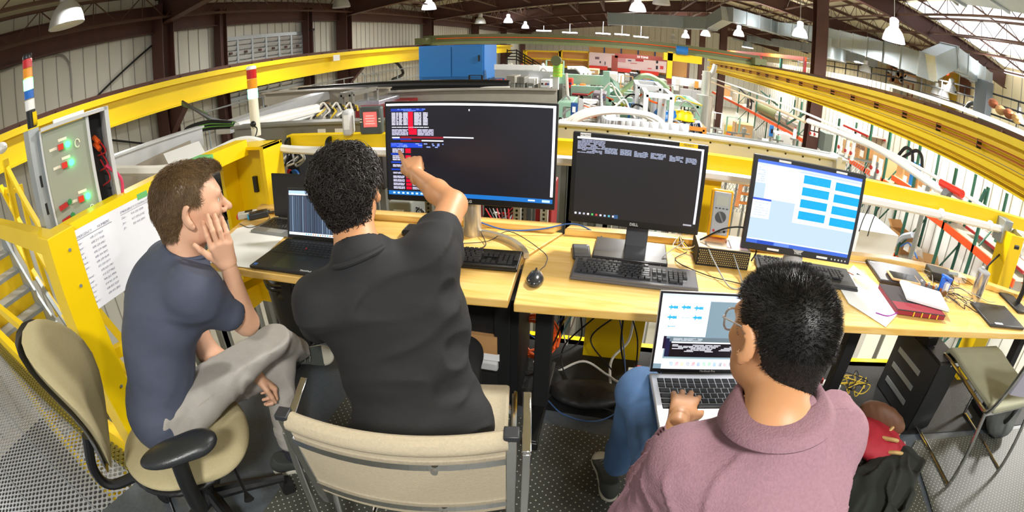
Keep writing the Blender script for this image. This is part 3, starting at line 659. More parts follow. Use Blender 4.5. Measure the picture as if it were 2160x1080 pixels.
# ------------------------------------------------------------------ monitors
def screen_mesh(name, rects, w, h, parent, RR, c):
    """flat picture of a lit display: rects (x0,y0,x1,y1,colour,strength) in 0..1, y down"""
    mats, m, key = [], MB(), {}
    for k, (x0, y0, x1, y1, col, es) in enumerate(rects):
        kk = (col, es)
        if kk not in key:
            key[kk] = len(mats); mats.append(mat('display %s %g' % (col, es), '0A0A0C', .35, emit=col, es=es))
        zz = .0003 + .00006 * min(k, 12)
        q = [Vector(((a - .5) * w, (.5 - b) * h, zz)) for a, b in ((x0, y1), (x1, y1), (x1, y0), (x0, y0))]
        m.quad(*[RR @ v + Vector(c) for v in q], m=key[kk])
    return m.build(name, mats, parent, smooth=0)
def monitor(lab, c, w, h, tilt, yaw, rects, bez, stand, logo, frame_m=BLK, chin=.0):
    """c: centre of the panel; the stand foot rests on the desk"""
    t = thing('monitor', lab, 'monitor', (c[0], c[1], .75), yaw)
    R = rotx(PI / 2 - tilt); cc = Vector((0, 0, c[2] - .75)); n = R @ Vector((0, 0, 1))
    m = MB(); m.box(cc - n * .014, (w, h, .026), R=R); m.build('casing', frame_m, t, bevel=.004, smooth=0)
    m = MB(); m.box(cc - n * .035, (w * .6, h * .6, .03), R=R); m.build('rear_housing', frame_m, t, bevel=.01, smooth=0)
    sw, sh = w - 2 * bez, h - 2 * bez - chin; sc = cc + R @ Vector((0, chin / 2, 0))
    screen_mesh('screen', rects, sw, sh, t, R, sc)
    if logo: text_mesh('brand_mark', logo, .016, R, cc + R @ Vector((-.0 if logo == 'DELL' else .012, -h / 2 + (bez + chin) / 2, .0005)), LGR, t, bold=.0004)
    return t, R, cc, n
rnd = random.Random(3)
def textrows(x0, y0, x1, y1, rows, col, es, fill=.8, seg=5):
    out = []; dy = (y1 - y0) / rows
    for r in range(rows):
        x = x0
        while x < x1 - .004:
            ww = rnd.uniform(.5, 1.5) * (x1 - x0) / seg
            if rnd.random() < fill: out.append((x, y0 + (r + .15) * dy, min(x1, x + ww * .9), y0 + (r + .8) * dy, col, es))
            x += ww
    return out
# wide monitor
S = [(0, 0, 1, 1, '16161E', .9), (0, 0, 1, .022, 'FFFFFF', 1.6), (.985, .022, 1, .93, 'F4F2FF', 1.4), (0, .955, 1, 1, '1466B0', 1.1)]
S += [(.51, .06, .515, .08, 'FFFFFF', 1.3)]
S += [(.03, .055, .24, .085, '1A3AA8', 1.)] + textrows(.05, .055, .25, .088, 2, '6080FF', 1., .5, 14)
for x0, x1 in ((.035, .06), (.065, .078), (.082, .105), (.11, .14), (.18, .225), (.235, .265)): S += textrows(x0, .095, x1, .235, 9, 'D8D4F0', 1.1, 1.1, 1)
S += [(.142, .09, .172, .3, 'D8002A', 1.2), (.145, .27, .195, .335, 'D8002A', 1.2)]
S += textrows(.035, .25, .27, .262, 1, 'E8E8F8', 1.1, .95, 9) + textrows(.035, .275, .14, .345, 5, 'C8C4E0', 1., .9, 4) + textrows(.2, .275, .3, .345, 5, 'C8C4E0', 1., .9, 3)
S += [(.09, .355, .36, .375, '8A1022', 1.), (.035, .36, .085, .375, 'E0E0F4', 1.), (.36, .352, .54, .365, 'E8E8F8', 1.1), (.04, .378, .16, .39, '1A3AB8', 1.), (.09, .395, .22, .41, '8A1022', 1.), (.225, .392, .36, .405, 'E8E8F8', 1.1)]
S += [(.025, .425, .23, .475, '1A44C8', 1.)] + textrows(.03, .425, .36, .475, 3, '90A8FF', 1., .45, 16)
for k, (y0, y1) in enumerate(((.485, .535), (.56, .62), (.66, .69), (.745, .765), (.785, .815), (.825, .855), (.865, .895), (.905, .935))):
    S += textrows(.035, y0, .11, y1, 3, 'D0CCE8', 1., 1., 3); S += [(.12, y0, .155, y1, 'C8002A', 1.2)] + (textrows(.16, y0, .235, y1, 3, 'C8C0D8', 1., 1., 3) if k > 3 else [])
for y0 in (.54, .63, .71): S.append((.025, y0, .1, y0 + .015, '1A44C8', 1.))
for k in range(11): S.append((.03 + k * .03, .968, .045 + k * .03, .988, 'BFE4FF', 1.))
S += [(.86, .97, .9, .985, 'D8E8FF', 1.), (.94, .965, .985, .99, 'BCD8FF', 1.)]
t, R, cc, n = monitor('widest black monitor on the left desk, pointed at by the curly haired person', (-.59, 1.865, 1.135), .735, .435, .06, .03, S, .009, None, 'LG', chin=.018)
m = MB(); m.lathe([(.012, -.0005), (.012, .0008), (0, .0008)], c=cc + R @ Vector((-.014, -.2035, 0)), R=R, n=20); m.build('brand_disc', LGR, t)
SIL = mat('satin silver stand', 'C8C2B4', .3, .7)
m = MB(); m.cyl((.0, .07, .0), (.0, .055, .40), .04, n=28); m.build('stand_column', SIL, t)
arc = [(.29 * math.sin(a), -.20 + .27 * math.cos(a) if False else .07 - .30 * (1 - math.cos(a)), .012) for a in np.linspace(-1.25, 1.25, 22)]
m = MB()
for p, q in zip(arc[:-1], arc[1:]): m.beam(p, q, .022, .024)
m.build('stand_foot', SIL, t)
# middle monitor
S = [(0, 0, 1, 1, '1E1C1E', .9), (0, 0, 1, .022, 'F4F4FF', 1.5), (.982, .02, 1, .95, 'E8E8FF', 1.2)]
S += textrows(.005, .03, .22, .14, 6, '9CA0B8', 1., .85, 9) + textrows(.005, .14, .2, .2, 4, '9CA0B8', 1., .9, 6)
for x0, x1, y in ((.22, .32, .11), (.34, .43, .11), (.45, .56, .115), (.58, .7, .115), (.73, .84, .12), (.86, .95, .125)): S += textrows(x0, y, x1, y + .075, 5, '9CA4BC', 1., .95, 3)
for k in range(10): S.append((.012 + k * .034, .957, .028 + k * .034, .982, ['F0F0FF', 'C8C8D8', 'B0B0C0', 'F0F0F0', '58C060', 'C84848', 'D0D0E0', 'A0B8D8', '58B8C8', 'E0E0F0'][k], 1.))
S += [(.33, .945, .365, .995, '2C5078', 1.), (.9, .96, .97, .98, 'A8A8B0', 1.)]
t, R, cc, n = monitor('middle monitor with terminal text on a wide square stand', (.108, 1.89, 1.055), .545, .375, .05, -.035, S, .018, None, 'DELL', chin=.012)
SGRY = mat('satin grey stand', '66676A', .35, .5)
MB().box((.02, .06, .15), (.095, .03, .3)).build('stand_column', SGRY, t, bevel=.004)
MB().box((.0, .0, .009), (.31, .21, .018)).build('stand_foot', mat('stand base', '3A3A3E', .25, .3, coat=.5), t, bevel=.004)
MB().box(cc + R @ Vector((.19, .178, .001)), (.075, .016, .002), R=R).build('sticker', YEL, t, smooth=0, label='yellow label strip')
text_mesh('sticker_text', 'TELNET1', .011, R, cc + R @ Vector((.19, .178, .0025)), INK, t); text_mesh('sticker_text', 'Bridge FWD', .008, R, cc + R @ Vector((-.222, .178, .0025)), INK, t)
MB().box(cc + R @ Vector((-.222, .178, .001)), (.042, .015, .002), R=R).build('sticker', WHP, t, smooth=0)
# right monitor
S = [(0, 0, 1, 1, 'B8CEDD', .95), (0, 0, 1, .035, '4A70D8', 1.), (0, .035, 1, .06, 'C8D4F0', 1.), (0, .06, .09, .27, 'E4ECFA', 1.), (.093, .05, .4, .45, 'F2F4FA', 1.05), (.0, .45, .165, .69, 'F0F4FC', 1.05), (0, .45, .165, .475, '3858C8', 1.), (.385, .06, .995, .68, 'EEF6FC', 1.05), (.385, .06, .995, .075, 'BCC8E0', 1.)]
for c_ in range(2):
    for r_ in range(4):
        x0 = .43 + c_ * .31; y0 = .09 + r_ * .145 + c_ * .012; S.append((x0, y0, x0 + .26, y0 + .1, '08A0E0', 1.))
        S += textrows(x0, y0 + .02, x0 + .26, y0 + .09, 3, '18A8E6', 1., .5, 9)
S += textrows(.12, .08, .38, .4, 14, 'D8DEEC', 1., .5, 8) + textrows(.02, .49, .15, .67, 6, 'C8D0E0', 1., .6, 4) + textrows(.01, .08, .08, .26, 7, 'C0CCE0', 1., .7, 3)
S += [(0, .94, 1, .955, 'E8F0FF', 1.), (0, .955, 1, 1, '3A64C8', 1.), (.1, .957, .25, .998, '1E3FA8', 1.), (.26, .957, .4, .998, '6A8CE0', 1.)]
t, R, cc, n = monitor('squarer monitor with blue waveform windows on the right desk', (.845, 1.86, 1.035), .535, .40, .08, -.1, S, .019, None, 'DELL', DGR, chin=.012)
m = MB(); m.lathe([(.05, .0), (.045, .06), (.06, .1)], c=(0, .04, .015), n=20); m.build('stand_column', LGR, t); MB().lathe([(.12, 0), (.12, .008), (.04, .02)], c=(0, .03, 0), n=28).build('stand_foot', SIL, t)
for x, y in ((-.13, .188), (.14, .188), (-.12, -.186), (.12, -.186)): MB().box(cc + R @ Vector((x, y, .001)), (.055, .009, .002), R=R).build('sticker', WHP, t, smooth=0)
for k in range(5): MB().cyl(cc + R @ Vector((.17 + k * .018, -.186, 0)), cc + R @ Vector((.17 + k * .018, -.186, .002)), .004, n=10).build('button', LGR, t)

# ------------------------------------------------------------------ keyboards
def key_base(name, mt):
    m = MB(); m.add([(-.5, -.5, 0), (.5, -.5, 0), (.5, .5, 0), (-.5, .5, 0), (-.4, -.36, 1), (.4, -.36, 1), (.4, .42, 1), (-.4, .42, 1)],
                    [(0, 1, 5, 4), (1, 2, 6, 5), (2, 3, 7, 6), (3, 0, 4, 7), (4, 5, 6, 7)])
    o = m.build(name, mt, smooth=0, origin=(0, 0, 0)); return o
KEYB = key_base('key', mat('black keycap', '1B1B1D', .42)); KEYG = key_base('key', mat('grey glossy keycap', '2A2A2E', .25)); KEYM = key_base('key', mat('laptop keycap', '17171A', .45))
KB0 = [KEYB, KEYG, KEYM]
def rows_keys(t, base, x0, y0, u, rows, z, h=.006, gap=.9):
    for r, row in enumerate(rows):
        x = x0
        for w in row:
            if w > 0:
                k = base.copy(); COL.objects.link(k); k.parent = t
                k.location = (x + w * u / 2, y0 - r * u, z); k.scale = ((w - 1 + gap) * u, u * gap, h)
            x += abs(w) * u
def keyboard(lab, c, rz, base, bm, full=True, w=.45, d=.155):
    t = thing('keyboard', lab, 'keyboard', (c[0], c[1], .7545), rz)
    m = MB(); m.prism([(-w / 2, -d / 2), (w / 2, -d / 2), (w / 2, d / 2), (-w / 2, d / 2)], 0, .014, R=rotx(.05)); m.build('housing', bm, t, bevel=.004, smooth=0)
    MB().box((0, -d / 2 + .01, .01), (w * .98, .014, .018)).build('palm_edge', bm, t, bevel=.004)
    u = .0192; x0 = -w / 2 + .012; z = .0165; y = d / 2 - .02
    rows_keys(t, base, x0, y, u, [[1, -.8, 1, 1, 1, 1, -.4, 1, 1, 1, 1, -.4, 1, 1, 1, 1]], z + .002)
    y -= .026
    rows_keys(t, base, x0, y, u, [[1] * 13 + [2], [1.5] + [1] * 12 + [1.5], [1.75] + [1] * 11 + [2.25], [2.25] + [1] * 10 + [2.75], [1.25] * 3 + [6.25] + [1.25] * 4], z)
    if full:
        x1 = x0 + 15.25 * u; rows_keys(t, base, x1, y, u, [[1, 1, 1], [1, 1, 1], [], [-1, 1], [1, 1, 1]], z)
        rows_keys(t, base, x1 + 3.3 * u, y, u, [[1] * 4, [1] * 3, [1] * 3, [1] * 3, [2, 1]], z)
        k = base.copy(); COL.objects.link(k); k.parent = t; k.location = (x1 + 6.8 * u, y - 1.5 * u, z); k.scale = (.9 * u, 1.9 * u, .006)
    return t
keyboard('black keyboard on the left desk partly behind the black T-shirt', (-.55, 1.668), .06, KEYB, BLK)
keyboard('black keyboard in front of the middle monitor', (.125, 1.668), -.035, KEYG, mat('grey keyboard housing', '55555A', .3, coat=.4), w=.485, d=.165)
keyboard('black keyboard in front of the right monitor', (.915, 1.852), -.10, KEYB, DGR, w=.49, d=.2)
# mouse
def mouse(lab, c, rz, mt, name='computer_mouse'):
    t = thing(name, lab, 'mouse', (c[0], c[1], .7495), rz); m = MB(); m.ball((0, 0, .012), (.033, .058, .026), 20)
    m.v = [(x * (1 - .12 * (y > 0)), y, max(0, z)) for x, y, z in m.v]; m.build('shell', mt, t, smooth=60)
    MB().bb((-.0035, .02, .03), (.0035, .04, .0375)).build('wheel', BLK, t, bevel=.001); MB().tube([(0, .054, .018), (0, .025, .0372), (0, -.005, .0385)], .0008, 4).build('button_seam', BLK, t); return t
mouse('black mouse with cable on the desk by the keyboards', (-.243, 1.552), .05, mat('glossy charcoal', '2A2C30', .22, coat=.5))
mouse('pale beige mouse beside the right keyboard', (1.21, 1.82), .4, CREAM)
mouse('black mouse behind the front person near the metal box', (.60, 1.60), 1.1, BLK)
cable('mouse_cable', [(-.238, 1.612, .765), (-.225, 1.70, .756), (-.25, 1.80, .756), (-.42, 1.93, .78), (-.5, 1.86, .756), (-.62, 1.80, .756)], .0018, RUB, 'thin black mouse cable wandering back over both desks', 'cable')
cable('blue_cable', [(-.60, 2.0, .79), (-.45, 1.97, .77), (-.3, 2.0, .775), (-.15, 2.04, .80), (-.02, 2.03, .757)], .0035, CBLU, 'blue cable arching from the silver stand to the desk hole', 'cable')
cable('black_cable', [(-.52, 1.76, .757), (-.5, 1.82, .757), (-.55, 1.92, .77), (-.58, 1.98, .80)], .0022, RUB, 'black cable loop beside the silver monitor stand', 'cable')
# small black box behind the curly head, handheld on the desk
t = thing('docking_station', 'flat black box with rounded edges behind the black T-shirt shoulder', 'device', (-.80, 1.88, .75), .06)
MB().box((0, 0, .017), (.20, .10, .032)).build('case', BLK, t, bevel=.014, segs=4); MB().box((.0, .045, .034), (.03, .008, .001)).build('sticker', LGR, t)
t = thing('handset', 'dark phone lying left of the middle monitor foot', 'phone', (-.098, 1.835, .75), .13)
MB().box((0, 0, .009), (.075, .135, .017)).build('body', DGR, t, bevel=.007, segs=3); MB().box((0, .01, .0178), (.06, .085, .0006)).build('display', mat('grey lcd', '55585C', .25), t)
MB().box((.03, .05, .0178), (.01, .006, .001)).build('button', LGR, t)
# ================================================================== smooth bodies: implicit shapes meshed by surface nets
def V3(*a): return np.array(a, float)
def cap(a, b, ra, rb=None, k=None): return ('c', np.array(a, float), np.array(b, float), ra, ra if rb is None else rb, k)
def ell(c, r, R=None, k=None): return ('e', np.array(c, float), np.array(r, float), None if R is None else np.array(R, float), k)
def sub(p, k=.006): return ('-', p, k)
def cut(pt, n): n = np.array(n, float); return ('p', np.array(pt, float), n / np.linalg.norm(n))
def lens(c, r, R, k): return ell(c, r, R, k)
def _d(p, P):
    if p[0] == 'c':
        a, b, ra, rb = p[1:5]; ab = b - a; t = np.clip(((P - a) @ ab) / max(ab @ ab, 1e-12), 0, 1)
        q = P - a - t[..., None] * ab
        return np.sqrt((q * q).sum(-1)) - (ra + (rb - ra) * t)
    if p[0] == 'e':
        q = P - p[1]
        if p[3] is not None: q = q @ p[3]
        r = p[2]; k0 = np.sqrt(((q / r) ** 2).sum(-1)); k1 = np.sqrt(((q / (r * r)) ** 2).sum(-1))
        return k0 * (k0 - 1) / np.maximum(k1, 1e-9)
def _bb(p):
    if p[0] == 'c': r = max(p[3], p[4]); return np.minimum(p[1], p[2]) - r, np.maximum(p[1], p[2]) + r
    r = p[2].max(); return p[1] - r, p[1] + r
def sdf_grid(prims, h, k, disp=None, pad=.02, thick=None):
    pos = [p for p in prims if p[0] in 'ce']
    lo = np.min([_bb(p)[0] for p in pos], 0) - pad; hi = np.max([_bb(p)[1] for p in pos], 0) + pad
    n = np.ceil((hi - lo) / h).astype(int) + 1
    ax = [lo[i] + h * np.arange(n[i]) for i in range(3)]
    D = np.full(tuple(n), 1.0, np.float32)
    for p in prims:
        if p[0] in 'ce':
            kk = p[-1] or k; b0, b1 = _bb(p); m_ = kk + h * 3 + .02
            i0 = np.maximum(((b0 - m_ - lo) / h).astype(int), 0); i1 = np.minimum(((b1 + m_ - lo) / h).astype(int) + 1, n)
            sl = tuple(slice(a, b) for a, b in zip(i0, i1))
            P = np.stack(np.meshgrid(*[ax[i][sl[i]] for i in range(3)], indexing='ij'), -1)
            d = _d(p, P); a = D[sl]; hh = np.maximum(kk - np.abs(a - d), 0) / kk
            D[sl] = np.minimum(a, d) - hh * hh * kk * .25
    G = None
    if disp is not None:
        G = np.stack(np.meshgrid(*ax, indexing='ij'), -1); near = np.abs(D) < .04; D[near] += disp(G[near])
    for p in prims:
        if p[0] == '-':
            q = p[1]; b0, b1 = _bb(q); m_ = p[2] + h * 3 + .01
            i0 = np.maximum(((b0 - m_ - lo) / h).astype(int), 0); i1 = np.minimum(((b1 + m_ - lo) / h).astype(int) + 1, n)
            if (i1 <= i0).any(): continue
            sl = tuple(slice(a, b) for a, b in zip(i0, i1))
            P = np.stack(np.meshgrid(*[ax[i][sl[i]] for i in range(3)], indexing='ij'), -1)
            d = -_d(q, P); a = D[sl]; kk = p[2]; hh = np.maximum(kk - np.abs(a - d), 0) / kk
            D[sl] = np.maximum(a, d) + hh * hh * kk * .25
        elif p[0] == 'p':
            P = np.stack(np.meshgrid(*ax, indexing='ij'), -1); D = np.maximum(D, ((P - p[1]) @ p[2]).astype(np.float32))
    return D, lo, h
def surface_nets(D, lo, h):
    D = np.pad(D, 1, constant_values=1.); lo = lo - h
    s = D < 0; nx, ny, nz = D.shape
    cs = [s[i:nx - 1 + i, j:ny - 1 + j, l:nz - 1 + l] for i in (0, 1) for j in (0, 1) for l in (0, 1)]
    cnt = sum(c.astype(np.int8) for c in cs); act = (cnt > 0) & (cnt < 8); idx = np.full(act.shape, -1, np.int64)
    cells = np.argwhere(act); idx[act] = np.arange(len(cells))
    acc = np.zeros((len(cells), 3)); w = np.zeros(len(cells)); cx, cy, cz = cells.T
    corner = [(i, j, l) for i in (0, 1) for j in (0, 1) for l in (0, 1)]
    for a in corner:
        for ax_ in range(3):
            if a[ax_]: continue
            b = list(a); b[ax_] = 1
            va = D[cx + a[0], cy + a[1], cz + a[2]]; vb = D[cx + b[0], cy + b[1], cz + b[2]]
            m_ = (va < 0) != (vb < 0); t = va[m_] / (va[m_] - vb[m_]); q = np.tile(np.array(a, float), (m_.sum(), 1)); q[:, ax_] += t
            acc[m_] += q; w[m_] += 1
    Vv = (cells + acc / w[:, None]) * h + lo; F = []
    for ax_ in range(3):
        o1, o2 = [(1, 2), (2, 0), (0, 1)][ax_]
        A = [slice(None)] * 3; Bs = [slice(None)] * 3; A[ax_] = slice(0, -1); Bs[ax_] = slice(1, None)
        sa = s[tuple(A)]; sb = s[tuple(Bs)]; e = np.argwhere(sa != sb); e = e[(e[:, o1] > 0) & (e[:, o2] > 0)]
        d1 = np.zeros(3, int); d1[o1] = 1; d2 = np.zeros(3, int); d2[o2] = 1
        g = lambda q: idx[q[:, 0], q[:, 1], q[:, 2]]
        ok = (e < np.array(idx.shape)).all(1); e = e[ok]
        q = np.stack([g(e), g(e - d1), g(e - d1 - d2), g(e - d2)], 1); inside = s[e[:, 0], e[:, 1], e[:, 2]]
        q[~inside] = q[~inside][:, ::-1]; q = q[(q >= 0).all(1)]; F.append(q)
    return Vv, np.concatenate(F)
def relax(Vv, F, it=2, lam=.5):
    E_ = np.concatenate([F[:, [0, 1]], F[:, [1, 2]], F[:, [2, 3]], F[:, [3, 0]]]); E_ = np.concatenate([E_, E_[:, ::-1]])
    deg = np.bincount(E_[:, 0], minlength=len(Vv)).astype(float)
    for _ in range(it):
        S_ = np.stack([np.bincount(E_[:, 0], weights=Vv[E_[:, 1], i], minlength=len(Vv)) for i in range(3)], 1)
        Vv = Vv + lam * (S_ / deg[:, None] - Vv)
    return Vv
def blob(prims, h=.006, k=.03, disp=None, it=2):
    D, lo, hh = sdf_grid(prims, h, k, disp); Vv, F = surface_nets(D, lo, hh); return relax(Vv, F, it), F
def blob_obj(name, parts, mats, parent, label=None, fm=None):
    """parts: list of (V, F); joined into one mesh"""
    Vs, Fs, off = [], [], 0
    for v, f in parts: Vs.append(v); Fs.append(f + off); off += len(v)
    Vv = np.concatenate(Vs); F = np.concatenate(Fs); o_ = np.array(parent.matrix_basis.translation); me = bpy.data.meshes.new(name)
    me.vertices.add(len(Vv)); me.vertices.foreach_set('co', (Vv - o_).astype(np.float32).ravel())
    me.loops.add(len(F) * 4); me.loops.foreach_set('vertex_index', F.astype(np.int32).ravel())
    me.polygons.add(len(F)); me.polygons.foreach_set('loop_start', np.arange(0, len(F) * 4, 4, dtype=np.int32))
    me.update(calc_edges=True); me.polygons.foreach_set('use_smooth', [True] * len(F))
    if not isinstance(mats, (list, tuple)): mats = [mats]
    for q in mats: me.materials.append(q)
    if fm is not None: me.polygons.foreach_set('material_index', fm(Vv[F].mean(1)).astype(np.int32))
    o = bpy.data.objects.new(name, me); COL.objects.link(o); o.parent = parent
    return tag(o, label)
def vnoise(P, s, seed=0):
    """cheap smooth noise from sines"""
    r = np.random.RandomState(seed); out = 0
    for i in range(5):
        k = r.normal(size=3) * s; out = out + np.sin(P @ k + r.uniform(0, 6.28)) * r.uniform(.4, 1)
    return out / 3
def frm(fwd, up):
    """columns: right-hand side of the person, forward, up"""
    f = np.array(fwd, float); f /= np.linalg.norm(f); u = np.array(up, float); u -= f * (u @ f); u /= np.linalg.norm(u); r = np.cross(f, u)
    return np.stack([r, f, u], 1)
SKIN_LIGHT = mat('light skin', 'D9A98A', .5, noise=.06, nscale=30); SKIN_WARM = mat('warm skin', 'D2986C', .48, noise=.06, nscale=30); SKIN_TAN = mat('tan skin', 'CC9468', .48, noise=.06, nscale=30)
for q in (SKIN_LIGHT, SKIN_WARM, SKIN_TAN):
    b = q.node_tree.nodes['Principled BSDF']; b.inputs['Subsurface Weight'].default_value = .12; b.inputs['Subsurface Radius'].default_value = (.01, .004, .002)
def head_prims(c, Rh, s=1., nose=1., ears=True):
    """c: centre of the cranium"""
    T = lambda x, y, z: c + Rh @ (np.array([x, y, z]) * s); p = []
    E_ = lambda x, y, z, rx, ry, rz, R=None, k=None: ell(T(x, y, z), np.array([rx, ry, rz]) * s, Rh if R is None else Rh @ R, k)
    p += [E_(0, -.01, .022, .076, .098, .088), E_(0, .028, .0, .068, .068, .09, k=.03), E_(0, .046, -.06, .05, .045, .05, k=.03), E_(0, .066, -.098, .026, .022, .02, k=.02),
          E_(.042, .03, -.065, .022, .045, .035, k=.02), E_(-.042, .03, -.065, .022, .045, .035, k=.02)]
    p += [cap(T(-.04, .083, .028), T(.04, .083, .028), .013 * s, k=.018)]                                   # brow
    p += [cap(T(0, .094, .012), T(0, .116 + .004 * nose, -.022), .008 * s, .0115 * s, k=.012), E_(.013, .104, -.028, .009, .01, .008, k=.006), E_(-.013, .104, -.028, .009, .01, .008, k=.006)]
    p += [E_(.045, .07, -.018, .02, .018, .018, k=.02), E_(-.045, .07, -.018, .02, .018, .018, k=.02)]       # cheeks
    p += [cap(T(-.018, .094, -.052), T(.018, .094, -.052), .0075 * s, k=.008), cap(T(-.016, .093, -.064), T(.016, .093, -.064), .008 * s, k=.008)]
    for sg in (-1, 1):
        if ears:
            a = rotz(-sg * .62); Re = np.array(a @ roty(sg * .12) @ rotx(-.12))
            p += [E_(sg * .088, -.012, -.012, .0075, .021, .034, Re, .006), E_(sg * .084, -.002, -.042, .0065, .011, .011, Re, .006)]
        p += [E_(sg * .031, .083, .008, .0125, .0125, .0125, k=.002)]
    q = [sub(E_(sg * .031, .1, .009, .017, .014, .01), .012) for sg in (-1, 1)]
    if ears: q += [sub(E_(sg * .096, -.003, -.009, .007, .011, .021, np.array(rotz(-sg * .62))), .005) for sg in (-1, 1)]
    q += [sub(cap(T(-.02, .103, -.058), T(.02, .103, -.058), .0018 * s), .003)]
    # sockets must not swallow the eyeballs: re-add them through the order of the lists
    return [a for a in p if not (a[0] == 'e' and a[-1] == .002)], q, [E_(sg * .031, .079, .008, .0125, .0125, .0125) for sg in (-1, 1)]
def hand_prims(w, Rh, curls, s=1., side=1, thumb=(.8, .5), spread=.12):
    """w wrist; Rh columns: across (towards the little finger for side=1 reversed), along the fingers, out of the back of the hand"""
    T = lambda x, y, z: w + Rh @ (np.array([x * side, y, z]) * s); p = []
    p += [cap(T(0, -.03, 0), T(0, .01, 0), .024 * s, .026 * s, .02)]
    for x, l in ((-.030, .088), (-.010, .092), (.010, .088), (.028, .080)): p.append(cap(T(x * .55, .015, 0), T(x, l, .002), .0165 * s, .0115 * s, .012))
    fl = [(-.031, .088, (.042, .026, .022)), (-.010, .093, (.046, .030, .024)), (.011, .089, (.043, .028, .023)), (.030, .080, (.034, .021, .020))]
    for i, (x, y, L) in enumerate(fl):
        c_ = curls[i]; pt = np.array([x, y, .002]); ang = 0; sp = (x / .03) * spread
        for j, l in enumerate(L):
            ang += c_[j] if isinstance(c_, (list, tuple)) else c_ * (1, 1.1, .7)[j]
            d = np.array([math.sin(sp) * math.cos(ang), math.cos(sp) * math.cos(ang), -math.sin(ang)]); nx_ = pt + d * l
            p.append(cap(T(*pt), T(*nx_), (.0095, .0085, .0078)[j] * s, (.0085, .0078, .0065)[j] * s, .004)); pt = nx_
    a, b = thumb; pt = np.array([-.02, .02, -.004]); d = np.array([-math.sin(a), math.cos(a), -.25]); d /= np.linalg.norm(d); n1 = pt + d * .045
    d2 = np.array([-math.sin(a - b), math.cos(a - b), -.35]); d2 /= np.linalg.norm(d2); n2 = n1 + d2 * .034; d3 = np.array([-math.sin(a - 1.5 * b), math.cos(a - 1.5 * b), -.4]); d3 /= np.linalg.norm(d3); n3 = n2 + d3 * .026
    p += [cap(T(*pt), T(*n1), .017 * s, .0115 * s, .012), cap(T(*n1), T(*n2), .0112 * s, .0098 * s, .004), cap(T(*n2), T(*n3), .0098 * s, .0075 * s, .004)]
    return p
def hair_strands(name, roots, normals, dirf, L, r, mt, parent, seed=0, segs=5, curl=.0, curlf=60., lift=.25, droop=.0, it=0, jit=.25):
    """three sided tapering strands growing from the scalp"""
    rs = np.random.RandomState(seed); n = len(roots); P = roots.copy(); N = normals; Tn = dirf(roots)
    Tn = Tn + rs.normal(size=Tn.shape) * jit; Tn -= N * (Tn * N).sum(1)[:, None]; Tn /= np.linalg.norm(Tn, axis=1)[:, None] + 1e-9
    ph = rs.uniform(0, 6.28, n); LL = L * rs.uniform(.6, 1.15, n); B = np.cross(Tn, N); rings = []
    for j in range(segs + 1):
        t = j / segs
        Q = P + Tn * (LL * t)[:, None] * (1 - lift) + N * (LL * (lift * t - droop * t * t))[:, None]
        if curl:
            Q = Q + (B * np.sin(ph + curlf * LL * t)[:, None] + N * (.5 + .5 * np.cos(ph + curlf * LL * t))[:, None]) * (curl * min(1, t * 2))
        rr = r * (1 - t * .8)
        rings.append([Q + (B * math.cos(a) + N * math.sin(a)) * rr for a in (0, 2.094, 4.189)])
    Vv = np.stack([np.stack(q, 1) for q in rings], 1)          # n, segs+1, 3, 3
    Vf = Vv.reshape(-1, 3); base = (np.arange(n) * (segs + 1) * 3)[:, None]; F = []
    for j in range(segs):
        for a in range(3):
            b = (a + 1) % 3; F.append(np.stack([base[:, 0] + j * 3 + a, base[:, 0] + j * 3 + b, base[:, 0] + (j + 1) * 3 + b, base[:, 0] + (j + 1) * 3 + a], 1))
    return Vf, np.concatenate(F)
def mesh_normals(Vv, F):
    a = np.cross(Vv[F[:, 2]] - Vv[F[:, 0]], Vv[F[:, 3]] - Vv[F[:, 1]]); N = np.zeros_like(Vv)
    for i in range(4): np.add.at(N, F[:, i], a)
    return N / (np.linalg.norm(N, axis=1)[:, None] + 1e-12)
def hair(name, c, Rh, s, mt, parent, inner, cutp, n, L, r, dirf, seed=1, disp=None, **kw):
    """hair cap with its strands as one mesh; cutp(local coords)->True where hair grows"""
    Vv, F = blob(inner, .0045, .02, disp, 1); N = mesh_normals(Vv, F); loc = (Vv - c) @ Rh / s; ok = cutp(loc)
    Fk = F[ok[F].all(1)]; used = np.unique(Fk); mp = -np.ones(len(Vv), int); mp[used] = np.arange(len(used))
    capV, capF = Vv[used], mp[Fk]; rs = np.random.RandomState(seed); pick = used[rs.randint(0, len(used), n)]
    if callable(L): L = L(loc[pick])
    sv, sf = hair_strands(name, Vv[pick] - N[pick] * .001, N[pick], dirf, L, r, mt, parent, seed, **kw)
    return blob_obj(name, [(capV, capF), (sv, sf)], mt, parent)
# ================================================================== people
def folds(amp, sc, seed, d, base=.003):
    d = np.array(d, float); d /= np.linalg.norm(d); w = wrinkle(base, sc, seed)
    def f(P):
        Q = P - (P @ d)[..., None] * d * .72; n1 = vnoise(Q, sc * 1.5, seed + 1); n2 = vnoise(Q, sc * .8, seed + 2)
        return w(P) - amp * np.clip(1 - np.abs(n1) * 2.6, 0, 1) ** 1.3 * np.clip(n2 * 1.6 + .4, 0, 1)
    return f
def wrinkle(amp, sc, seed, stretch=(1, 1, 1)):
    st_ = np.array(stretch, float)
    return lambda P: amp * (vnoise(P * st_, sc, seed) + .5 * vnoise(P * st_, sc * 2.1, seed + 5))
HAIR_BR = mat('brown hair', '6E5638', .42, noise=.5, nscale=35); HAIR_BK = mat('black wavy hair', '241E1A', .42, noise=.4, nscale=60); HAIR_BK2 = mat('black cropped hair', '14110E', .45, noise=.4, nscale=60)
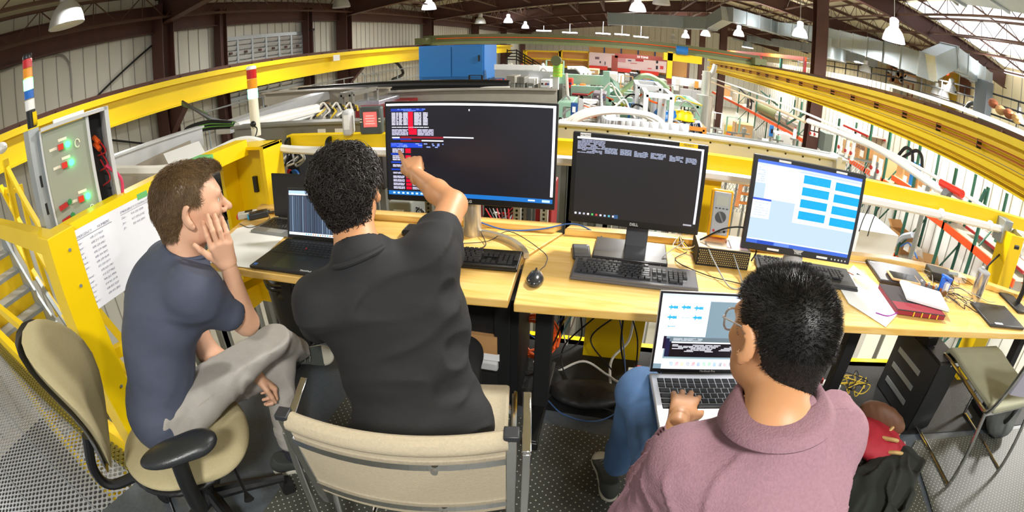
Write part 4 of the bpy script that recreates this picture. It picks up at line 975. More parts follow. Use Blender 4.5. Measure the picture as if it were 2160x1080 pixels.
NAVY = mat('navy jersey', '464C5E', .8, noise=.08, nscale=40, bump=.15, bscale=300); BTEE = mat('washed black jersey', '222224', .8, noise=.12, nscale=20, bump=.15, bscale=300)
MAUVE = mat('mauve chambray', '94707A', .85, noise=.22, nscale=160, bump=.3, bscale=250)
GJEAN = mat('pale grey denim', 'A09B94', .8, noise=.16, nscale=18, bump=.2, bscale=200); BJEAN = mat('blue denim', '4A6A94', .8, noise=.35, nscale=9, bump=.2, bscale=260); DKT = mat('dark trousers', '1A1A1E', .8)
EYEW = mat('eye white', 'E8E4DE', .2); IRIS = mat('eye iris', '4A5A60', .2); SOLE = mat('shoe sole', 'B8B4A4', .6); SHOE = mat('grey mesh shoe', '3A3E3A', .8, noise=.2, nscale=120); SOCK = mat('dark sock', '23242E', .9); LACE = mat('lace grey', '707468', .8)
def torso(hips, chest, neck, lsh, rsh, fwd, g=0., wb=1., ng=1.1):
    """g: cloth thickness"""
    up = neck - hips; up = up / np.linalg.norm(up); R0 = frm(fwd, up); sh = rsh - lsh; r = sh / np.linalg.norm(sh); R1 = np.stack([r, np.cross(up, r) / np.linalg.norm(np.cross(up, r)), up], 1)
    R1[:, 1] = np.cross(R1[:, 2], R1[:, 0]); mid = (hips + chest) / 2; shm = (lsh + rsh) / 2; R2 = (R0 + R1) / 2
    u2, _, v2 = np.linalg.svd(R2); R2 = u2 @ v2
    p = [ell(hips, (.165 * wb + g, .115 + g, .12 + g), R0), ell(mid, (.15 * wb + g, .108 + g, .15 + g), R0, .06), ell(chest, (.165 * wb + g, .115 + g, .17 + g), R2, .06),
         ell(shm * .65 + chest * .35, (.16 * wb + g, .095 + g, .12 + g), R1, .06), cap(lsh, rsh, .062 + g, .062 + g, .05), cap(shm * .5 + neck * .5, neck, .07 + g * ng, .058 + g * ng, .05)]
    return p
def neckring(neck, nb, lsh, rsh, fwd, f, r, drop, a0=0., a1=2 * PI, n=26):
    x = (rsh - lsh) / np.linalg.norm(rsh - lsh); y = np.array(fwd, float); y -= x * (x @ y); y /= np.linalg.norm(y); z = np.cross(x, y); c = neck + (nb - neck) * f
    return [c + x * r * math.cos(a) + y * r * 1.06 * math.sin(a) - z * drop * math.sin(a) for a in np.linspace(a0, a1, n)]
def skin_mat_fn(mats): pass
def eyes(parent, Rh, c, s=1.):
    for sg in (-1, 1):
        p = c + Rh @ (np.array([sg * .031, .0785, .008]) * s); o_ = np.array(parent.matrix_basis.translation); m = MB(); R3 = Matrix([list(map(float, r)) for r in Rh])
        m.ball(p - o_, .0122 * s, 16); m.lathe([(.0055 * s, .0112 * s), (.003 * s, .0127 * s), (0, .0128 * s)], c=p - o_, n=14, R=R3 @ rotx(-PI / 2), m=1); m.build('eye', [EYEW, IRIS], parent, smooth=60)
def brows(parent, Rh, c, mt, s=1.):
    m = MB()
    for sg in (-1, 1):
        pts = [c + Rh @ (np.array([sg * x, y, z]) * s) - np.array(parent.matrix_basis.translation) for x, y, z in ((.012, .0985, .024), (.028, .097, .03), (.045, .089, .026))]
        m = MB(); m.tube(spline(pts, 4), [.003, .0035, .004, .004, .004, .004, .0035, .003, .0015], 6); m.build('eyebrow', mt, parent)
def shoe(parent, heel, toe, up, mt=SHOE, name='shoe', label=None):
    heel = np.array(heel, float); toe = np.array(toe, float); f = toe - heel; L = np.linalg.norm(f); R = frm(f, up)
    T = lambda x, y, z: heel + R @ np.array([x, y, z]) * (L / .27)
    v = blob([ell(T(0, .03, .04), (.034, .045, .04), R), ell(T(0, .10, .045), (.036, .07, .04), R), ell(T(.004, .19, .03), (.043, .06, .028), R), ell(T(.004, .225, .025), (.038, .04, .022), R), cap(T(0, .04, .06), T(0, .05, .09), .033, .036), cut(T(0, 0, .012), -R[:, 2]), cut(T(0, 0, .095), R[:, 2] * 1 + R[:, 1] * .35)], .004, .03)
    o = blob_obj(name, [v], mt, parent, label)
    v = blob([ell(T(0, .035, .008), (.038, .048, .016), R), ell(T(0, .11, .008), (.034, .07, .016), R), ell(T(.004, .205, .01), (.047, .062, .018), R), cut(T(0, 0, .02), R[:, 2]), cut(T(0, 0, -.004), -R[:, 2])], .004, .03)
    s_ = blob_obj('sole', [v], SOLE, parent); s_.parent = o; s_.location = (0, 0, 0)
    m = MB(); o_ = np.array(parent.matrix_basis.translation)
    for k in range(4): a = .10 + k * .022; m.tube([T(-.02, a, .085 - k * .008) - o_, T(0, a + .01, .09 - k * .008) - o_, T(.02, a, .085 - k * .008) - o_], .0028, 5)
    l = m.build('lace', LACE, o); return o
def capP(loc): return loc
# ------------------------------------------------------------------ the person on the left
p1 = thing('person', 'person with short brown hair in a navy T-shirt and pale grey jeans, chin in hand', 'person', (-1.3, .66, 0))
neck = at(388, 545, 1.54); head = at(399, 434, 1.49); chest = at(338, 665, 1.66); hips = at(338, 855, 1.79); rsh = at(408, 612, 1.44); lsh = at(355, 560, 1.78)
relb = at(520, 680, 1.61); rwr = at(482, 560, 1.46); rhip = at(372, 885, 1.72); rknee = at(566, 712, 1.76); rank = at(628, 738, 2.08); lhip = at(345, 850, 1.88); lknee = at(583, 775, 1.96); lank = at(612, 940, 2.07)
lelb = at(440, 745, 1.82); lwr = at(538, 790, 1.86)
tf = np.array([.62, .78, 0]); Rh = frm((.60, .80, -.08), (-.03, .06, 1))
hp, hs, eb = head_prims(head, Rh, 1.05, 1.2)
nb = head + Rh @ np.array([0, -.02, -.075])
hp += [cap(nb, neck, .056, .062, .03)] + torso(hips, chest, neck, lsh, rsh, tf, -.01) + [cap(rsh, relb, .052, .040), cap(relb, rwr, .041, .026, .02), cap(lsh, lelb, .05, .04), cap(lelb, lwr, .04, .027)]
body = blob(hp + hs, .0045, .028)
# right hand: palm on the cheek, fingers up the face
kn = at(482, 512, 1.475); ft = at(466, 478, 1.44); R_h = frm(at(462, 505, 1.40) - rwr, np.array([.75, -.62, .1]))
hd = blob(hand_prims(rwr + (relb - rwr) * .0, R_h, [(.35, .55, .4), (.25, .5, .4), (.25, .45, .4), (.3, .5, .4)], .93, side=1, thumb=(.75, .1), spread=.03), .0022, .008, it=1)
R_l = frm(at(572, 812, 1.90) - lwr, np.array([.2, .4, 1]))
hd2 = blob(hand_prims(lwr, R_l, [(.8, .9, .6)] * 4, 1.0, side=-1, thumb=(.7, .5), spread=.05), .0025, .008, it=1)
blob_obj('body', [body, hd, hd2], SKIN_LIGHT, p1); eyes(p1, Rh, head, 1.05); brows(p1, Rh, head, HAIR_BR, 1.05)
# shirt
sh = torso(hips, chest, neck, lsh, rsh, tf, .020, 1.04); se = rsh + (relb - rsh) * .62; sl = lsh + (lelb - lsh) * .62
sh += [cap(rsh, se, .060, .060), cap(lsh, sl, .062, .058)]
sh += [sub(cap(rsh + (relb - rsh) * .45, relb, .052, .050), .004), sub(cap(neck + (nb - neck) * .7, nb + (nb - neck) * .5, .066, .072), .006), cut(se, relb - rsh) if False else sub(ell(relb, (.085, .085, .085)), .003), cut(neck + (neck - hips) * .05, (neck - hips) * 1.0 + tf * .0)]
v = blob(sh, .006, .07, folds(.0045, 20, 3, (.7, .5, -.6), .0025), 2); blob_obj('t_shirt', [v], NAVY, p1)
ring = neckring(neck, nb, lsh, rsh, tf, .12, .068, .02)
MB().tube(ring[:-1], .008, 8, closed=True).build('collar', NAVY, p1, world=True)
# trousers
tr = [ell(hips, (.178, .13, .12), frm(tf, (0, 0, 1))), cap(rhip, rknee, .098, .070), cap(rknee, rank, .068, .050), cap(lhip, lknee, .095, .068), cap(lknee, lank + (lknee - lank) * .12, .066, .052), cut(hips + np.array([0, 0, .085]), (0, 0, 1))]
v = blob(tr, .006, .04, folds(.010, 22, 8, (.5, -.6, .6), .003), 2); blob_obj('jeans', [v], GJEAN, p1)
v = blob([cap(lank + (lknee - lank) * .22, lank + (lknee - lank) * .08, .056, .052)], .005, .02, wrinkle(.004, 60, 9, (.3, .3, 2)), 1); blob_obj('trouser_cuff', [v], GJEAN, p1)
m = MB(); q = frm(rknee - rhip, (0, -.3, 1)); c0 = rhip + (rknee - rhip) * .22; m.tube([c0 + q @ np.array([.075 + .0, t, .045 - abs(t) * .1]) for t in np.linspace(-.06, .06, 7)], .004, 5); m.build('pocket_seam', GJEAN, p1, world=True)
for q in (cap(lank + (lknee - lank) * .2, lank - np.array([0, 0, .05]), .042, .040), cap(rank + (rknee - rank) * .1, rank + (rank - rknee) * .12, .042, .04)): blob_obj('sock', [blob([q], .005, .01)], SOCK, p1)
shoe(p1, (lank[0] - .10, lank[1] - .055, .003), (lank[0] + .135, lank[1] + .10, .003), (0, 0, 1))
fd = (rank - rknee) / np.linalg.norm(rank - rknee); hl = rank + fd * .10 - np.array([.09, .01, .0]) + np.array([0, 0, -.02]); shoe(p1, hl, hl + np.array([.25, .02, .045]), np.array([.1, -.9, .35]))
# hair
crown = np.array([0, -.05, .1])
def dirs(c, Rh, s, cr, sweep=(0, 0, 0)):
    def f(P):
        l = (P - c) @ Rh / s; d = l - cr; d[:, 2] -= .06; d += np.array(sweep); return d @ Rh.T
    return f
inner = [ell(head + Rh @ np.array([0, -.012, .030]), (.089, .110, .098), Rh), ell(head + Rh @ np.array([0, .055, .082]), (.062, .055, .040), Rh), cap(head + Rh @ np.array([0, -.06, -.02]), head + Rh @ np.array([0, -.055, -.07]), .058, .048, .03)]
def g1(l): x, y, z = l[:, 0], l[:, 1], l[:, 2]; return ((z > .042 + np.clip(y - .02, 0, .06) * .75) | ((y < .02) & (z > -.01)) | ((y < -.014) & (z > -.085 + (y > -.03) * .05)) | ((y < .032) & (z > -.022) & (y > .012) & (np.abs(x) > .055))) & ~((np.abs(x) > .06) & (y > -.03) & (y < .03) & (z < .012))
def dfr(P):
    l = (P - head) @ Rh; d = l - crown; d[:, 2] -= .06; d /= np.linalg.norm(d, axis=1)[:, None]; t = np.clip((l[:, 1] - .01) / .05, 0, 1)[:, None]; return (d * (1 - t) + t * np.array([.8, -.1, .5])) @ Rh.T
hair('hair', head, Rh, 1., HAIR_BR, p1, inner, g1, 10000, lambda l: .036 - .016 * (l[:, 2] < 0) - .01 * (np.abs(l[:, 0]) > .06), .0011, dfr, seed=3, lift=.32, droop=.15, jit=.35, curl=.003, curlf=70)

# ------------------------------------------------------------------ the person in the middle
p2 = thing('person', 'person with curly black hair in a black T-shirt pointing at the widest monitor', 'person', (-.5, 1.0, 0))
neck = at(757, 540, 1.37); head = at(733, 402, 1.415); chest = at(842, 700, 1.48); hips = at(880, 905, 1.58); lsh = at(678, 640, 1.44); rsh = at(908, 545, 1.42)
relb = at(955, 432, 1.64); rwr = at(876, 367, 1.885); tip = at(848, 306, 2.055); lelb = at(672, 690, 1.66); lwr = at(705, 600, 1.86)
tf = np.array([-.35, .93, 0]); Rh = frm((-.30, .94, -.12), (-.16, .0, 1)); HS = 1.0
hp, hs, eb = head_prims(head, Rh, HS, 1.); nb = head + Rh @ np.array([0, -.02, -.075])
hp += [cap(nb, neck, .060, .066, .03)] + torso(hips, chest, neck, lsh, rsh, tf, -.01, 1.1) + [cap(rsh, relb, .056, .047), cap(relb, relb * .6 + rwr * .4, .047, .042, .02), cap(relb * .6 + rwr * .4, rwr, .042, .027, .02), cap(lsh, lelb, .05, .04), cap(lelb, lwr, .04, .028)]
body = blob(hp + hs, .0045, .028)
R_h = frm(tip - rwr, np.array([.55, -.6, .65])); dl = np.linalg.norm(tip - rwr)
R_h = frm(at(866, 326, 1.99) - rwr, np.array([.25, -.8, .5]))
hd = blob(hand_prims(rwr, R_h, [(-.0, .12, .1), (1.25, 1.4, .8), (1.3, 1.45, .8), (1.3, 1.4, .8)], 1.05, side=1, thumb=(.5, .45), spread=.1), .0022, .008, it=1)
R_l = frm(np.array([.1, 1, 0]), (0, 0, 1)); hd2 = blob(hand_prims(lwr, R_l, [(.3, .4, .3)] * 4, 1., side=-1), .003, .008, it=1)
blob_obj('body', [body, hd, hd2], SKIN_WARM, p2); eyes(p2, Rh, head, HS)
se = rsh + (relb - rsh) * .40; sl = lsh + (lelb - lsh) * .8
sh = torso(hips, chest, neck, lsh, rsh, tf, .02, 1.22) + [cap(rsh, se, .076, .070), cap(lsh, sl, .074, .068), cap(rsh * .6 + chest * .4, se, .06, .05)]
sh += [ell(hips + np.array([.02, 0, .02]), (.225, .15, .14), frm(tf, neck - hips), .06)]
sh += [sub(cap(rsh + (relb - rsh) * .3, relb, .0595, .056), .004), sub(cap(se, relb + (relb - rsh) * .2, .0585, .056), .002), sub(ell(relb + (relb - rsh) * .0, (.098, .098, .098)), .004), sub(cap(neck + (nb - neck) * .66, nb + (nb - neck) * .5, .070, .078), .006), cut(neck + (neck - hips) * .12, neck - hips)]
tr2 = folds(.011, 23, 14, (.75, .1, .5), .004)
v = blob(sh, .006, .05, tr2, 2); blob_obj('t_shirt', [v], BTEE, p2)
ring = neckring(neck, nb, lsh, rsh, tf, .0, .077, .02)
MB().tube(ring[:-1], .009, 8, closed=True).build('collar', BTEE, p2, world=True)
kn_ = hips + np.array([-.28, .42, -.02]); kn2 = hips + np.array([.02, .46, -.02])
v = blob([ell(hips - np.array([0, 0, .03]), (.19, .14, .11), frm(tf, (0, 0, 1))), cap(hips + np.array([-.09, 0, -.03]), kn_, .085, .066), cap(hips + np.array([.09, .03, -.03]), kn2, .085, .066), cap(kn_, (kn_[0] - .02, kn_[1] + .05, .12), .062, .05), cap(kn2, (kn2[0], kn2[1] + .05, .12), .062, .05)], .007, .04); blob_obj('trousers', [v], DKT, p2)
for q in (kn_, kn2): shoe(p2, (q[0], q[1] - .02, .003), (q[0] - .03, q[1] + .24, .003), (0, 0, 1))
inner = [ell(head + Rh @ np.array([0, -.008, .03]), (.089, .108, .098), Rh), ell(head + Rh @ np.array([0, .035, .06]), (.07, .06, .05), Rh), cap(head + Rh @ np.array([0, -.06, -.01]), head + Rh @ np.array([0, -.05, -.075]), .062, .050, .03)]
def g2(l): x, y, z = l[:, 0], l[:, 1], l[:, 2]; return ((z > .045) | ((y < .02) & (z > -.015)) | ((y < -.015) & (z > -.1))) & ~((np.abs(x) > .06) & (y > -.045) & (y < .03) & (z < .02))
hair('hair', head, Rh, 1., HAIR_BK, p2, inner, g2, 6500, lambda l: .064 - .034 * (l[:, 2] < .0), .0023, dirs(head, Rh, 1, np.array([0, -.05, .08])), seed=5, disp=wrinkle(.005, 60, 4), lift=.34, droop=.3, jit=.7, curl=.012, curlf=62, segs=8)

# ------------------------------------------------------------------ the person in front
p3 = thing('person', 'person with cropped black hair and glasses in a mauve shirt typing on a silver laptop', 'person', (.42, .6, 0))
neck = at(1640, 888, .90); head = at(1648, 706, .93); lsh = at(1455, 985, .95); rsh = at(1752, 925, 1.03); hips = np.array([.43, .47, .53]); chest = (neck * .45 + hips * .55) + np.array([0, -.02, 0])
lelb = np.array([.15, .66, .63]); lwr = Z(1434, 880, .735); relb = rsh + np.array([.10, .05, -.26]); rwr = np.array([.52, .98, .735])
tf = np.array([-.12, .99, 0]); Rh = frm((-.32, .88, -.32), (.03, .3, 1)); HS = 1.06
hp, hs, eb = head_prims(head, Rh, HS, 1.); nb = head + Rh @ np.array([0, -.02, -.08])
hp += [cap(nb, neck, .060, .068, .03)] + torso(hips, chest, neck, lsh, rsh, tf, -.01, 1.0) + [cap(rsh, relb, .052, .042), cap(relb, rwr, .042, .028), cap(lsh, lelb, .052, .042), cap(lelb, lwr, .042, .028)]
body = blob(hp + hs, .0045, .028)
R_l = frm(Z(1446, 838, .725) - lwr, np.array([-.05, -.15, 1])); hd = blob(hand_prims(lwr, R_l, [(.35, .5, .4), (.25, .5, .4), (.25, .45, .4), (.3, .5, .4)], 1.0, side=-1, thumb=(.75, .4), spread=.16), .0022, .008, it=1)
R_r = frm(np.array([-.1, 1, 0]), (0, 0, 1)); hd2 = blob(hand_prims(rwr, R_r, [(.35, .5, .4)] * 4, 1.0, side=1), .003, .008, it=1)
blob_obj('body', [body, hd, hd2], SKIN_TAN, p3); eyes(p3, Rh, head, HS); brows(p3, Rh, head, HAIR_BK2, HS)
se = lwr + (lelb - lwr) * .25; sr = rwr + (relb - rwr) * .12
sh = torso(hips, chest, neck, lsh, rsh, tf, .018, 1.0, .5) + [cap(rsh, relb, .066, .060), cap(relb, sr, .060, .048), cap(lsh, lelb, .066, .060), cap(lelb, se, .060, .044, .02), ell((lsh + rsh) / 2 - np.array([0, .05, .1]), (.19, .10, .16), frm(tf, neck - hips), .05)]
sh += [sub(cap(neck + (nb - neck) * .8, nb + (nb - neck) * .4, .073, .082), .006), sub(cap(se, lwr, .037, .034), .002), cut(neck + (neck - hips) * .12, (neck - hips))]
v = blob(sh, .0055, .05, folds(.015, 25, 21, (.8, .3, .5), .005), 2); sh3 = v; blob_obj('shirt', [v], MAUVE, p3)
Rg = lambda f, r, dz: neckring(neck, nb, lsh, rsh, tf, f, r, dz, .60 * PI, 2.40 * PI, 44)
m = MB(); RR_ = [Rg(.46, .074, .02), Rg(.70, .073, .02), Rg(.66, .084, .022), Rg(.38, .097, .026), Rg(.10, .110, .03)]
for a_, b_ in zip(RR_[:-1], RR_[1:]):
    for i in range(43): m.quad(a_[i], a_[i + 1], b_[i + 1], b_[i])
o = m.build('collar', MAUVE, p3, world=True, smooth=70); o.modifiers.new('t', 'SOLIDIFY').thickness = .005; o.modifiers.new('w', 'WELD').merge_threshold = .0005; o.modifiers.move(1, 0)
MB().tube([p + (q - p) * .1 for p, q in zip(RR_[4], RR_[3])], .0026, 6).build('collar_stitch', mat('mauve seam', '6A4A52', .9), p3, world=True)
up3 = (neck - hips) / np.linalg.norm(neck - hips); VV = sh3[0]; L_ = (VV - neck) @ frm(tf, up3)
def seam(name, fn, lo, hi, n=18):
    pts = []
    for t in np.linspace(lo, hi, n):
        ok = (np.abs(L_[:, 0] - t) < .012) & (np.abs(L_[:, 2] - fn(t)) < .010) & (L_[:, 1] < 0)
        if ok.any(): pts.append(VV[ok][np.argmin(L_[ok][:, 1])])
    if len(pts) > 3: MB().tube(spline(pts, 3), .0022, 6).build(name, mat('mauve seam', '6A4A52', .9), p3, world=True)
seam('yoke_seam', lambda t: -.19 - .3 * t * t, -.19, .19)
seam('pleat', lambda t: -.19 - (t + .03) * 9, -.03, -.01, 14)
# trousers and shoes
lk = Z(1338, 825, .63); lk[0] += .02; an = np.array([.15, 1.27, .12]); rk = lk + np.array([.33, .05, 0])
v = blob([ell(hips, (.18, .14, .11), frm(tf, (0, 0, 1))), cap(hips + np.array([-.1, 0, -.0]), lk, .085, .068), cap(lk, an + np.array([0, 0, .03]), .066, .052), cap(hips + np.array([.1, 0, 0]), rk, .085, .068), cap(rk, rk + np.array([.03, .1, -.5]), .066, .05)], .006, .04, folds(.009, 22, 31, (.8, .3, .1), .003), 2); blob_obj('jeans', [v], BJEAN, p3)
shoe(p3, (an[0] - .0, an[1] - .08, .003), (an[0] - .07, an[1] + .18, .003), (0, 0, 1)); q = rk + np.array([.03, .1, 0]); shoe(p3, (q[0], q[1] - .06, .003), (q[0] + .03, q[1] + .2, .003), (0, 0, 1))
inner = [ell(head + Rh @ np.array([0, -.014, .026]) * HS, np.array([.083, .105, .094]) * HS, Rh), ell(head + Rh @ np.array([0, .03, .06]) * HS, np.array([.068, .06, .048]) * HS, Rh), cap(head + Rh @ np.array([0, -.06, -.02]), head + Rh @ np.array([0, -.052, -.085]), .057, .050, .03)]
def g3(l): x, y, z = l[:, 0], l[:, 1], l[:, 2]; return ((z > .05) | ((y < .03) & (z > .0)) | ((y < -.012) & (z > -.105)) | ((y < .04) & (y > .012) & (z > -.01) & (np.abs(x) > .055))) & ~((np.abs(x) > .06) & (y > -.03) & (y < .028) & (z < .014))
hair('hair', head, Rh, HS, HAIR_BK2, p3, inner, g3, 18000, lambda l: .017 - .009 * (l[:, 2] < -.02) - .004 * (np.abs(l[:, 0]) > .06), .0007, dirs(head, Rh, HS, np.array([0, -.06, .1])), seed=9, lift=.75, droop=.1, jit=.35, segs=4)
# glasses
gl = thing('eyeglasses', 'clear framed eyeglasses worn by the person in front', 'glasses', head); GF = mat('clear frame', 'E0D8D0', .15, trans=.5); GLS = mat('lens glass', 'FFFFFF', .02, trans=1., ior=1.45)
Tg = lambda x, y, z: Rh @ (np.array([x, y, z]) * HS)
for sg in (-1, 1):
    rim = [Tg(sg * .034 + .026 * math.copysign(abs(math.cos(a)) ** .6, math.cos(a)), .112 - abs(sg * .034 + .026 * math.cos(a)) * .12, .004 + .021 * math.copysign(abs(math.sin(a)) ** .6, math.sin(a))) for a in np.linspace(0, 2 * PI, 25)[:-1]]
    MB().tube(rim, .0022, 8, closed=True).build('rim', GF, gl); MB().tube([Tg(sg * .061, .105, .012), Tg(sg * .078, .085, .012), Tg(sg * .087, .01, .012), Tg(sg * .088, -.012, -.005)], .0018, 6).build('temple', GF, gl)
    m = MB(); m.add(rim, [tuple(range(len(rim)))]); o = m.build('lens', GLS, gl, smooth=0); o.modifiers.new('t', 'SOLIDIFY').thickness = .0015
MB().tube([Tg(-.009, .110, .01), Tg(0, .114, .012), Tg(.009, .110, .01)], .002, 6).build('bridge', GF, gl)
# ================================================================== chairs
BEI = mat('beige woven upholstery', 'B5A88E', .85, noise=.14, nscale=150, bump=.25, bscale=260); TAUPE = mat('taupe office upholstery', 'B0A47E', .8, noise=.08, nscale=120, bump=.15, bscale=250); PALE = mat('pale grey green upholstery', '9A9A82', .8, noise=.08)
BRNS = mat('brown shell', '5C4A38', .5)
def side_chair(lab, loc, rz, up_m, arms=False, back_h=.82):
    """sled based side chair, local +y is the way it faces"""
    t = thing('side_chair', lab, 'chair', loc, rz)
    for s in (-1, 1):
        x = .262 * s; m = MB()
        p = [(x, -.20, .44), (x, -.245, .2), (x, -.26, .03), (x, -.235, .012), (x, 0, .012), (x, .23, .012), (x, .262, .03), (x, .265, .2), (x, .275, .42), (x, .25, .452), (x, .1, .45), (x, -.15, .44), (x, -.215, .46), (x, -.26, .6), (x, -.30, back_h - .02)]
        m.tube(spline(p, 4), .0115, 10); m.build('frame_tube', CHROME, t)
    MB().beam((-.26, -.2, .435), (.26, -.2, .435), .02, .02).build('crossbar', CHROME, t); MB().beam((-.26, .2, .44), (.26, .2, .44), .02, .02).build('crossbar', CHROME, t)
    # seat with a waterfall edge
    m = MB(); prof = [(-.24, .455), (-.1, .452), (.1, .458), (.2, .47), (.26, .465), (.29, .44)]
    for i in range(len(prof) - 1):
        (y0, z0), (y1, z1) = prof[i], prof[i + 1]; m.add([(-.245, y0, z0), (.245, y0, z0), (.245, y1, z1), (-.245, y1, z1), (-.245, y0, z0 + .035), (.245, y0, z0 + .035), (.245, y1, z1 + .035), (-.245, y1, z1 + .035)], [(0, 1, 2, 3)[::-1], (4, 5, 6, 7), (0, 4, 7, 3), (1, 2, 6, 5)] + ([(0, 1, 5, 4)] if i == 0 else []) + ([(3, 7, 6, 2)] if i == len(prof) - 2 else []))
    m.build('seat', up_m, t, bevel=.01, smooth=50)
    return t
def curved_back(t, up_m, z0, z1, y0, y1, w, bend, th, roll=True, bars=True, flat=None):
    n = 16; m = MB(); rows = 8; vs = []; fs = []
    for side in (0, 1):
        for j in range(rows + 1):
            f = j / rows; z = z0 + (z1 - z0) * f; y = y0 + (y1 - y0) * f
            for i in range(n + 1):
                u = i / n * 2 - 1; vs.append((u * w / 2, y - bend * (1 - u * u) + (th / 2 if side else -th / 2) * (1 if not roll or f < .85 else 1.0), z))
    N = (n + 1) * (rows + 1)
    for j in range(rows):
        for i in range(n):
            a = j * (n + 1) + i; fs += [(a, a + 1, a + n + 2, a + n + 1), (N + a + n + 1, N + a + n + 2, N + a + 1, N + a)]
    for i in range(n): a = i; b = rows * (n + 1) + i; fs += [(N + a, N + a + 1, a + 1, a), (b, b + 1, N + b + 1, N + b)]
    for j in range(rows): a = j * (n + 1); b = a + n; fs += [(a, a + n + 1, N + a + n + 1, N + a), (b + n + 1, b, N + b, N + b + n + 1)]
    m.add(vs, fs); m.build('backrest', up_m, t, smooth=50)
    if roll:
        MB().tube([(u * w / 2, y1 - bend * (1 - u * u), z1) for u in np.linspace(-1, 1, 17)], .024, 12).build('rolled_edge', up_m, t)
    if bars:
        for f in (.83, .16):
            z = z0 + (z1 - z0) * f; y = y0 + (y1 - y0) * f; m = MB(); pp = [(u * w / 2, y - bend * (1 - u * u) - th / 2 - .006, z) for u in np.linspace(-1, 1, 13)]
            for p, q in zip(pp[:-1], pp[1:]): m.beam(p, q, .010, .020)
            m.build('back_strip', CHROME, t); MB().cyl((.10, y - bend - th / 2 - .013, z), (.10, y - bend - th / 2 - .02, z), .008, n=10).build('screw', STEEL, t)
        for s in (-1, 1):
            m = MB(); m.beam((s * (w / 2 + .012), y0 - .0, z0 - .06), (s * (w / 2 + .012), y1, z1 + .015), .026, .03, up=(0, 1, 0)); m.build('back_upright', CHROME, t, bevel=.003)
            MB().box((s * (w / 2 + .012), y1, z1 + .02), (.034, .036, .016)).build('end_cap', DGR, t, bevel=.003)
# chair of the person in the middle: its back faces the camera
c2 = side_chair('beige fabric chair with chrome strips that the black T-shirted person sits on', (-.46, .95, 0), .19, BEI)
curved_back(c2, BEI, .51, .815, -.255, -.30, .50, .035, .03)
for s in (-1, 1):
    m = MB(); m.tube(spline([(s * .30, -.28, .60), (s * .302, -.27, .76), (s * .302, -.20, .80), (s * .302, -.02, .80)], 5), .012, 10) if s < 0 else None
    m = MB(); m.beam((s * .296, -.30, .30), (s * .296, -.27, .74), .022, .012, up=(0, 1, 0)); m.beam((s * .296, -.27, .74), (s * .296, -.10, .78), .022, .012, up=(0, 0, 1)); m.build('side_loop', CHROME, c2, bevel=.003)
c4 = side_chair('empty pale chair with bent chrome tube frame at the right', (2.19, 1.47, 0), .06, PALE)
curved_back(c4, mat('lilac grey plastic back', 'A9A6B0', .45), .60, .83, -.27, -.31, .50, .05, .02, roll=False, bars=False)
c3 = side_chair('chrome framed chair under the person in the mauve shirt', (.44, .52, 0), .10, BEI)
curved_back(c3, BEI, .54, .72, -.27, -.30, .48, .03, .02, roll=False, bars=False)

# office chair of the person on the left
oc = thing('office_chair', 'taupe office chair with black armrest and five castors at the left', 'office chair', (-1.31, .63, 0), -.62)
Rl = lambda p: p
seat = blob([ell((0, .0, .45), (.245, .25, .045)), ell((0, .12, .445), (.235, .16, .045), k=.05)], .008, .03); seat = (seat[0] + np.array(oc.location), seat[1])
blob_obj('seat', [seat], TAUPE, oc)
seat2 = blob([ell((0, .0, .42), (.25, .255, .035)), cut((0, 0, .437), (0, 0, 1))], .01, .03); blob_obj('seat_shell', [(seat2[0] + np.array(oc.location), seat2[1])], BLK, oc)
def oval_back(c, w, h, th, tilt, bend, name, mt, off):
    m = MB(); n = 28; rings = 9; vs = []; fs = []
    R = rotx(-tilt)
    for side in (1, -1):
        for j in range(rings + 1):
            r = j / rings
            for i in range(n):
                a = 2 * PI * i / n; x = w / 2 * r * math.copysign(abs(math.cos(a)) ** .85, math.cos(a)); z = h / 2 * r * math.sin(a) * (1 + .0); x *= (1 + .12 * math.sin(a) * r)
                y = side * th * math.sqrt(max(0, 1 - r ** 3)) + bend * (x / (w / 2)) ** 2 + .04 * math.cos(z / (h / 2) * 2.4)
                vs.append(R @ Vector((x, y + off, z)) + Vector(c))
    K = (rings + 1) * n
    for sd in (0, 1):
        for j in range(rings):
            for i in range(n):
                a = sd * K + j * n + i; b = sd * K + j * n + (i + 1) % n; q = (a, b, b + n, a + n); fs.append(q if sd == 0 else q[::-1])
    m.add(vs, fs); return m.build(name, mt, oc, smooth=70)
BT = (.03, -.30, .775)
oval_back(BT, .42, .54, .028, -.16, .05, 'backrest', TAUPE, .0); oval_back(BT, .435, .56, .014, -.16, .05, 'back_shell', BLK, -.024)
MB().tube(spline([(0, -.34, .60), (0, -.40, .45), (0, -.36, .36), (0, -.15, .375), (0, 0, .38)], 6), .022, 10).build('back_stem', BLK, oc)
for s in (1, -1):
    pad = blob([ell((s * .31, .03, .66), (.055, .135, .028)), ell((s * .31, .10, .658), (.05, .06, .026))], .006, .02); blob_obj('armrest', [(pad[0] + np.array(oc.location), pad[1])], mat('soft black vinyl', '26282A', .32, bump=.1, bscale=300), oc)
    m = MB(); m.tube(spline([(s * .31, .02, .64), (s * .315, .0, .52), (s * .29, -.01, .40), (s * .15, 0, .385)], 6), [.03] * 13 + [.024] * 6, 12); m.build('arm_support', BLK, oc)
MB().cyl((0, 0, .12), (0, 0, .42), .028, n=16).build('gas_column', BLK, oc)
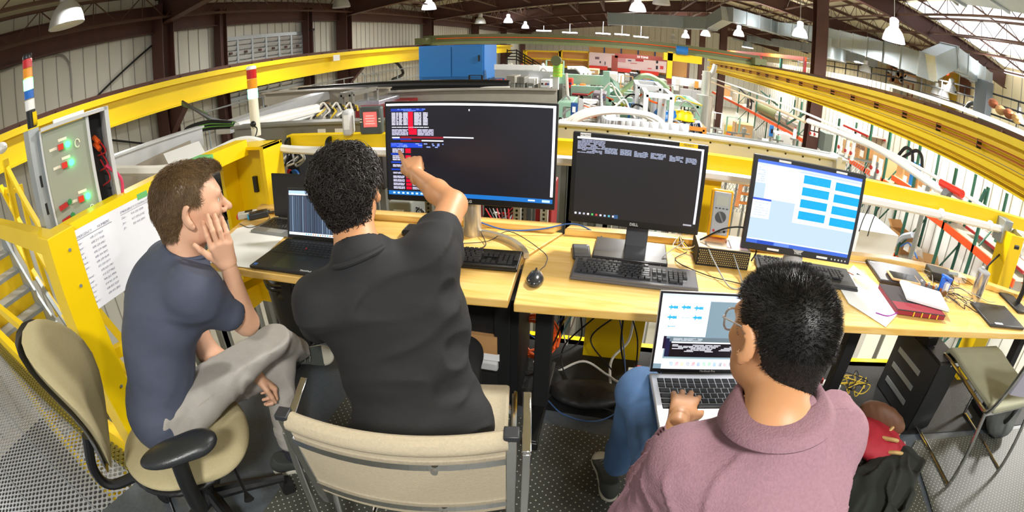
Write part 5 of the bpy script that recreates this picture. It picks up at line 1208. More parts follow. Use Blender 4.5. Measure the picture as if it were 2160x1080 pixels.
for k in range(5):
    a = k * 2 * PI / 5 + .25; d = Vector((math.cos(a), math.sin(a), 0)); m = MB(); m.tube([d * .02 + Vector((0, 0, .14)), d * .15 + Vector((0, 0, .125)), d * .32 + Vector((0, 0, .09))], [.032, .028, .02], 10); m.build('base_arm', BLK, oc)
    t_ = Vector((-d.y, d.x, 0)); m = MB()
    for s in (-1, 1): m.cyl(d * .32 + t_ * s * .006 + Vector((0, 0, .031)), d * .32 + t_ * s * .026 + Vector((0, 0, .031)), .03, n=18)
    w = MB(); w.cyl(d * .32 + t_ * -.026 + Vector((0, 0, .031)), d * .32 + t_ * .026 + Vector((0, 0, .031)), .03, n=18); w.build('castor', BLK2, oc); MB().cyl(d * .32 + Vector((0, 0, .03)), d * .32 + Vector((0, 0, .09)), .01, n=8).build('castor_stem', BLK, oc)
for z_, y_ in ((.40, .16), (.40, -.12)): MB().tube([(.12, y_, .40), (.27, y_, .36), (.30, y_, .35)], [.006, .006, .02], 8).build('lever', BLK, oc)

# ------------------------------------------------------------------ laptops
def laptop(lab, c, z, rz, w, d, tilt, rects, body, kb_m, sh=None, bez=.012, lid_m=None, key=None, kz=.0, label2=None):
    """c: middle of the hinge; the base stretches towards -y; tilt from the vertical"""
    t = thing('laptop', lab, 'laptop', (c[0], c[1], z), rz)
    MB().box((0, -d / 2, .008), (w, d, .014)).build('base', body, t, bevel=.004); sh = sh or d
    R = rotx(PI / 2 - tilt); n = R @ Vector((0, 0, 1)); cc = Vector((0, .004, .014)) + R @ Vector((0, sh / 2, 0))
    MB().box(cc - n * .004, (w, sh, .007), R=R).build('lid', lid_m or body, t, bevel=.003)
    MB().box(cc - n * .0002, (w * .99, sh * .985, .0012), R=R).build('bezel', BLK, t)
    screen_mesh('screen', rects, w - 2 * bez, sh - 2.6 * bez, t, R, cc + n * .0006 + R @ Vector((0, .003, 0)))
    MB().cyl((-w * .4, .002, .012), (w * .4, .002, .012), .006, n=10).build('hinge', BLK, t)
    u = w * .9 / 14.5; x0 = -w * .45
    rows_keys(t, key or KEYM, x0, -.035, u, [[1] * 14, [1] * 13 + [1.5], [1.5] + [1] * 12 + [1], [1.75] + [1] * 11 + [1.75], [2.25] + [1] * 10 + [2.25], [1, 1, 1, 1.25, 5, 1.25, 1, 1, 1, 1]], .0152 + kz, h=.002)
    MB().box((0, -.035 - u * 5.5 - (d - .035 - u * 5.5) / 2, .0152), (w * .33, (d - .035 - u * 5.5) * .8, .0008)).build('touchpad', kb_m, t)
    return t, R, cc, n
S = [(0, 0, 1, 1, '2A3446', .9), (0, 0, 1, .07, 'A8C4F0', 1.1), (0, .07, 1, .1, 'F0F4FA', 1.), (0, .94, 1, 1, 'DCE4F0', 1.1)]
for k in range(26):
    x = .02 + k * .037; S.append((x, .12, x + .02 * (.4 + rnd.random()), .93, rnd.choice(['51677E', '6A8098', '3E4E64', '46586E']), .9))
S += [(.3, .13, .302, .92, '8A3A30', .9)] + [(.3 + k * .04, .955, .318 + k * .04, .985, rnd.choice(['4060C0', 'C08040', '30A0C0', '707880']), 1.) for k in range(14)]
LB = mat('charcoal laptop shell', '1E1F22', .5)
t, R, cc, n = laptop('black laptop with striped screen on the left desk before the curly haired person', (-1.25, 1.668), .751, .02, .355, .30, .22, S, LB, mat('black touchpad', '18191B', .35), sh=.235)
MB().cyl((.0, -.095, .016), (.0, -.095, .019), .004, n=10).build('red_pointer', REDB, t); text_mesh('brand_mark', 'ThinkPad', .015, rotz(.0), (.12, -.285, .0156), LGR, t)
MB().box((-.155, -.28, .0155), (.02, .018, .0008)).build('sticker', CBLU, t)
t, R, cc, n = laptop('grey laptop with dark screen behind the black one, near the walkie talkies', (-1.54, 1.90), .751, -.05, .33, .20, .08, [(0, 0, 1, 1, '201C1A', .35)], mat('silver grey laptop', '8E9090', .4, .4), mat('grey touchpad', '9A9C9C', .4), sh=.235, lid_m=BLK)
t = thing('laptop', 'closed dark laptop lying on the right desk under a phone', 'laptop', (1.53, 1.95, .75), -.12); MB().box((0, 0, .011), (.34, .235, .020)).build('body', mat('gunmetal laptop', '3E3C42', .35, .4), t, bevel=.004); MB().box((-.14, .09, .0215), (.03, .012, .0008)).build('sticker', WHP, t)
t = thing('phone', 'tan cased phone lying on the closed laptop', 'phone', (1.52, 1.885, .7722), -.15); MB().box((0, 0, .006), (.19, .095, .012)).build('case', CARD2, t, bevel=.005); MB().box((0, 0, .0125), (.17, .08, .0012)).build('display', mat('black glass', '0A0C10', .06), t)
t = thing('laptop', 'closed black laptop at the right end of the desk by the steel cup', 'laptop', (2.11, 1.61, .75), -.05); MB().box((0, 0, .008), (.33, .23, .015)).build('body', DGR, t, bevel=.004); MB().box((-.08, -.1, .016), (.07, .016, .0008)).build('sticker', WHP, t)
# silver laptop on the lap
S = [(0, 0, 1, 1, '7C93A0', 1.), (0, 0, 1, .03, 'D0DCF4', 1.), (0, .03, 1, .08, 'F0F4FA', 1.05), (0, .04, .42, .55, 'FBFCFF', 1.15), (0, .55, .07, .93, 'E8ECF8', 1.1), (.055, .55, .08, .72, '1A1028', 1.), (.08, .58, .14, .9, '141C40', 1.), (.11, .56, 1, .62, '64747C', 1.), (.13, .62, 1, .64, 'F0F2F8', 1.), (.12, .64, 1, .83, '0C0A12', 1.)]
S += textrows(.14, .655, .8, .76, 6, 'D0D0D8', 1., .6, 8) + textrows(.14, .57, .4, .61, 3, 'C0C8D0', 1., .7, 4) + [(.08, .83, 1, .855, '8AA4AC', 1.), (.07, .855, 1, 1, 'EEF0F8', 1.1)]
for i, (x, y, s_) in enumerate(((.06, .15, 1), (.17, .145, 1), (.28, .15, 1), (.06, .28, 1), (.17, .28, .15), (.28, .275, 1), (.06, .40, .25))):
    for k in range(9): hh = s_ * [.008, .012, .032, .016, .012, .018, .02, .016, .02][k]; S.append((x + k * .009, y + .02 - hh, x + k * .009 + .0088, y + .02 + hh, '18A0D0', 1.1))
for k in range(16): S.append((.14 + k * .05, .90, .17 + k * .05, .955, ['3080E0', 'E05050', 'E8B040', '707880', 'D04040', '2070D0', '60D070', '60D070', '5090E0', '303840', 'E06050', '202830', 'E03048', '40A0E0', 'C0C4C8', '30B060'][k], 1.1))
MACB = mat('silver aluminium laptop', 'D6D6DA', .3, .55)
mb_t, R, cc, n = laptop('silver laptop with waveform plots open on the lap of the front person', (.349, 1.150), .70, .10, .36, .262, .20, S, MACB, mat('silver touchpad', 'D0D0D4', .28, .3), sh=.25, bez=.008, key=KEYM, kz=0)
text_mesh('brand_mark', 'MacBook Pro', .009, R, cc + R @ Vector((0, -.118, .001)), LGR, mb_t)
# ================================================================== things on and under the desks
def sheet(name, pts, z, lab, cat='papers', mt=PAPER, th=.002):
    MB().prism([tuple(p[:2]) for p in pts], z, z + th).build(name, mt, label=lab, cat=cat, smooth=0)
pr = mat('printed paper', 'F2F2F2', .8, noise=.03, nscale=90)
sheet('paper_sheet', [Z(500, 482, .752), Z(530, 474, .752), Z(606, 494, .752), Z(530, 566, .752), Z(425, 552, .752)], .7515, 'white printed papers on the left desk between the black laptop and the elbow')
t = None
for k in range(14):
    a = Z(520 + k * 1.5, 492 + k * 4.5, .754); MB().beam(a, a + np.array([.13, -.02, 0]), .0015, .0004).build('text_line', CGRY, label='line of small print on the papers by the black laptop', cat='print', group='print lines on the left papers', smooth=0) if False else None
sheet('paper_sheet', [Z(1800, 560, .752), Z(1765, 598, .752), Z(1790, 640, .752), Z(1868, 690, .752), Z(1900, 655, .752), Z(1850, 600, .752)], .7515, 'blank white papers overhanging the front edge of the right desk')
t = thing('notebook', 'red and black bound notebook on the right desk', 'notebook', (1.44, 1.66, .7545), -.08)
MB().box((0, 0, .011), (.30, .235, .020)).build('pages', mat('red page edge', '8A2030', .6), t); MB().box((0, 0, .022), (.305, .24, .003)).build('cover', mat('black red cover', '2E2428', .6), t, bevel=.001); MB().box((0, -.08, .0238), (.30, .07, .0006)).build('cover_band', mat('maroon band', '8C1E30', .6), t)
for k in range(4): MB().box((-.05 + k * .05, -.119, .011), (.006, .003, .022)).build('spine_mark', CYEL, t)
cable('ribbon', [(1.30, 1.56, .763), (1.22, 1.53, .757), (1.16, 1.55, .756)], .0025, mat('purple ribbon', '8A2090', .6), 'purple ribbon marker trailing from the red notebook', 'ribbon')
t = thing('notepad', 'white notepad lying askew on the red notebook', 'notebook', (1.535, 1.69, .779), -.33); MB().box((0, 0, .008), (.25, .19, .014)).build('pages', PAPER, t, bevel=.002); MB().box((0, 0, .001), (.252, .192, .002)).build('back_cover', DGR, t)
MB().prism([(0, 0), (.05, 0), (.05, .16), (0, .16)], 0, .002, R=rotz(-.33) @ rotx(.1), c=(1.385, 1.64, .79)).build('loose_page', PAPER, label='curled page standing up beside the white notepad', cat='paper')
# steel cup
t = thing('steel_tumbler', 'shiny steel tumbler with clear lid on the desk at the right', 'cup', (2.06, 1.80, .75)); MB().lathe([(.036, 0), (.037, .01), (.043, .13), (.043, .15), (.040, .15), (.034, .012), (0, .012)], n=32).build('body', mat('brushed steel', 'D0CCC6', .22, .9), t, smooth=50); MB().lathe([(.044, .15), (.044, .158), (.03, .162), (0, .160)], n=28).build('lid', mat('clear lid', 'DADDE4', .1, trans=.6), t); MB().box((0, .02, .168), (.016, .02, .01)).build('lid_slider', LGR, t, bevel=.002)
# metal box (open supply) with multimeter
t = thing('power_supply', 'perforated black metal power supply box between the two right monitors', 'electronics box', (.505, 1.925, .75), -.02)
PERF = holes_mat('black perforated sheet', '1A1A1A', .012, .33, '8A8068', rough=.4, metal=.3); PERF.node_tree.nodes['Texture Coordinate'].name = 'Texture Coordinate'
MB().box((0, 0, .04), (.235, .17, .08)).build('chassis', BLK2, t, bevel=.002)
m = MB()
for r in range(7):
    for c_ in range(24): x = -.108 + c_ * .0093 + (r % 2) * .0046; m.cyl((x, -.0852, .012 + r * .0095), (x, -.0862, .012 + r * .0095), .0034, n=6)
o = m.build('vent_holes', mat('hole glint', 'A08C58', .5), t, smooth=0); o['kind'] = 'stuff'
MB().box((0, 0, .0815), (.232, .168, .003)).build('top_plate', mat('bare alloy top', 'C8BCA8', .4, .5), t)
MB().box((-.03, .02, .0835), (.10, .07, .001)).build('label_plate', mat('orange print label', 'E0A878', .6), t); MB().box((.06, -.03, .0835), (.09, .07, .001)).build('label_plate', mat('pink print label', 'E8C0D0', .6), t)
text_mesh('label_text', 'VOIDE', .016, rotz(0), (-.02, .02, .0845), mat('orange ink', 'C85A30', .7), t)
mm = thing('multimeter', 'yellow and grey digital multimeter leaning on the metal power supply', 'multimeter', (.49, 1.985, .836), -.1)
Rm = rotx(PI / 2 - .28); c0 = Vector((0, 0, .102))
MB().box(c0, (.098, .21, .036), R=Rm).build('holster', mat('multimeter yellow', 'F5B010', .4), mm, bevel=.012, segs=4); MB().box(c0 + Rm @ Vector((0, 0, .019)), (.078, .185, .008), R=Rm).build('face', mat('multimeter grey', 'A8AAAC', .4), mm, bevel=.004)
MB().box(c0 + Rm @ Vector((.0, .055, .0235)), (.055, .042, .002), R=Rm).build('display', mat('lcd green grey', 'B8BCAE', .2), mm); MB().cyl(c0 + Rm @ Vector((.0, -.015, .022)), c0 + Rm @ Vector((0, -.015, .029)), .024, n=24).build('dial', DGR, mm); MB().box(c0 + Rm @ Vector((0, -.015, .031)), (.008, .044, .005), R=Rm @ rotz(.5)).build('pointer', MGR, mm)
for k in range(4): MB().box(c0 + Rm @ Vector((-.024 + k * .016, .022, .0235)), (.010, .005, .002), R=Rm).build('button', DGR, mm)
for k in range(3): MB().cyl(c0 + Rm @ Vector((-.024 + k * .024, -.075, .022)), c0 + Rm @ Vector((-.024 + k * .024, -.075, .0245)), .006, n=12).build('socket', BLK if k else RED, mm)
MB().beam((-.0, .05, .002), (0, .1, .002), .05, .003).build('stand_flap', MATS['multimeter yellow'], mm) if False else None
cable('black_cable', [(.40, 1.90, .84), (.50, 1.86, .92), (.62, 1.92, .90), (.68, 1.95, .80), (.66, 1.93, .755)], .004, RUB, 'thick black lead arching over the metal power supply', 'cable')
cable('grey_cable', [(.42, 1.88, .84), (.45, 1.78, .80), (.50, 1.66, .756), (.56, 1.68, .756), (.55, 1.82, .80), (.52, 1.88, .86)], .003, CGRY, 'grey looped lead hanging in front of the metal power supply', 'cable')
cable('black_cable', [(.36, 1.95, .757), (.30, 1.85, .756), (.42, 1.74, .756), (.56, 1.69, .756), (.60, 1.63, .765)], .0022, RUB, 'thin mouse lead crossing behind the front person', 'cable')
cable('grey_cable', [(.30, 2.0, .77), (.34, 1.96, .80), (.25, 1.85, .775), (.23, 1.78, .757)], .002, CGRY, 'thin lead drooping over the middle monitor foot', 'cable')
for k in range(6):
    a = (.35 + k * .012, 2.06, .79 + k * .004); b = (.30 + k * .02, 1.98 - k * .01, .765); cable('lead_wire', [a, (.33, 2.03, .80), b, (.37 + .01 * k, 1.95, .78), (.39, 1.93 + .01 * k, .80)], .0018, (CWHT, CYEL, RUB)[k % 3], ['white', 'yellow', 'black', 'second white', 'second yellow', 'second black'][k] + ' thin wire in the bundle left of the metal power supply', 'wire')
# walkie talkies
def radio(lab, c, rz, cap_m, body_m=DGR):
    t = thing('walkie_talkie', lab, 'radio', (c[0], c[1], .751), rz); MB().box((0, 0, .018), (.055, .115, .034)).build('body', body_m, t, bevel=.006); MB().box((0, -.06, .016), (.04, .012, .022)).build('end_cap', cap_m, t, bevel=.003)
    MB().cyl((.016, .055, .02), (.016, .125, .02), .006, .004, n=10).build('antenna', BLK, t); MB().box((0, .01, .036), (.036, .045, .002)).build('speaker_grille', BLK, t); MB().cyl((-.012, .056, .02), (-.012, .07, .02), .007, n=10).build('knob', BLK, t)
radio('walkie talkie with red end on the back left of the desk', Z(522, 452, .77), -.9, REDB, mat('pale radio body', 'B8B4A8', .5)); radio('walkie talkie with blue end next to the red ended one', Z(545, 452, .77), -.8, mat('cyan plastic', '18A0D0', .4))
cable('black_cable', [Z(505, 472, .755), Z(530, 480, .755), Z(568, 462, .755), Z(560, 448, .755)], .002, RUB, 'charging lead lying around the walkie talkies', 'cable')
# box, wires and small parts on the right
t = thing('junction_box', 'dark metal box behind the closed laptop at the back of the desk', 'electronics box', (1.88, 2.0, .75), -.25); MB().box((0, 0, .025), (.17, .11, .045)).build('case', mat('olive black metal', '3A3A34', .4, .3), t, bevel=.003); MB().cyl((.05, -.02, .05), (.12, -.02, .055), .012, n=12).build('connector', GALV, t)
t = thing('clamp_holder', 'bright blue plastic spool holder standing among wires on the right desk', 'holder', (1.80, 1.84, .75), .3)
m = MB(); m.beam((-.03, 0, .0), (-.03, 0, .085), .05, .012, up=(0, 1, 0)); m.beam((.04, 0, .0), (.04, 0, .07), .05, .012, up=(0, 1, 0)); m.beam((-.03, 0, .085), (.04, 0, .07), .05, .012); m.build('bracket', mat('vivid blue plastic', '1F6AE0', .35), t, bevel=.002); MB().box((.0, -.01, .03), (.04, .03, .05)).build('spool', WHP, t, bevel=.004)
t = thing('circuit_board', 'dark circuit board with brass connectors left of the blue holder', 'circuit board', (1.70, 1.84, .75), -.4); MB().box((0, 0, .008), (.15, .09, .006)).build('board', mat('board green black', '26302C', .4), t)
for k in range(6): MB().cyl((-.06 + k * .024, .02 - (k % 2) * .03, .010), (-.06 + k * .024, .02 - (k % 2) * .03, .03), .008, n=10).build('connector', COPPER if k % 2 else LGR, t)
t = thing('key_fob', 'round brown tag beside the blue holder', 'tag', (1.74, 1.76, .751)); MB().cyl((0, 0, .02), (.0, .006, .022), .022, n=20).build('disc', mat('brown leather', '6A4A30', .6), t); MB().tube([(.02, 0, .01), (.04, .02, .004), (.05, 0, .004)], .003, 6).build('ring', STEEL, t)
rs = random.Random(11)
for k in range(9):
    x0, y0 = 1.85 + rs.uniform(-.08, .1), 1.86 + rs.uniform(-.08, .08); pts = [(x0, y0, .756)]
    for j in range(6): pts.append((pts[-1][0] + rs.uniform(-.08, .12), min(2.02, max(1.66, pts[-1][1] + rs.uniform(-.09, .09))), .756 + rs.random() * .03))
    cable('tangled_wire', pts, .0018, RUB if k % 3 else CGRY, 'thin wire of the tangle on the right desk between blue holder and steel tumbler', 'wire', group='tangled wires on the right desk')
cable('charging_cable', [(1.80, 1.78, .756), (1.84, 1.66, .756), (1.88, 1.70, .756), (1.93, 1.63, .756), (1.955, 1.66, .758)], .0025, RUB, 'black charging cable plugged into the rightmost closed laptop', 'cable')
MB().prism([(0, 0), (.10, .01), (.09, .09), (.02, .08)], 0, .03, c=(2.02, 1.97, .752)).build('plastic_bag', mat('clear film', 'F4F4F8', .1, alpha=.35), label='crumpled clear plastic bag at the back of the right desk', cat='bag')
t = thing('monitor_stand', 'black monitor arm foot cut by the right edge of the picture', 'stand', (2.46, 1.78, .75)); MB().box((0, 0, .008), (.14, .22, .016)).build('foot', BLK, t, bevel=.004); MB().tube(spline([(.04, 0, .01), (.05, .0, .12), (.02, .04, .28), (-.01, .05, .36)], 5), .018, 10).build('arm', BLK, t)
# pen, beige pad and slit by the right keyboard
MB().beam((1.16, 1.96, .754), (1.24, 1.86, .754), .008, .006).build('pen', mat('brown pencil', '8A4A20', .5), label='brown pen lying right of the squarer monitor', cat='pen')
# clip-on display behind the curly head
t = thing('battery_tester', 'dark grey handheld instrument with red lit display above the curly head', 'instrument', (-1.25, 2.28, 1.13), .12); MB().box((0, 0, .075), (.13, .045, .15)).build('housing', mat('grey green housing', '4A5250', .45), t, bevel=.012); MB().box((0, -.024, .082), (.075, .003, .08)).build('display', mat('red lit display', 'F05050', .4, emit='FF5048', es=1.3), t)
for k in range(2):
    for s in (-1, 1): MB().box((s * .053, -.024, .07 + k * .015), (.012, .003, .006)).build('indicator', CREAM, t)
for k in range(4): MB().box((0, -.026, .06 + k * .014), (.055 - .01 * (k % 2), .001, .005)).build('display_text', WHP, t)
t = thing('battery_pack', 'light grey rounded unit left of the red lit instrument', 'instrument', (-1.385, 2.26, 1.13), .3); MB().box((0, 0, .07), (.055, .09, .14)).build('shell', LGR, t, bevel=.016); MB().box((0, -.046, .075), (.03, .002, .08)).build('label_plate', PAPER, t)
for k, (x, c_) in enumerate(((-1.82, 'black tie'), (-1.52, 'black clip'))): MB().lathe([(.05, -.01), (.052, 0), (.05, .01)], c=(x, 2.27, 1.07), n=14, R=roty(PI / 2)).build('cable_tie', BLK, label=c_ + ' round the rail and hose left of the instrument' + (' by the yellow post' if k == 0 else ''), cat='tie')
# ------------------------------------------------------------------ under the desks
t = thing('computer_tower', 'black computer tower under the right desk behind the empty chair', 'computer', (1.90, 1.86, .004), .12); MB().box((0, 0, .22), (.20, .42, .44)).build('case', BLK, t, bevel=.004); MB().box((0, -.0, .442), (.18, .38, .004)).build('top_panel', DGR, t); MB().box((-.102, 0, .22), (.004, .40, .42)).build('side_panel', DGR, t)
for k in range(3): MB().box((-.106, .03, .10 + k * .10), (.004, .24, .03)).build('drive_bay', GALV, t)
t = thing('adapter_box', 'small black adapter lying on top of the computer tower', 'adapter', (1.83, 1.86, .452), .2); MB().box((0, 0, .025), (.10, .13, .05)).build('case', BLK2, t, bevel=.006); MB().cyl((-.03, .02, .05), (-.03, .02, .056), .008, n=10).build('green_led', mat('green led', '30C050', .4, emit='30C050', es=1), t)
t = thing('mini_fridge', 'black cabinet with papers and a basket under the left desk', 'cabinet', (-.50, 1.86, .004)); MB().box((0, .0, .28), (.34, .30, .56)).build('carcass', BLK2, t, bevel=.004)
MB().box((.02, -.16, .33), (.12, .03, .10)).build('cardboard_flap', CARD, t); MB().box((.02, -.17, .27), (.14, .012, .035)).build('name_plate', WHP, t); MB().box((.02, -.175, .225), (.13, .03, .05)).build('basket_lip', LGR, t, bevel=.01); MB().box((.02, -.165, .12), (.12, .02, .12)).build('basket', mat('mesh basket', '1C1C1C', .5, bump=.5, bscale=300), t)
t = thing('adapter_box', 'black boxed device with white lettering on the cabinet under the left desk', 'box', (-.56, 1.80, .568), .1); MB().box((0, 0, .03), (.16, .10, .06)).build('case', BLK2, t, bevel=.003); text_mesh('lettering', 'PHILIPS', .016, rotx(PI / 2), (0, -.051, .03), LGR, t)
m = MB(); rs = random.Random(4)
t = thing('cable_coil', 'coil of bright orange cable hanging between the two desk legs', 'cable', (-.29, 1.98, .10))
for k in range(7):
    r = .105 + rs.uniform(-.02, .025); cx, cz = rs.uniform(-.02, .02), .12 + rs.uniform(-.02, .02); MB().tube([(cx + r * 1.05 * math.cos(a), rs.uniform(-.02, .02), cz + r * 1.15 * math.sin(a)) for a in np.linspace(0, 2 * PI, 22)[:-1]], .0065, 6, closed=True).build('turn', CORG, t)
def under(name, pts, r, mt, lab): cable(name, pts, r, mt, lab, 'cable')
under('black_cable', [Y(1195, 652, 1.95), Y(1170, 720, 1.95), Y(1140, 760, 1.95), Y(1150, 700, 1.97)], .004, RUB, 'black cable loop nearest the left leg of the right desk')
under('black_cable', [Y(1225, 655, 1.9), Y(1222, 720, 1.95), Y(1160, 760, 1.9), Y(1135, 780, 1.9)], .004, RUB, 'black cable hanging second from the left under the right desk')
under('black_cable', [Y(1265, 660, 1.9), Y(1190, 730, 1.95), Y(1192, 790, 1.9), Y(1240, 845, 1.75), Y(1300, 870, 1.7)], .004, RUB, 'long black cable swinging from the desk down to the rubber floor')
under('black_cable', [Y(1305, 662, 1.95), Y(1246, 715, 2.0), Y(1290, 780, 1.9)], .004, RUB, 'black cable with a sharp bend in front of the yellow post')
under('white_cable', [Y(1338, 668, 2.0), Y(1325, 720, 2.05), Y(1290, 760, 2.0), Y(1287, 820, 1.9)], .007, CWHT, 'thick white cable running down the right side of the yellow post')
under('black_cable', [Y(1315, 665, 1.95), Y(1310, 730, 1.95), Y(1320, 785, 1.95)], .005, RUB, 'straight black cable just left of the lap laptop screen')
under('black_cable', [Y(1333, 668, 1.95), Y(1345, 720, 1.95), Y(1340, 790, 1.95)], .004, RUB, 'thin black cable closest to the lap laptop screen')
under('white_cable', [Y(1125, 762, 2.0), Y(1165, 785, 2.0), Y(1230, 762, 2.0), Y(1280, 790, 1.95), Y(1310, 805, 1.9), Y(1350, 775, 1.95)], .006, CWHT, 'white cable snaking along the yellow beam above the floor')
under('blue_cable', [(-.2, 1.75, .02), (-.1, 1.66, .012), (.05, 1.64, .012), (.16, 1.74, .02), (.17, 1.86, .1), (.12, 2.0, .3), (.05, 2.0, .5)], .0035, mat('dull blue cable', '3A5A88', .5), 'blue cable lying in a wide loop on the rubber floor')
under('black_cable', [Y(1090, 665, 1.9), Y(1100, 700, 1.95), Y(1095, 740, 1.95), Y(1110, 790, 1.9)], .003, RUB, 'thin black cable between the two desk legs')
for k, (c_, n_) in enumerate(((CBLU, 'blue'), (CYEL, 'yellow'), (mat('teal cable', '58A8B8', .5), 'teal'), (CWHT, 'pale'))):
    under('patch_cable', [Y(1110 + 26 * k, 700, 2.12), Y(1135 + 20 * k, 715 + 4 * k, 2.14), Y(1160 + 14 * k, 700, 2.12), Y(1190 + 8 * k, 665, 2.12)], .004, c_, n_ + ' patch cable strung behind the desk legs')
t = thing('foot_cushion', 'dark sparkly beanbag lying on the rubber floor under the right desk', 'cushion', (-.02, 1.80, .004)); v = blob([ell((-.02, 1.80, .035), (.17, .10, .04)), ell((.08, 1.82, .03), (.08, .08, .03))], .007, .04, wrinkle(.003, 50, 5), 1); blob_obj('cushion_body', [v], mat('sparkly black fabric', '1E1E1E', .5, noise=.9, nscale=260), t)
t = thing('power_strip', 'white power strip with plugs on the floor under the right desk', 'power strip', (1.25, 2.03, .004), -.05); MB().box((0, 0, .02), (.42, .055, .035)).build('strip', WHP, t, bevel=.004)
for k in range(5): MB().box((-.16 + k * .075, 0, .05), (.035, .03, .03)).build('plug', BLK if k != 3 else RED, t, bevel=.004)
t = thing('power_strip', 'second white power strip left of the blue jeans', 'power strip', (.30, 2.02, .004), .02); MB().box((0, 0, .02), (.22, .055, .035)).build('strip', WHP, t, bevel=.004)
for k in range(3): MB().box((-.06 + k * .06, 0, .05), (.035, .03, .03)).build('plug', BLK if k else REDB, t, bevel=.004)
rs = random.Random(8)
for k in range(9):
    pts = [(1.50 + rs.uniform(-.08, .12), 1.95 + rs.uniform(-.05, .1), .02 + rs.random() * .12) for j in range(5)]
    cable('yellow_cable' if k < 5 else 'black_cable', pts, .003, CYEL if k < 5 else RUB, ('loop of yellow cable beside the computer tower' if k < 5 else 'black lead tangled with the yellow cable by the computer tower'), 'cable', group='yellow cable loops by the tower' if k < 5 else 'black leads by the tower')
t = thing('cable_coil', 'black coiled cable on the floor behind the front person', 'cable', (1.33, 1.78, .004))
for k in range(4): MB().tube([((.09 - k * .01) * math.cos(a), (.07 - k * .008) * math.sin(a), .008 + k * .012) for a in np.linspace(0, 2 * PI, 20)[:-1]], .006, 6, closed=True).build('turn', RUB, t)
# bags and jacket on the floor right of the front person
bg = thing('backpack', 'red backpack with tan straps lying on the floor beside the front person', 'bag', (1.50, 1.50, .009))
v = blob([ell((1.47, 1.52, .085), (.17, .14, .07)), ell((1.56, 1.45, .055), (.15, .12, .042)), cut((0, 0, .01), (0, 0, -1))], .007, .05, wrinkle(.004, 30, 7), 1); blob_obj('bag_body', [v], mat('red bag fabric', 'A82030', .7, noise=.15, nscale=30), bg)
v = blob([ell((1.54, 1.60, .14), (.15, .05, .08), np.array(rotz(-.7)))], .007, .03, wrinkle(.004, 30, 7), 1); blob_obj('brown_panel', [v], mat('brown leather panel', '6E4A34', .6), bg)
for a, b, c_ in (((-.02, -.04, .13), (.04, -.09, .155), (.10, -.04, .10)), ((.0, -.10, .09), (.05, -.14, .12), (.13, -.11, .075)), ((.04, .0, .13), (.10, .03, .14), (.15, .02, .09))): MB().tube(spline([a, b, c_], 5), .010, 6).build('strap', mat('tan strap', 'C8A468', .7), bg)
MB().tube(spline([(-.05, -.12, .06), (.06, -.15, .055), (.17, -.10, .05), (.21, .0, .05)], 6), .004, 6).build('zip', mat('pale zip', 'C8C0B8', .5), bg)
jk = thing('jacket', 'dark green black jacket heaped on the floor beside the red backpack', 'jacket', (1.45, 1.22, .009))
v = blob([ell((1.42, 1.20, .05), (.20, .17, .055), np.array(rotz(.5))), ell((1.60, 1.36, .05), (.16, .12, .05)), ell((1.30, 1.08, .035), (.12, .14, .04)), cut((0, 0, .01), (0, 0, -1))], .007, .06, folds(.03, 17, 17, (.5, .7, .2), .012), 1); blob_obj('jacket_body', [v], mat('dark green cloth', '20241F', .9), jk)
gb = thing('backpack', 'grey backpack on the floor at the right edge under the desk', 'bag', (2.70, 1.62, .009)); v = blob([ell((2.70, 1.62, .17), (.17, .14, .17)), ell((2.62, 1.52, .10), (.13, .1, .09)), cut((0, 0, .01), (0, 0, -1))], .008, .05, wrinkle(.006, 26, 3), 1); blob_obj('bag_body', [v], mat('grey bag fabric', '5A5E5C', .8), gb); MB().tube(spline([(-.12, -.13, .1), (-.14, -.18, .2), (-.05, -.16, .32)], 5), .014, 8).build('strap', BLK2, gb)
# bin with a black liner between the two seated people
bn = thing('waste_bin', 'waste bin with a black liner behind the crossed leg', 'bin', (-1.66, 1.90, .004)); MB().lathe([(.12, 0), (.15, .42), (.155, .43)], n=24).build('bin_body', DGR, bn)
v = blob([ell((-1.66, 1.90, .41), (.17, .16, .05)), ell((-1.60, 1.84, .37), (.12, .1, .05)), sub(ell((-1.66, 1.90, .47), (.12, .11, .06)), .02)], .007, .03, wrinkle(.006, 30, 2), 1); blob_obj('liner', [v], mat('black bin liner', '0C0C0E', .25), bn)
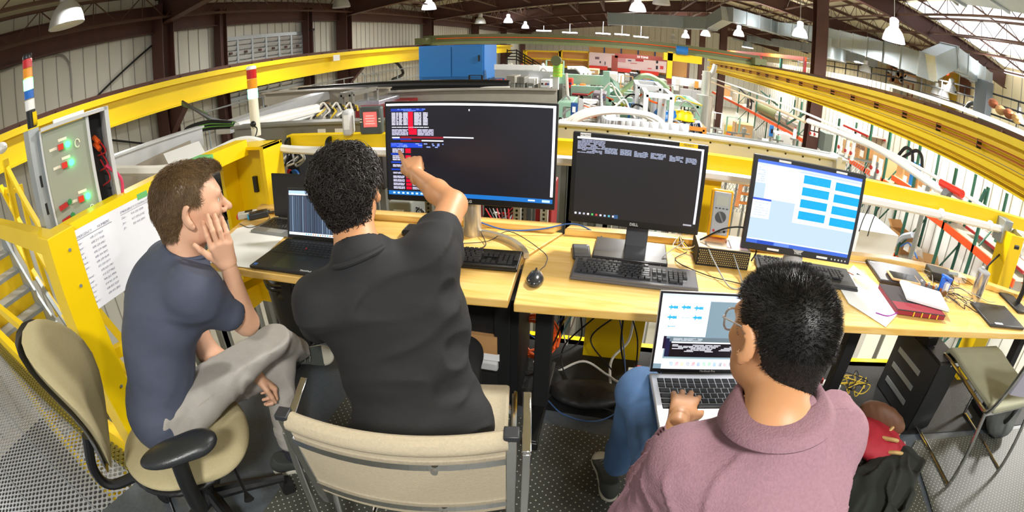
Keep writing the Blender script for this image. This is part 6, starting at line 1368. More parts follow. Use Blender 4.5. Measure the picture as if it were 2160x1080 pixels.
# ================================================================== the hall between the platform and the far end
LEGM = mat('grey machine leg', '8C8C84', .5, .3)
MGREY = mat('machine grey', '9A958A', .5, .3, noise=.15); WARMG = mat('warm grey channel', '9C9384', .5, .3, noise=.12); PWHT = mat('bright white panel', 'F4F4F4', .5)
DRED = mat('dark red machine', '8E1A20', .45); POSTER = mat('poster blue', '1A4A8A', .5); SILV = mat('silver vessel', 'C0BEB8', .3, .7)
def stand(t, x0, x1, y0, y1, ztop, base=HZ, mt=None, r=.03):
    for x in (x0, x1):
        for y in (y0, y1): MB().bb((x - r, y - r, base), (x + r, y + r, ztop)).build('leg', mt or LEGM, t, world=True, smooth=0)
def mbox(name, cat, lab, x0, y0, x1, y1, D, th, mt, base=HZ, detail='door', legs=True, bev=.01):
    """cabinet like thing whose front stands D metres down the hall"""
    a, b = Y(x0, y0, D), Y(x1, y1, D); xa, xb = sorted((a[0], b[0])); za, zb = sorted((a[2], b[2])); t = thing(name, lab, cat, ((xa + xb) / 2, D + th / 2, base if legs else za))
    MB().bb((xa, D, za), (xb, D + th, zb)).build('body', mt, t, world=True, smooth=0, bevel=bev)
    if detail == 'door':
        w = xb - xa
        for k in range(2): MB().bb((xa + w * (.04 + .48 * k), D - .012, za + (zb - za) * .06), (xa + w * (.48 + .48 * k), D, zb - (zb - za) * .06)).build('door', mt, t, world=True, smooth=0)
    elif detail == 'gauges':
        for k in range(4): MB().cyl(((xa + (xb - xa) * (.2 + .2 * k)), D - .02, (za + zb) / 2), ((xa + (xb - xa) * (.2 + .2 * k)), D, (za + zb) / 2), (zb - za) * .12, n=12).build('gauge', (BLK, WHP, RED, CBLU)[k], t, world=True)
    elif detail == 'label': MB().bb((xa + (xb - xa) * .25, D - .008, za + (zb - za) * .3), (xa + (xb - xa) * .7, D, za + (zb - za) * .7)).build('label_plate', WHP, t, world=True, smooth=0)
    if legs: stand(t, xa + .04, xb - .04, D + .05, D + th - .05, za, base)
    return t
def bar(name, cat, lab, p, q, w, h, mt, legs=None, flange=None, up=(0, 0, 1)):
    t = thing(name, lab, cat, ((p[0] + q[0]) / 2, (p[1] + q[1]) / 2, min(p[2], q[2]) - h / 2 if legs is None else HZ))
    MB().beam(p, q, w, h, up=up).build('web', mt, t, world=True, smooth=0)
    if flange: MB().beam((p[0], p[1], p[2] + h / 2), (q[0], q[1], q[2] + h / 2), w + flange, .015).build('flange', mt, t, world=True, smooth=0)
    for f in (legs or ()):
        x, y, z = (p[i] + (q[i] - p[i]) * f for i in range(3)); MB().bb((x - .035, y - .035, HZ), (x + .035, y + .035, z - h / 2)).build('support_post', LEGM, t, world=True, smooth=0)
    return t
def frame(name, cat, lab, x0, y0, x1, y1, D, th, mt, w=.06, base=HZ, shelf=1):
    a, b = Y(x0, y0, D), Y(x1, y1, D); xa, xb = sorted((a[0], b[0])); za, zb = sorted((a[2], b[2])); t = thing(name, lab, cat, ((xa + xb) / 2, D + th / 2, base))
    for x in (xa, xb):
        for y in (D, D + th): MB().bb((x - w / 2, y - w / 2, base), (x + w / 2, y + w / 2, zb)).build('upright', mt, t, world=True, smooth=0)
    for k in range(shelf + 1):
        z = za + (zb - za) * k / max(1, shelf)
        for y in (D, D + th): MB().beam((xa, y, z), (xb, y, z), w, w).build('crossbar', mt, t, world=True, smooth=0)
        for x in (xa, xb): MB().beam((x, D, z), (x, D + th, z), w, w).build('side_bar', mt, t, world=True, smooth=0)
    return t
# blue cabinet on its red stand
a, b = Y(883, 98, 9.6), Y(1022, 168, 9.6); t = thing('blue_cabinet', 'big blue cabinet with two doors standing high above the machines', 'cabinet', ((a[0] + b[0]) / 2, 10.1, HZ)); bx0, bx1, bz0, bz1 = a[0], b[0], b[2], a[2]
MB().bb((bx0, 9.6, bz0), (bx1, 10.6, bz1)).build('carcass', mat('cabinet blue', '2C7CC8', .3), t, world=True, smooth=0, bevel=.01)
mid = Y(953, 130, 9.6)[0]
for p, q in ((bx0 + .03, mid - .012), (mid + .012, bx1 - .03)): MB().bb((p, 9.575, bz0 + .06), (q, 9.6, bz1 - .03)).build('door', MATS['cabinet blue'], t, world=True, smooth=0, bevel=.006)
MB().bb((bx1 - .12, 9.55, bz1 - .35), (bx1 - .09, 9.575, bz1 - .22)).build('handle', BLK, t, world=True); MB().bb((bx0, 9.6, bz0 - .06), (bx1, 10.6, bz0)).build('plinth', DGR, t, world=True, smooth=0)
MB().bb((bx0 + .05, 9.62, bz0 - .14), (bx1 + .05, 10.6, bz0 - .06)).build('red_base', RED, t, world=True, smooth=0); stand(t, bx0 + .1, bx1 - .1, 9.7, 10.5, bz0 - .14, mt=DRED, r=.05)
MB().beam((bx1 + .02, 9.7, bz0 - .12), (bx1 + .55, 10.6, bz0 + .08), .06, .06).build('red_strut', RED, t, world=True)
# big black pipe and cable channels
a, b = Y(632, 193, 6.0), Y(1075, 184, 6.0); t = thing('black_pipe', 'long thick black pipe lying across the machines below the blue cabinet', 'pipe', ((a[0] + b[0]) / 2, 6, HZ)); MB().lathe([(.065, 0), (.065, b[0] - a[0])], c=(a[0], 6, a[2]), R=roty(PI / 2), n=24).build('tube_shell', BLK, t, world=True, smooth=50)
for f in (.1, .5, .9): x = a[0] + (b[0] - a[0]) * f; MB().bb((x - .03, 5.97, HZ), (x + .03, 6.03, a[2] - .06)).build('support_post', LEGM, t, world=True)
MB().lathe([(.065, 0), (.075, .005), (.075, .06), (.065, .065)], c=(b[0] - .06, 6, b[2]), R=roty(PI / 2), n=20).build('end_ring', BLK, t, world=True)
for k, pts in enumerate((((1075, 186), (1010, 190), (975, 215), (960, 225)), ((1072, 190), (1045, 200), (1052, 225), (1050, 235)))): cable('white_hose', [Y(x, y, 5.9) for x, y in pts], .028, CWHT, ('first' if k == 0 else 'second') + ' white hose curving out of the end of the black pipe', 'hose')
for k in range(4): cable('white_hose', [Y(940 + 8 * k + 20, 200, 5.2), Y(950 + 12 * k, 197, 5.15), Y(962 + 10 * k, 204, 5.1), Y(945 + 12 * k, 215, 5.0)], .02, CWHT, 'white hose of the bundle bending over the grey channel above the wide monitor', 'hose', group='white hoses above the wide monitor')
cable('white_hose', [Y(965, 197, 5.2), Y(990, 203, 5.1), Y(1000, 216, 5.0)], .018, CWHT, 'white hose falling to the right from the bundle above the monitor', 'hose')
bar('cable_channel', 'cable channel', 'grey cable channel running across behind the wide monitor top, left part', Y(560, 209, 5), Y(822, 200, 5), .05, .16, WARMG, (.1, .6), .08)
bar('cable_channel', 'cable channel', 'grey cable channel with a round plate running across above the wide monitor', Y(822, 212, 5.0), Y(1175, 209, 5.0), .05, .20, MGREY, (.2, .8), .08)
bar('cable_channel', 'cable channel', 'dull steel channel with holes low behind the red lit instrument', Y(690, 270, 3.2), Y(818, 268, 3.2), .04, .10, MGREY, (.3,), .04)
bar('cable_channel', 'cable channel', 'pale silver tray along the wall side left of the black pipe', X(470, 272, -3.4), X(700, 196, -3.4), .2, .10, ALU, (.1, .7))
bar('cable_channel', 'cable channel', 'broad aluminium channel running behind the whiteboard', X(150, 392, -3.0), X(425, 287, -3.0), .04, .15, ALU, (.2, .8), .06)
bar('cable_channel', 'cable channel', 'brownish steel channel under the broad aluminium one', X(205, 412, -3.0), X(400, 315, -3.0), .06, .14, WARMG, (.1, .9))
for k, (p, q, r) in enumerate((((500, 268), (668, 227), .035), ((505, 277), (668, 233), .035), ((560, 275), (690, 232), .02))):
    a, b = X(*p, -2.5), X(*q, -2.5); MB().tube([a, b], r, 10).build('white_pipe', WHP, label=['upper', 'middle', 'thin lower'][k] + ' white pipe slanting away between the stack light and the grey channels', cat='pipe')
cable('white_hose', [at(192, 380, 3.0), at(230, 362, 3.0), at(330, 360, 2.9), at(400, 352, 2.8)], .03, CWHT, 'thick cream hose crossing behind the control box to the hanging papers', 'hose')
cable('brown_wire', [X(250, 350, -3.0), X(285, 330, -3.0), X(320, 325, -3.05), X(350, 308, -3.0)], .006, mat('brown wire', '7A4A40', .6), 'thin brown wire arching over the aluminium channel', 'wire')
MB().tube([at(388, 296, 4.1), at(390, 288, 4.1)], .05).build('bundle_clip', BLK, label='black clip at the lower end of the black cable bundle', cat='clip')
for k in range(7):
    o_ = k * 3; cable('black_cable', [at(385, 214 + k * 1.2, 8.6), at(410 + o_, 230 + o_ * .4, 6.6), at(450, 252 + k, 5.0), at(492 + k * 2, 260 + k * .8, 4.2), at(440, 258 + k * 2, 4.2), at(395 - k, 272 + k * 2, 4.15), at(388, 292, 4.1)], .022, CGRN if k in (2, 5) else RUB, ('green' if k in (2, 5) else 'black') + ' cable of the thick bundle dropping from the left crane beam', 'cable', group='cable bundle under the left crane beam')
cable('black_cable', [X(800, 128, -8.6), X(835, 132, -8.6), X(850, 155, -8.5), X(828, 168, -8.4)], .06, RUB, 'black hose arc on the wall left of the blue cabinet', 'hose')
for k, (x, x2) in enumerate(((760, 769), (785, 797))): cable('wall_conduit', [X(x, 134, -8.7), X(x + 2, 150, -8.7), X(x2, 160, -8.7), X(x2, 178, -8.7)], .025, GALV, ('left' if k == 0 else 'right') + ' pale conduit on the wall between crane beam and black pipe', 'conduit')
# rail of the wall walkway
t = thing('walkway_rail', 'thin grey walkway rail low along the left wall under the louvres', 'handrail', (-8.3, 12, HZ))
for z in (.35, .75): MB().tube([(-8.3, 7.2, z), (-8.3, 24, z)], .02, 6).build('rail_bar', GALV, t, world=True)
for k in range(9): MB().tube([(-8.3, 7.4 + k * 2, HZ), (-8.3, 7.4 + k * 2, .75)], .02, 6).build('upright', GALV, t, world=True)
for k, (x0, y0, x1, y1) in enumerate(((520, 205, 545, 225), (565, 198, 590, 212), (612, 190, 640, 207))): mbox('wall_unit', 'wall unit', ['left', 'middle', 'right'][k] + ' grey fan unit on the wall under the louvres', x0, y0 - 4, x1, y1, 9.6, .4, MGREY, detail='label')
# red machine and silver mess left of the wide monitor
mbox('red_machine', 'machine', 'dark red machine block between the instrument and the wide monitor', 742, 228, 816, 250, 4.2, .8, DRED, detail=None)
mbox('foil_package', 'package', 'silver foil wrapped package above the red machine block', 745, 214, 800, 228, 4.4, .5, mat('foil', 'B8BCC8', .25, .6, bump=.6, bscale=30), detail=None, legs=False)
t = frame('steel_scaffold', 'frame', 'grey steel frame behind the red lit instrument', 720, 200, 745, 262, 4.0, .5, STEEL, .04)
rs = random.Random(21)
for k in range(12):
    x0 = 655 + k * 7; cable('loose_cable', [at(x0, 252 - k % 3 * 4, 4.2), at(x0 + 12, 235, 4.4), at(x0 + 26, 217 + k % 4 * 3, 4.6), at(x0 + 40 - k, 232, 4.4)], .010, (CWHT, RUB, CYEL, CGRY)[k % 4], '%s cable of the tangle behind the red lit instrument' % ('white', 'black', 'yellow', 'grey')[k % 4], 'cable', group='cables behind the red lit instrument (%s)' % ('white', 'black', 'yellow', 'grey')[k % 4])
# seen under the wide monitor: racks, wires
def upright_slots(lab, x, D, mt, x2=None):
    t = thing('slotted_upright', lab, 'rack post', (0, D, HZ)); a = Y(x, 460, D); t.location = (a[0], D, HZ)
    MB().bb((a[0] - .025, D, HZ), (a[0] + .025, D + .03, 1.0)).build('post_body', mt, t, world=True, smooth=0)
    m = MB()
    for k in range(26): m.bb((a[0] - .008, D - .002, .25 + k * .03), (a[0] + .006, D, .265 + k * .03))
    o = m.build('slots', BLK, t, world=True, smooth=0); o['kind'] = 'stuff'
upright_slots('pale slotted rack post right of the silver monitor stand', 1090, 2.9, LGR); upright_slots('grey slotted rack post next to the pale one', 1102, 3.0, STEEL); upright_slots('pale slotted post left of the dark red rack side', 1147, 2.95, LGR); upright_slots('grey slotted rack post seen right of the black T-shirt shoulder', 905, 2.9, STEEL)
mbox('red_rack_side', 'rack', 'dark red rack side under the right end of the wide monitor', 1130, 395, 1162, 500, 3.0, .3, DRED, detail=None)
mbox('equipment_rack', 'rack', 'grey rack cabinet behind the ear of the curly haired person', 818, 425, 868, 480, 2.9, .5, mat('grey cabinet', '8E9088', .5), detail='label')
mbox('equipment_rack', 'rack', 'dark equipment rack full of wires behind the silver stand', 1020, 400, 1088, 520, 3.3, .6, BLK2, detail='gauges')
mbox('equipment_rack', 'rack', 'brownish rack side left of the silver stand', 925, 425, 945, 500, 2.95, .4, WARMG, detail=None)
MB().cyl(Y(1040, 478, 2.95), Y(1082, 480, 2.95), .028, n=16).build('metal_cylinder', SILV, label='polished steel cylinder lying behind the silver stand', cat='cylinder')
for k in range(7): cable('rack_wire', [Y(1024 + k * 8, 440, 3.1), Y(1040 + k * 6, 462 + 2 * k, 3.05), Y(1060 + k * 4, 458 - k, 3.1), Y(1084 + k, 436 + 3 * k, 3.1)], .005, (CRED, RUB, CGRY)[k % 3], '%s wire hanging in the rack behind the silver stand' % ('red', 'black', 'grey')[k % 3], 'wire', group='%s wires in the rack behind the silver stand' % ('red', 'black', 'grey')[k % 3])
for k in range(5): a = Y(878 + k * 3, 455, 3.0); MB().tube([a + np.array([.05 * math.cos(q) * (1 - k * .1), 0, .07 * math.sin(q) * (1 - k * .08)]) for q in np.linspace(0, 2 * PI, 16)[:-1]], .005, 6, closed=True).build('cable_loop', RUB if k % 2 else CGRY, label='looped cable ring left of the pointing arm', cat='cable', group='looped cables left of the pointing arm')
# ------------------------------------------------------------------ centre right: green frames, vessels, trays
bar('green_beam', 'beam', 'pale green beam with a silver left half crossing the hall centre', Y(1178, 166, 9), Y(1280, 170, 9), .12, .18, MINT, (.05, .95))
bar('silver_beam', 'beam', 'bright aluminium beam right of the blue cabinet', Y(1045, 156, 9), Y(1178, 162, 9), .10, .18, ALU, (.3,))
bar('white_conduits', 'conduit', 'bundle of white conduits running right from the blue cabinet', Y(1044, 141, 9.6), Y(1140, 143, 9.6), .12, .10, WHP, (.5,))
for k in range(6): cable('white_conduit', [Y(1130 + k * 9 + (40 if k > 2 else 0), 143, 9.6), Y(1148 + k * 9 + (40 if k > 2 else 0), 144, 9.6), Y(1160 + k * 9 + (40 if k > 2 else 0), 155, 9.4)], .035, WHP, 'white conduit bending down at the end of the bundle right of the blue cabinet', 'conduit', group='white conduit bends right of the blue cabinet')
bar('green_beam', 'beam', 'lower pale green beam behind the middle monitor', Y(1205, 190, 8), Y(1280, 194, 8), .1, .16, MINT, (.1, .9))
bar('green_post', 'post', 'tall pale green post in the middle of the hall', Y(1281, 240, 7.6), Y(1279, 150, 7.6), .10, .10, MINT, (.0,), up=(0, 1, 0))
frame('machine_stand', 'frame', 'pale green steel frame behind the middle monitor', 1284, 208, 1352, 250, 7.5, 1.4, MINT, .09)
frame('machine_stand', 'frame', 'second pale green table frame right of the white frames', 1412, 216, 1470, 262, 7.4, 1.2, MINT, .07)
frame('profile_stand', 'frame', 'tall aluminium profile frame behind the middle monitor, left one', 1345, 182, 1386, 300, 5.6, .8, ALU, .05)
frame('profile_stand', 'frame', 'tall aluminium profile frame behind the middle monitor, right one', 1363, 199, 1410, 300, 5.0, .8, LGR, .05)
mbox('green_cabinet', 'cabinet', 'mint green machine cabinet right of the wide monitor', 1176, 215, 1205, 300, 6.0, .8, MINT, detail='gauges')
mbox('green_cabinet', 'cabinet', 'mint green panel inside the left white frame', 1352, 190, 1375, 215, 7.0, .3, MINT, detail='label')
t = thing('green_spool', 'lime green cylinder with a round disc on top above the silver beam', 'drum', Y(1176, 162, 8.8)); MB().cyl((0, 0, 0), (0, 0, .24), .085, n=20).build('drum', mat('lime green', '8CC83C', .5, noise=.3), t); MB().cyl((-.02, -.12, .30), (-.02, -.06, .30), .095, n=20).build('disc', OLV, t); 
for k in range(3): MB().cyl((0, 0, .03 + k * .06), (0, 0, .035 + k * .06), .09, n=20).build('band', mat('orange band', 'E8A040', .5), t)
t = thing('cable_ladder', 'silver cable ladder full of white cables behind the middle monitor', 'cable tray', Y(1240, 300, 4.6)); a, b = Y(1222, 300, 4.6), Y(1268, 205, 4.9); t.location = (a[0], 4.6, HZ)
MB().bb((a[0], 4.62, a[2]), (b[0], 4.66, b[2])).build('tray_back', WHT, t, world=True, smooth=0)
for x in (a[0], b[0]): MB().bb((x - .02, 4.55, a[2]), (x + .02, 4.66, b[2])).build('side_rail', ALU, t, world=True)
stand(t, a[0], b[0], 4.6, 4.64, a[2])
for k in range(26):
    z = a[2] + (b[2] - a[2]) * (k + .5) / 26; MB().tube(spline([(a[0] + .03, 4.6, z + rs.uniform(-.01, .01)), ((a[0] + b[0]) / 2, 4.56, z + rs.uniform(-.02, .02)), (b[0] - .02, 4.6, z + rs.uniform(-.01, .01))], 4), .006, 5).build('tray_cable', (CWHT, CWHT, CREAM, CORG, CWHT, RUB)[k % 6], t, world=True)
# curved aluminium tray
def ribbon(name, lab, pts, h, mt):
    P = spline(pts, 6); m = MB()
    for p, q in zip(P[:-1], P[1:]): m.add([p, q, q + Vector((0, 0, h)), p + Vector((0, 0, h))], [(0, 1, 2, 3)])
    o = m.build(name, mt, label=lab, cat='cable tray', smooth=60); o.modifiers.new('t', 'SOLIDIFY').thickness = .02; return o
ribbon('curved_tray', 'curved aluminium tray wall sweeping behind the middle monitor', [Y(1265, 215, 4.9), Y(1266, 262, 4.2), Y(1275, 288, 3.8), Y(1330, 296, 3.4), Y(1450, 305, 3.3)], .14, ALU)
ribbon('curved_tray', 'small curved tray at the right edge of the wide monitor', [Y(1178, 285, 3.6), Y(1205, 282, 3.6), Y(1218, 292, 3.6), Y(1215, 310, 3.5)], .12, LGR)
cable('white_hose', [Y(1186, 290, 3.6), Y(1200, 255, 3.6), Y(1250, 232, 3.6), Y(1330, 234, 3.6), Y(1390, 262, 3.6), Y(1410, 300, 3.5)], .022, CWHT, 'long white hose arching high behind the middle monitor', 'hose')
cable('white_hose', [Y(1200, 290, 3.5), Y(1214, 255, 3.5), Y(1280, 236, 3.5), Y(1370, 243, 3.5), Y(1410, 275, 3.5), Y(1430, 305, 3.4)], .022, CWHT, 'second white hose arching just under the first behind the middle monitor', 'hose')
cable('white_hose', [Y(1195, 155, 6.5), Y(1198, 200, 6.4), Y(1202, 245, 6.2)], .02, CWHT, 'vertical white hose between the wide and the middle monitor', 'hose')
for k in range(5): cable('tray_cable', [Y(1178, 272 + k * 2, 3.5), Y(1215, 276 + k * 2, 3.5), Y(1255, 284 + k * 3, 3.4), Y(1300, 292 + k * 3, 3.3)], .012, (CORG, CGRY, RUB, CRED, CWHT)[k], ('orange', 'grey', 'black', 'red', 'white')[k] + ' cable sweeping along over the top of the middle monitor', 'cable')
mbox('white_shelf', 'shelf', 'long white shelf top behind the middle monitor', 1269, 258, 1358, 266, 4.2, .4, PWHT, detail=None)
mbox('white_case', 'case', 'white case under the white shelf', 1305, 268, 1340, 280, 4.3, .3, PWHT, detail=None)
mbox('black_case', 'case', 'black case under the white shelf', 1280, 264, 1300, 274, 4.25, .3, BLK2, detail=None)
mbox('printer', 'printer', 'small white and grey printer above the white shelf', 1279, 239, 1298, 254, 4.6, .3, WHP, detail='label')
mbox('blue_poster', 'sign', 'dark blue sign with an emblem behind the wide monitor edge', 1204, 216, 1218, 246, 5.0, .02, POSTER, detail='label', legs=True)
mbox('blue_poster', 'sign', 'lower dark blue sign behind the wide monitor edge', 1186, 258, 1218, 272, 5.0, .02, POSTER, detail='label', legs=True)
for k, (x, y, c_, l) in enumerate(((1394, 246, BLU, 'blue helmet left on the orange shelf'), (1405, 250, BLU, 'second blue helmet on the orange shelf'), (1418, 248, BLU, 'third blue helmet on the orange shelf'), (1433, 247, YEL, 'yellow helmet left on the orange shelf'), (1446, 250, YEL, 'second yellow helmet on the orange shelf'))):
    p = Y(x, y, 6.0); t = thing('hard_hat', l, 'helmet', p); MB().lathe([(.13, -.02), (.10, 0), (.095, .05), (.06, .09), (0, .10)], n=18).build('shell', c_, t, smooth=60)
t = frame('orange_shelf', 'shelf', 'orange wooden shelf unit with books right of the white frames', 1388, 262, 1484, 292, 5.9, .5, mat('orange wood', 'D88A30', .5), .05, shelf=1)
bk = None
for k in range(12):
    p = Y(1438 + k * 3.6, 284, 5.95); MB().box((p[0], 6.0, p[2] + .07), (.035, .2, .17), R=roty(-.35)).build('book', (PWHT, LGR, POSTER, PWHT)[k % 4], label=('white', 'grey', 'blue', 'white')[k % 4] + ' bound book leaning on the orange shelf, %s from the left' % ORD[k], cat='book', group='books leaning on the orange shelf')
# assorted machinery across the middle (one by one)
items = [('case', 'case', 'white wrapped case under the aluminium beam', 1108, 165, 1128, 180, 8.6, .5, PWHT, None), ('motor_housing', 'machine', 'round white motor housing right of the white wrapped case', 1140, 168, 1160, 186, 8.4, .4, PWHT, 'gauges'),
 ('white_board', 'board', 'big white panel behind the lime green drum', 1160, 160, 1178, 190, 8.9, .1, PWHT, None), ('valve_block', 'valve', 'red topped valve block between the two pale green beams', 1194, 166, 1206, 186, 8.2, .3, REDB, 'gauges'),
 ('crate', 'crate', 'orange crate between the pale green beams', 1222, 178, 1233, 187, 8.6, .3, CORG, 'label'), ('locker', 'locker', 'white locker with yellow stripe between the green beams', 1233, 171, 1246, 188, 9.2, .4, PWHT, 'label'), ('locker', 'locker', 'grey fronted locker right of the white one', 1248, 172, 1258, 188, 9.2, .4, STEEL, 'door'),
 ('crate', 'crate', 'brown box standing above the green beam', 1238, 146, 1262, 158, 14, 1, CARD2, 'label'), ('machine_tool', 'machine', 'white machine tool with dark window right of the green post', 1282, 154, 1302, 172, 15, 1.5, WHP, 'door'), ('machine_tool', 'machine', 'cream machine left of the red gantry leg', 1304, 158, 1316, 175, 16, 1.2, CREAM, 'door'),
 ('control_cabinet', 'cabinet', 'grey cabinet under the pink board', 1318, 156, 1328, 172, 17, 1, STEEL, 'door'), ('control_cabinet', 'cabinet', 'dark cabinet under the pink board', 1329, 154, 1345, 176, 18, 1, DGR, 'door'), ('crate', 'crate', 'brown box seen through the green hose loop', 1358, 164, 1372, 178, 14, 1, CARD, 'label'),
 ('shelf_unit', 'shelf', 'dark shelf unit left of the red gantry leg', 1386, 168, 1406, 196, 13, 1, WARMG, 'door'), ('desk_unit', 'desk', 'white bench left of the grey screen wall', 1425, 165, 1434, 192, 15, 1, PWHT, None), ('wall_door', 'door', 'orange door in the far white wall', 1466, 171, 1473, 187, 24, .1, mat('door orange', 'D09040', .5), None),
 ('grey_screen', 'screen wall', 'grey screen wall left of the second brown column', 1435, 186, 1482, 230, 11, .1, mat('grey curtain', '8A8886', .6), 'door'), ('white_wall_unit', 'wall unit', 'white wall section behind the grey screen', 1422, 162, 1480, 186, 24.2, .2, PANELW, None),
 ('tool_cart', 'cart', 'white tool cart right of the white frames', 1412, 218, 1430, 240, 8, .5, PWHT, 'door'), ('red_canister', 'canister', 'red canister on the bench by the grey screen', 1427, 214, 1438, 222, 9, .3, RED, None), ('pump', 'pump', 'blue pump left in the machinery above the wide monitor', 895, 207, 910, 216, 5.4, .3, BLU, 'gauges'), ('pump', 'pump', 'small blue pump above the wide monitor centre', 926, 208, 936, 214, 5.4, .3, BLU, None),
 ('red_valve', 'valve', 'small red valve above the wide monitor left', 876, 204, 886, 218, 5.3, .2, REDB, None), ('concrete_block', 'block', 'speckled concrete block at the end of the black pipe', 1068, 160, 1086, 176, 8.0, .5, MGREY, None), ('vent_unit', 'machine', 'dark louvred unit right of the concrete block', 1088, 162, 1106, 177, 8.2, .4, STEEL, 'door'),
 ('orange_case', 'case', 'orange box under the end of the grey channel', 1147, 194, 1158, 199, 6.4, .3, CORG, None), ('red_machine', 'machine', 'dark red machine base behind the middle monitor left', 1206, 197, 1240, 203, 7.8, .4, DRED, None), ('press_machine', 'machine', 'purple grey machine body behind the cable ladder', 1250, 196, 1278, 212, 6.8, .5, mat('mauve grey', '7A6A74', .5), 'gauges'),
 ('instrument_rack', 'rack', 'rack with yellow tanks under the green frame', 1310, 216, 1330, 234, 7.6, .5, mat('mustard', 'D8B830', .5), 'gauges'), ('instrument_rack', 'rack', 'cluttered grey rack left under the green frame', 1290, 218, 1308, 236, 7.7, .5, WARMG, 'gauges'), ('computer_desk', 'desk', 'grey metal desk behind the white frames', 1340, 245, 1362, 268, 6.4, .5, LGR, 'door')]
for n_, c_, l_, x0, y0, x1, y1, D, th, mt_, det in items: mbox(n_, c_, l_, x0, y0, x1, y1, D, th, mt_, detail=det)
cable('green_hose', [Y(1285, 168, 8), Y(1295, 185, 8), Y(1310, 192, 8), Y(1330, 178, 8), Y(1348, 164, 8), Y(1356, 160, 8), Y(1372, 161, 8), Y(1395, 174, 8), Y(1410, 190, 8)], .045, mat('pale green hose', '9AAE8C', .5), 'fat pale green hose looping over the machines right of the green post', 'hose')
for k in range(6): cable('green_hose', [Y(1282, 160 + k * 2, 7.8), Y(1292 + k * 2, 172 + k, 7.8), Y(1300 + k, 190 + k, 7.7), Y(1288 + k * 3, 198 + k, 7.7)], .025, mat('dark sage hose', '5A7A68', .5), 'sage hose hanging from the tall green post', 'hose', group='sage hoses by the green post')
t = thing('cooling_tower', 'grey metal pipe tower left of the second brown column', 'machine', Y(1484, 235, 9)); t.location.z = HZ; q = Y(1484, 200, 9)
MB().cyl((0, 0, 0), (0, 0, q[2] - HZ), .16, n=20).build('lower_drum', SILV, t); MB().cyl((0, 0, q[2] - HZ), (0, 0, q[2] - HZ + .45), .08, n=16).build('upper_pipe', SILV, t); MB().tube(spline([(0, 0, q[2] - HZ + .3), (.12, 0, q[2] - HZ + .45), (.16, 0, q[2] - HZ + .6)], 4), .05, 10).build('elbow', SILV, t)
# red gantry, post and boards at the far end
t = thing('red_gantry', 'red portal gantry in front of the pink and white boards', 'gantry', (2, 24, HZ)); a, b = Y(1297, 117, 24), Y(1413, 126, 24)
MB().beam(a, b, .2, .22).build('crossbeam', mat('gantry red', '6E2A20', .5), t, world=True, smooth=0)
for p in (a, b): MB().bb((p[0] - .15, 23.9, HZ), (p[0] + .15, 24.1, p[2])).build('leg', MATS['gantry red'], t, world=True, smooth=0)
text_mesh('lettering', '10 TONS', .14, rotx(PI / 2), ((a[0] + b[0]) / 2, 23.88, (a[2] + b[2]) / 2), WHP, t, world=True)
D = 38.; a, b = Y(1240, 111, D), Y(1414, 150, D); t = thing('mezzanine', 'far mezzanine with yellow shelves and posters', 'mezzanine', (0, D + 1, HZ)); l_ = Y(1090, 139, D); r_ = Y(1414, 152, D)
MB().bb((l_[0], D, l_[2] - .5), (r_[0], D + 3, l_[2])).build('deck', mat('dark deck', '4A4A48', .6), t, world=True, smooth=0)
for k in range(6): x = l_[0] + (r_[0] - l_[0]) * (k + .05) / 5.3; MB().bb((x - .1, D + .1, HZ), (x + .1, D + .3, l_[2] - .5)).build('support_post', WARMG, t, world=True, smooth=0)
for k, (x0, x1) in enumerate(((1106, 1180), (1182, 1243))):
    a, b = Y(x0, 106, D), Y(x1, 138, D); s_ = thing('yellow_shelving', ['left yellow framed shelving on the far mezzanine', 'right yellow framed shelving on the far mezzanine'][k], 'shelving', (a[0], D + .5, l_[2])); za, zb = l_[2], a[2]
    for x in (a[0], b[0]): MB().bb((x - .1, D, za), (x + .1, D + 1, zb)).build('upright', YEL, s_, world=True, smooth=0)
    for f in (0.04, .5, .97): MB().bb((a[0], D, za + (zb - za) * f - .06), (b[0], D + .1, za + (zb - za) * f + .06)).build('shelf_beam', YEL, s_, world=True, smooth=0)
    MB().bb((a[0], D + .9, za), (b[0], D + 1, zb)).build('back_panel', mat('warm plywood', 'E0A868', .6), s_, world=True, smooth=0)
a, b = Y(1243, 110, D - .1), Y(1412, 152, D - .1); t = thing('poster_board', 'long white and pink poster board on the far mezzanine', 'poster', (a[0], D - .1, a[2] - 1)); zt = Y(1243, 110, D)[2]; zb_ = Y(1243, 140, D)[2]
MB().bb((a[0], D - .15, zb_), (b[0], D - .02, zt)).build('board', mat('pale pink board', 'F0D8DC', .6, noise=.08, nscale=.6), t, world=True, smooth=0)
pc = [('C83040', .62, .7, .12, .1), ('181C30', .84, .72, .03, .16), ('181C30', .84, .32, .03, .18), ('E04848', .9, .35, .05, .16), ('D05860', .55, .45, .1, .03), ('504878', .5, .62, .05, .06), ('806070', .1, .62, .06, .12), ('282C40', .14, .35, .02, .1), ('404860', .2, .3, .015, .16), ('E0A0A8', .4, .6, .12, .2), ('D83848', .75, .2, .06, .04)]
for c_, u, v, w, h in pc: x = a[0] + (b[0] - a[0]) * u; z = zb_ + (zt - zb_) * v; MB().bb((x - w * 2.6, D - .17, z - h * .8), (x + w * 2.6, D - .15, z + h * .8)).build('poster_mark', mat('poster ' + c_, c_, .6), t, world=True, smooth=0)
a, b = Y(1243, 97, D + 1.2), Y(1430, 112, D + 1.2); t = thing('plywood_wall', 'row of plywood panels with blue posts above the poster board', 'wall panels', (a[0], D + 1.3, l_[2])); MB().bb((a[0], D + 1.2, l_[2]), (b[0] + .8, D + 1.3, a[2] + .1)).build('panels', MATS['warm plywood'], t, world=True, smooth=0)
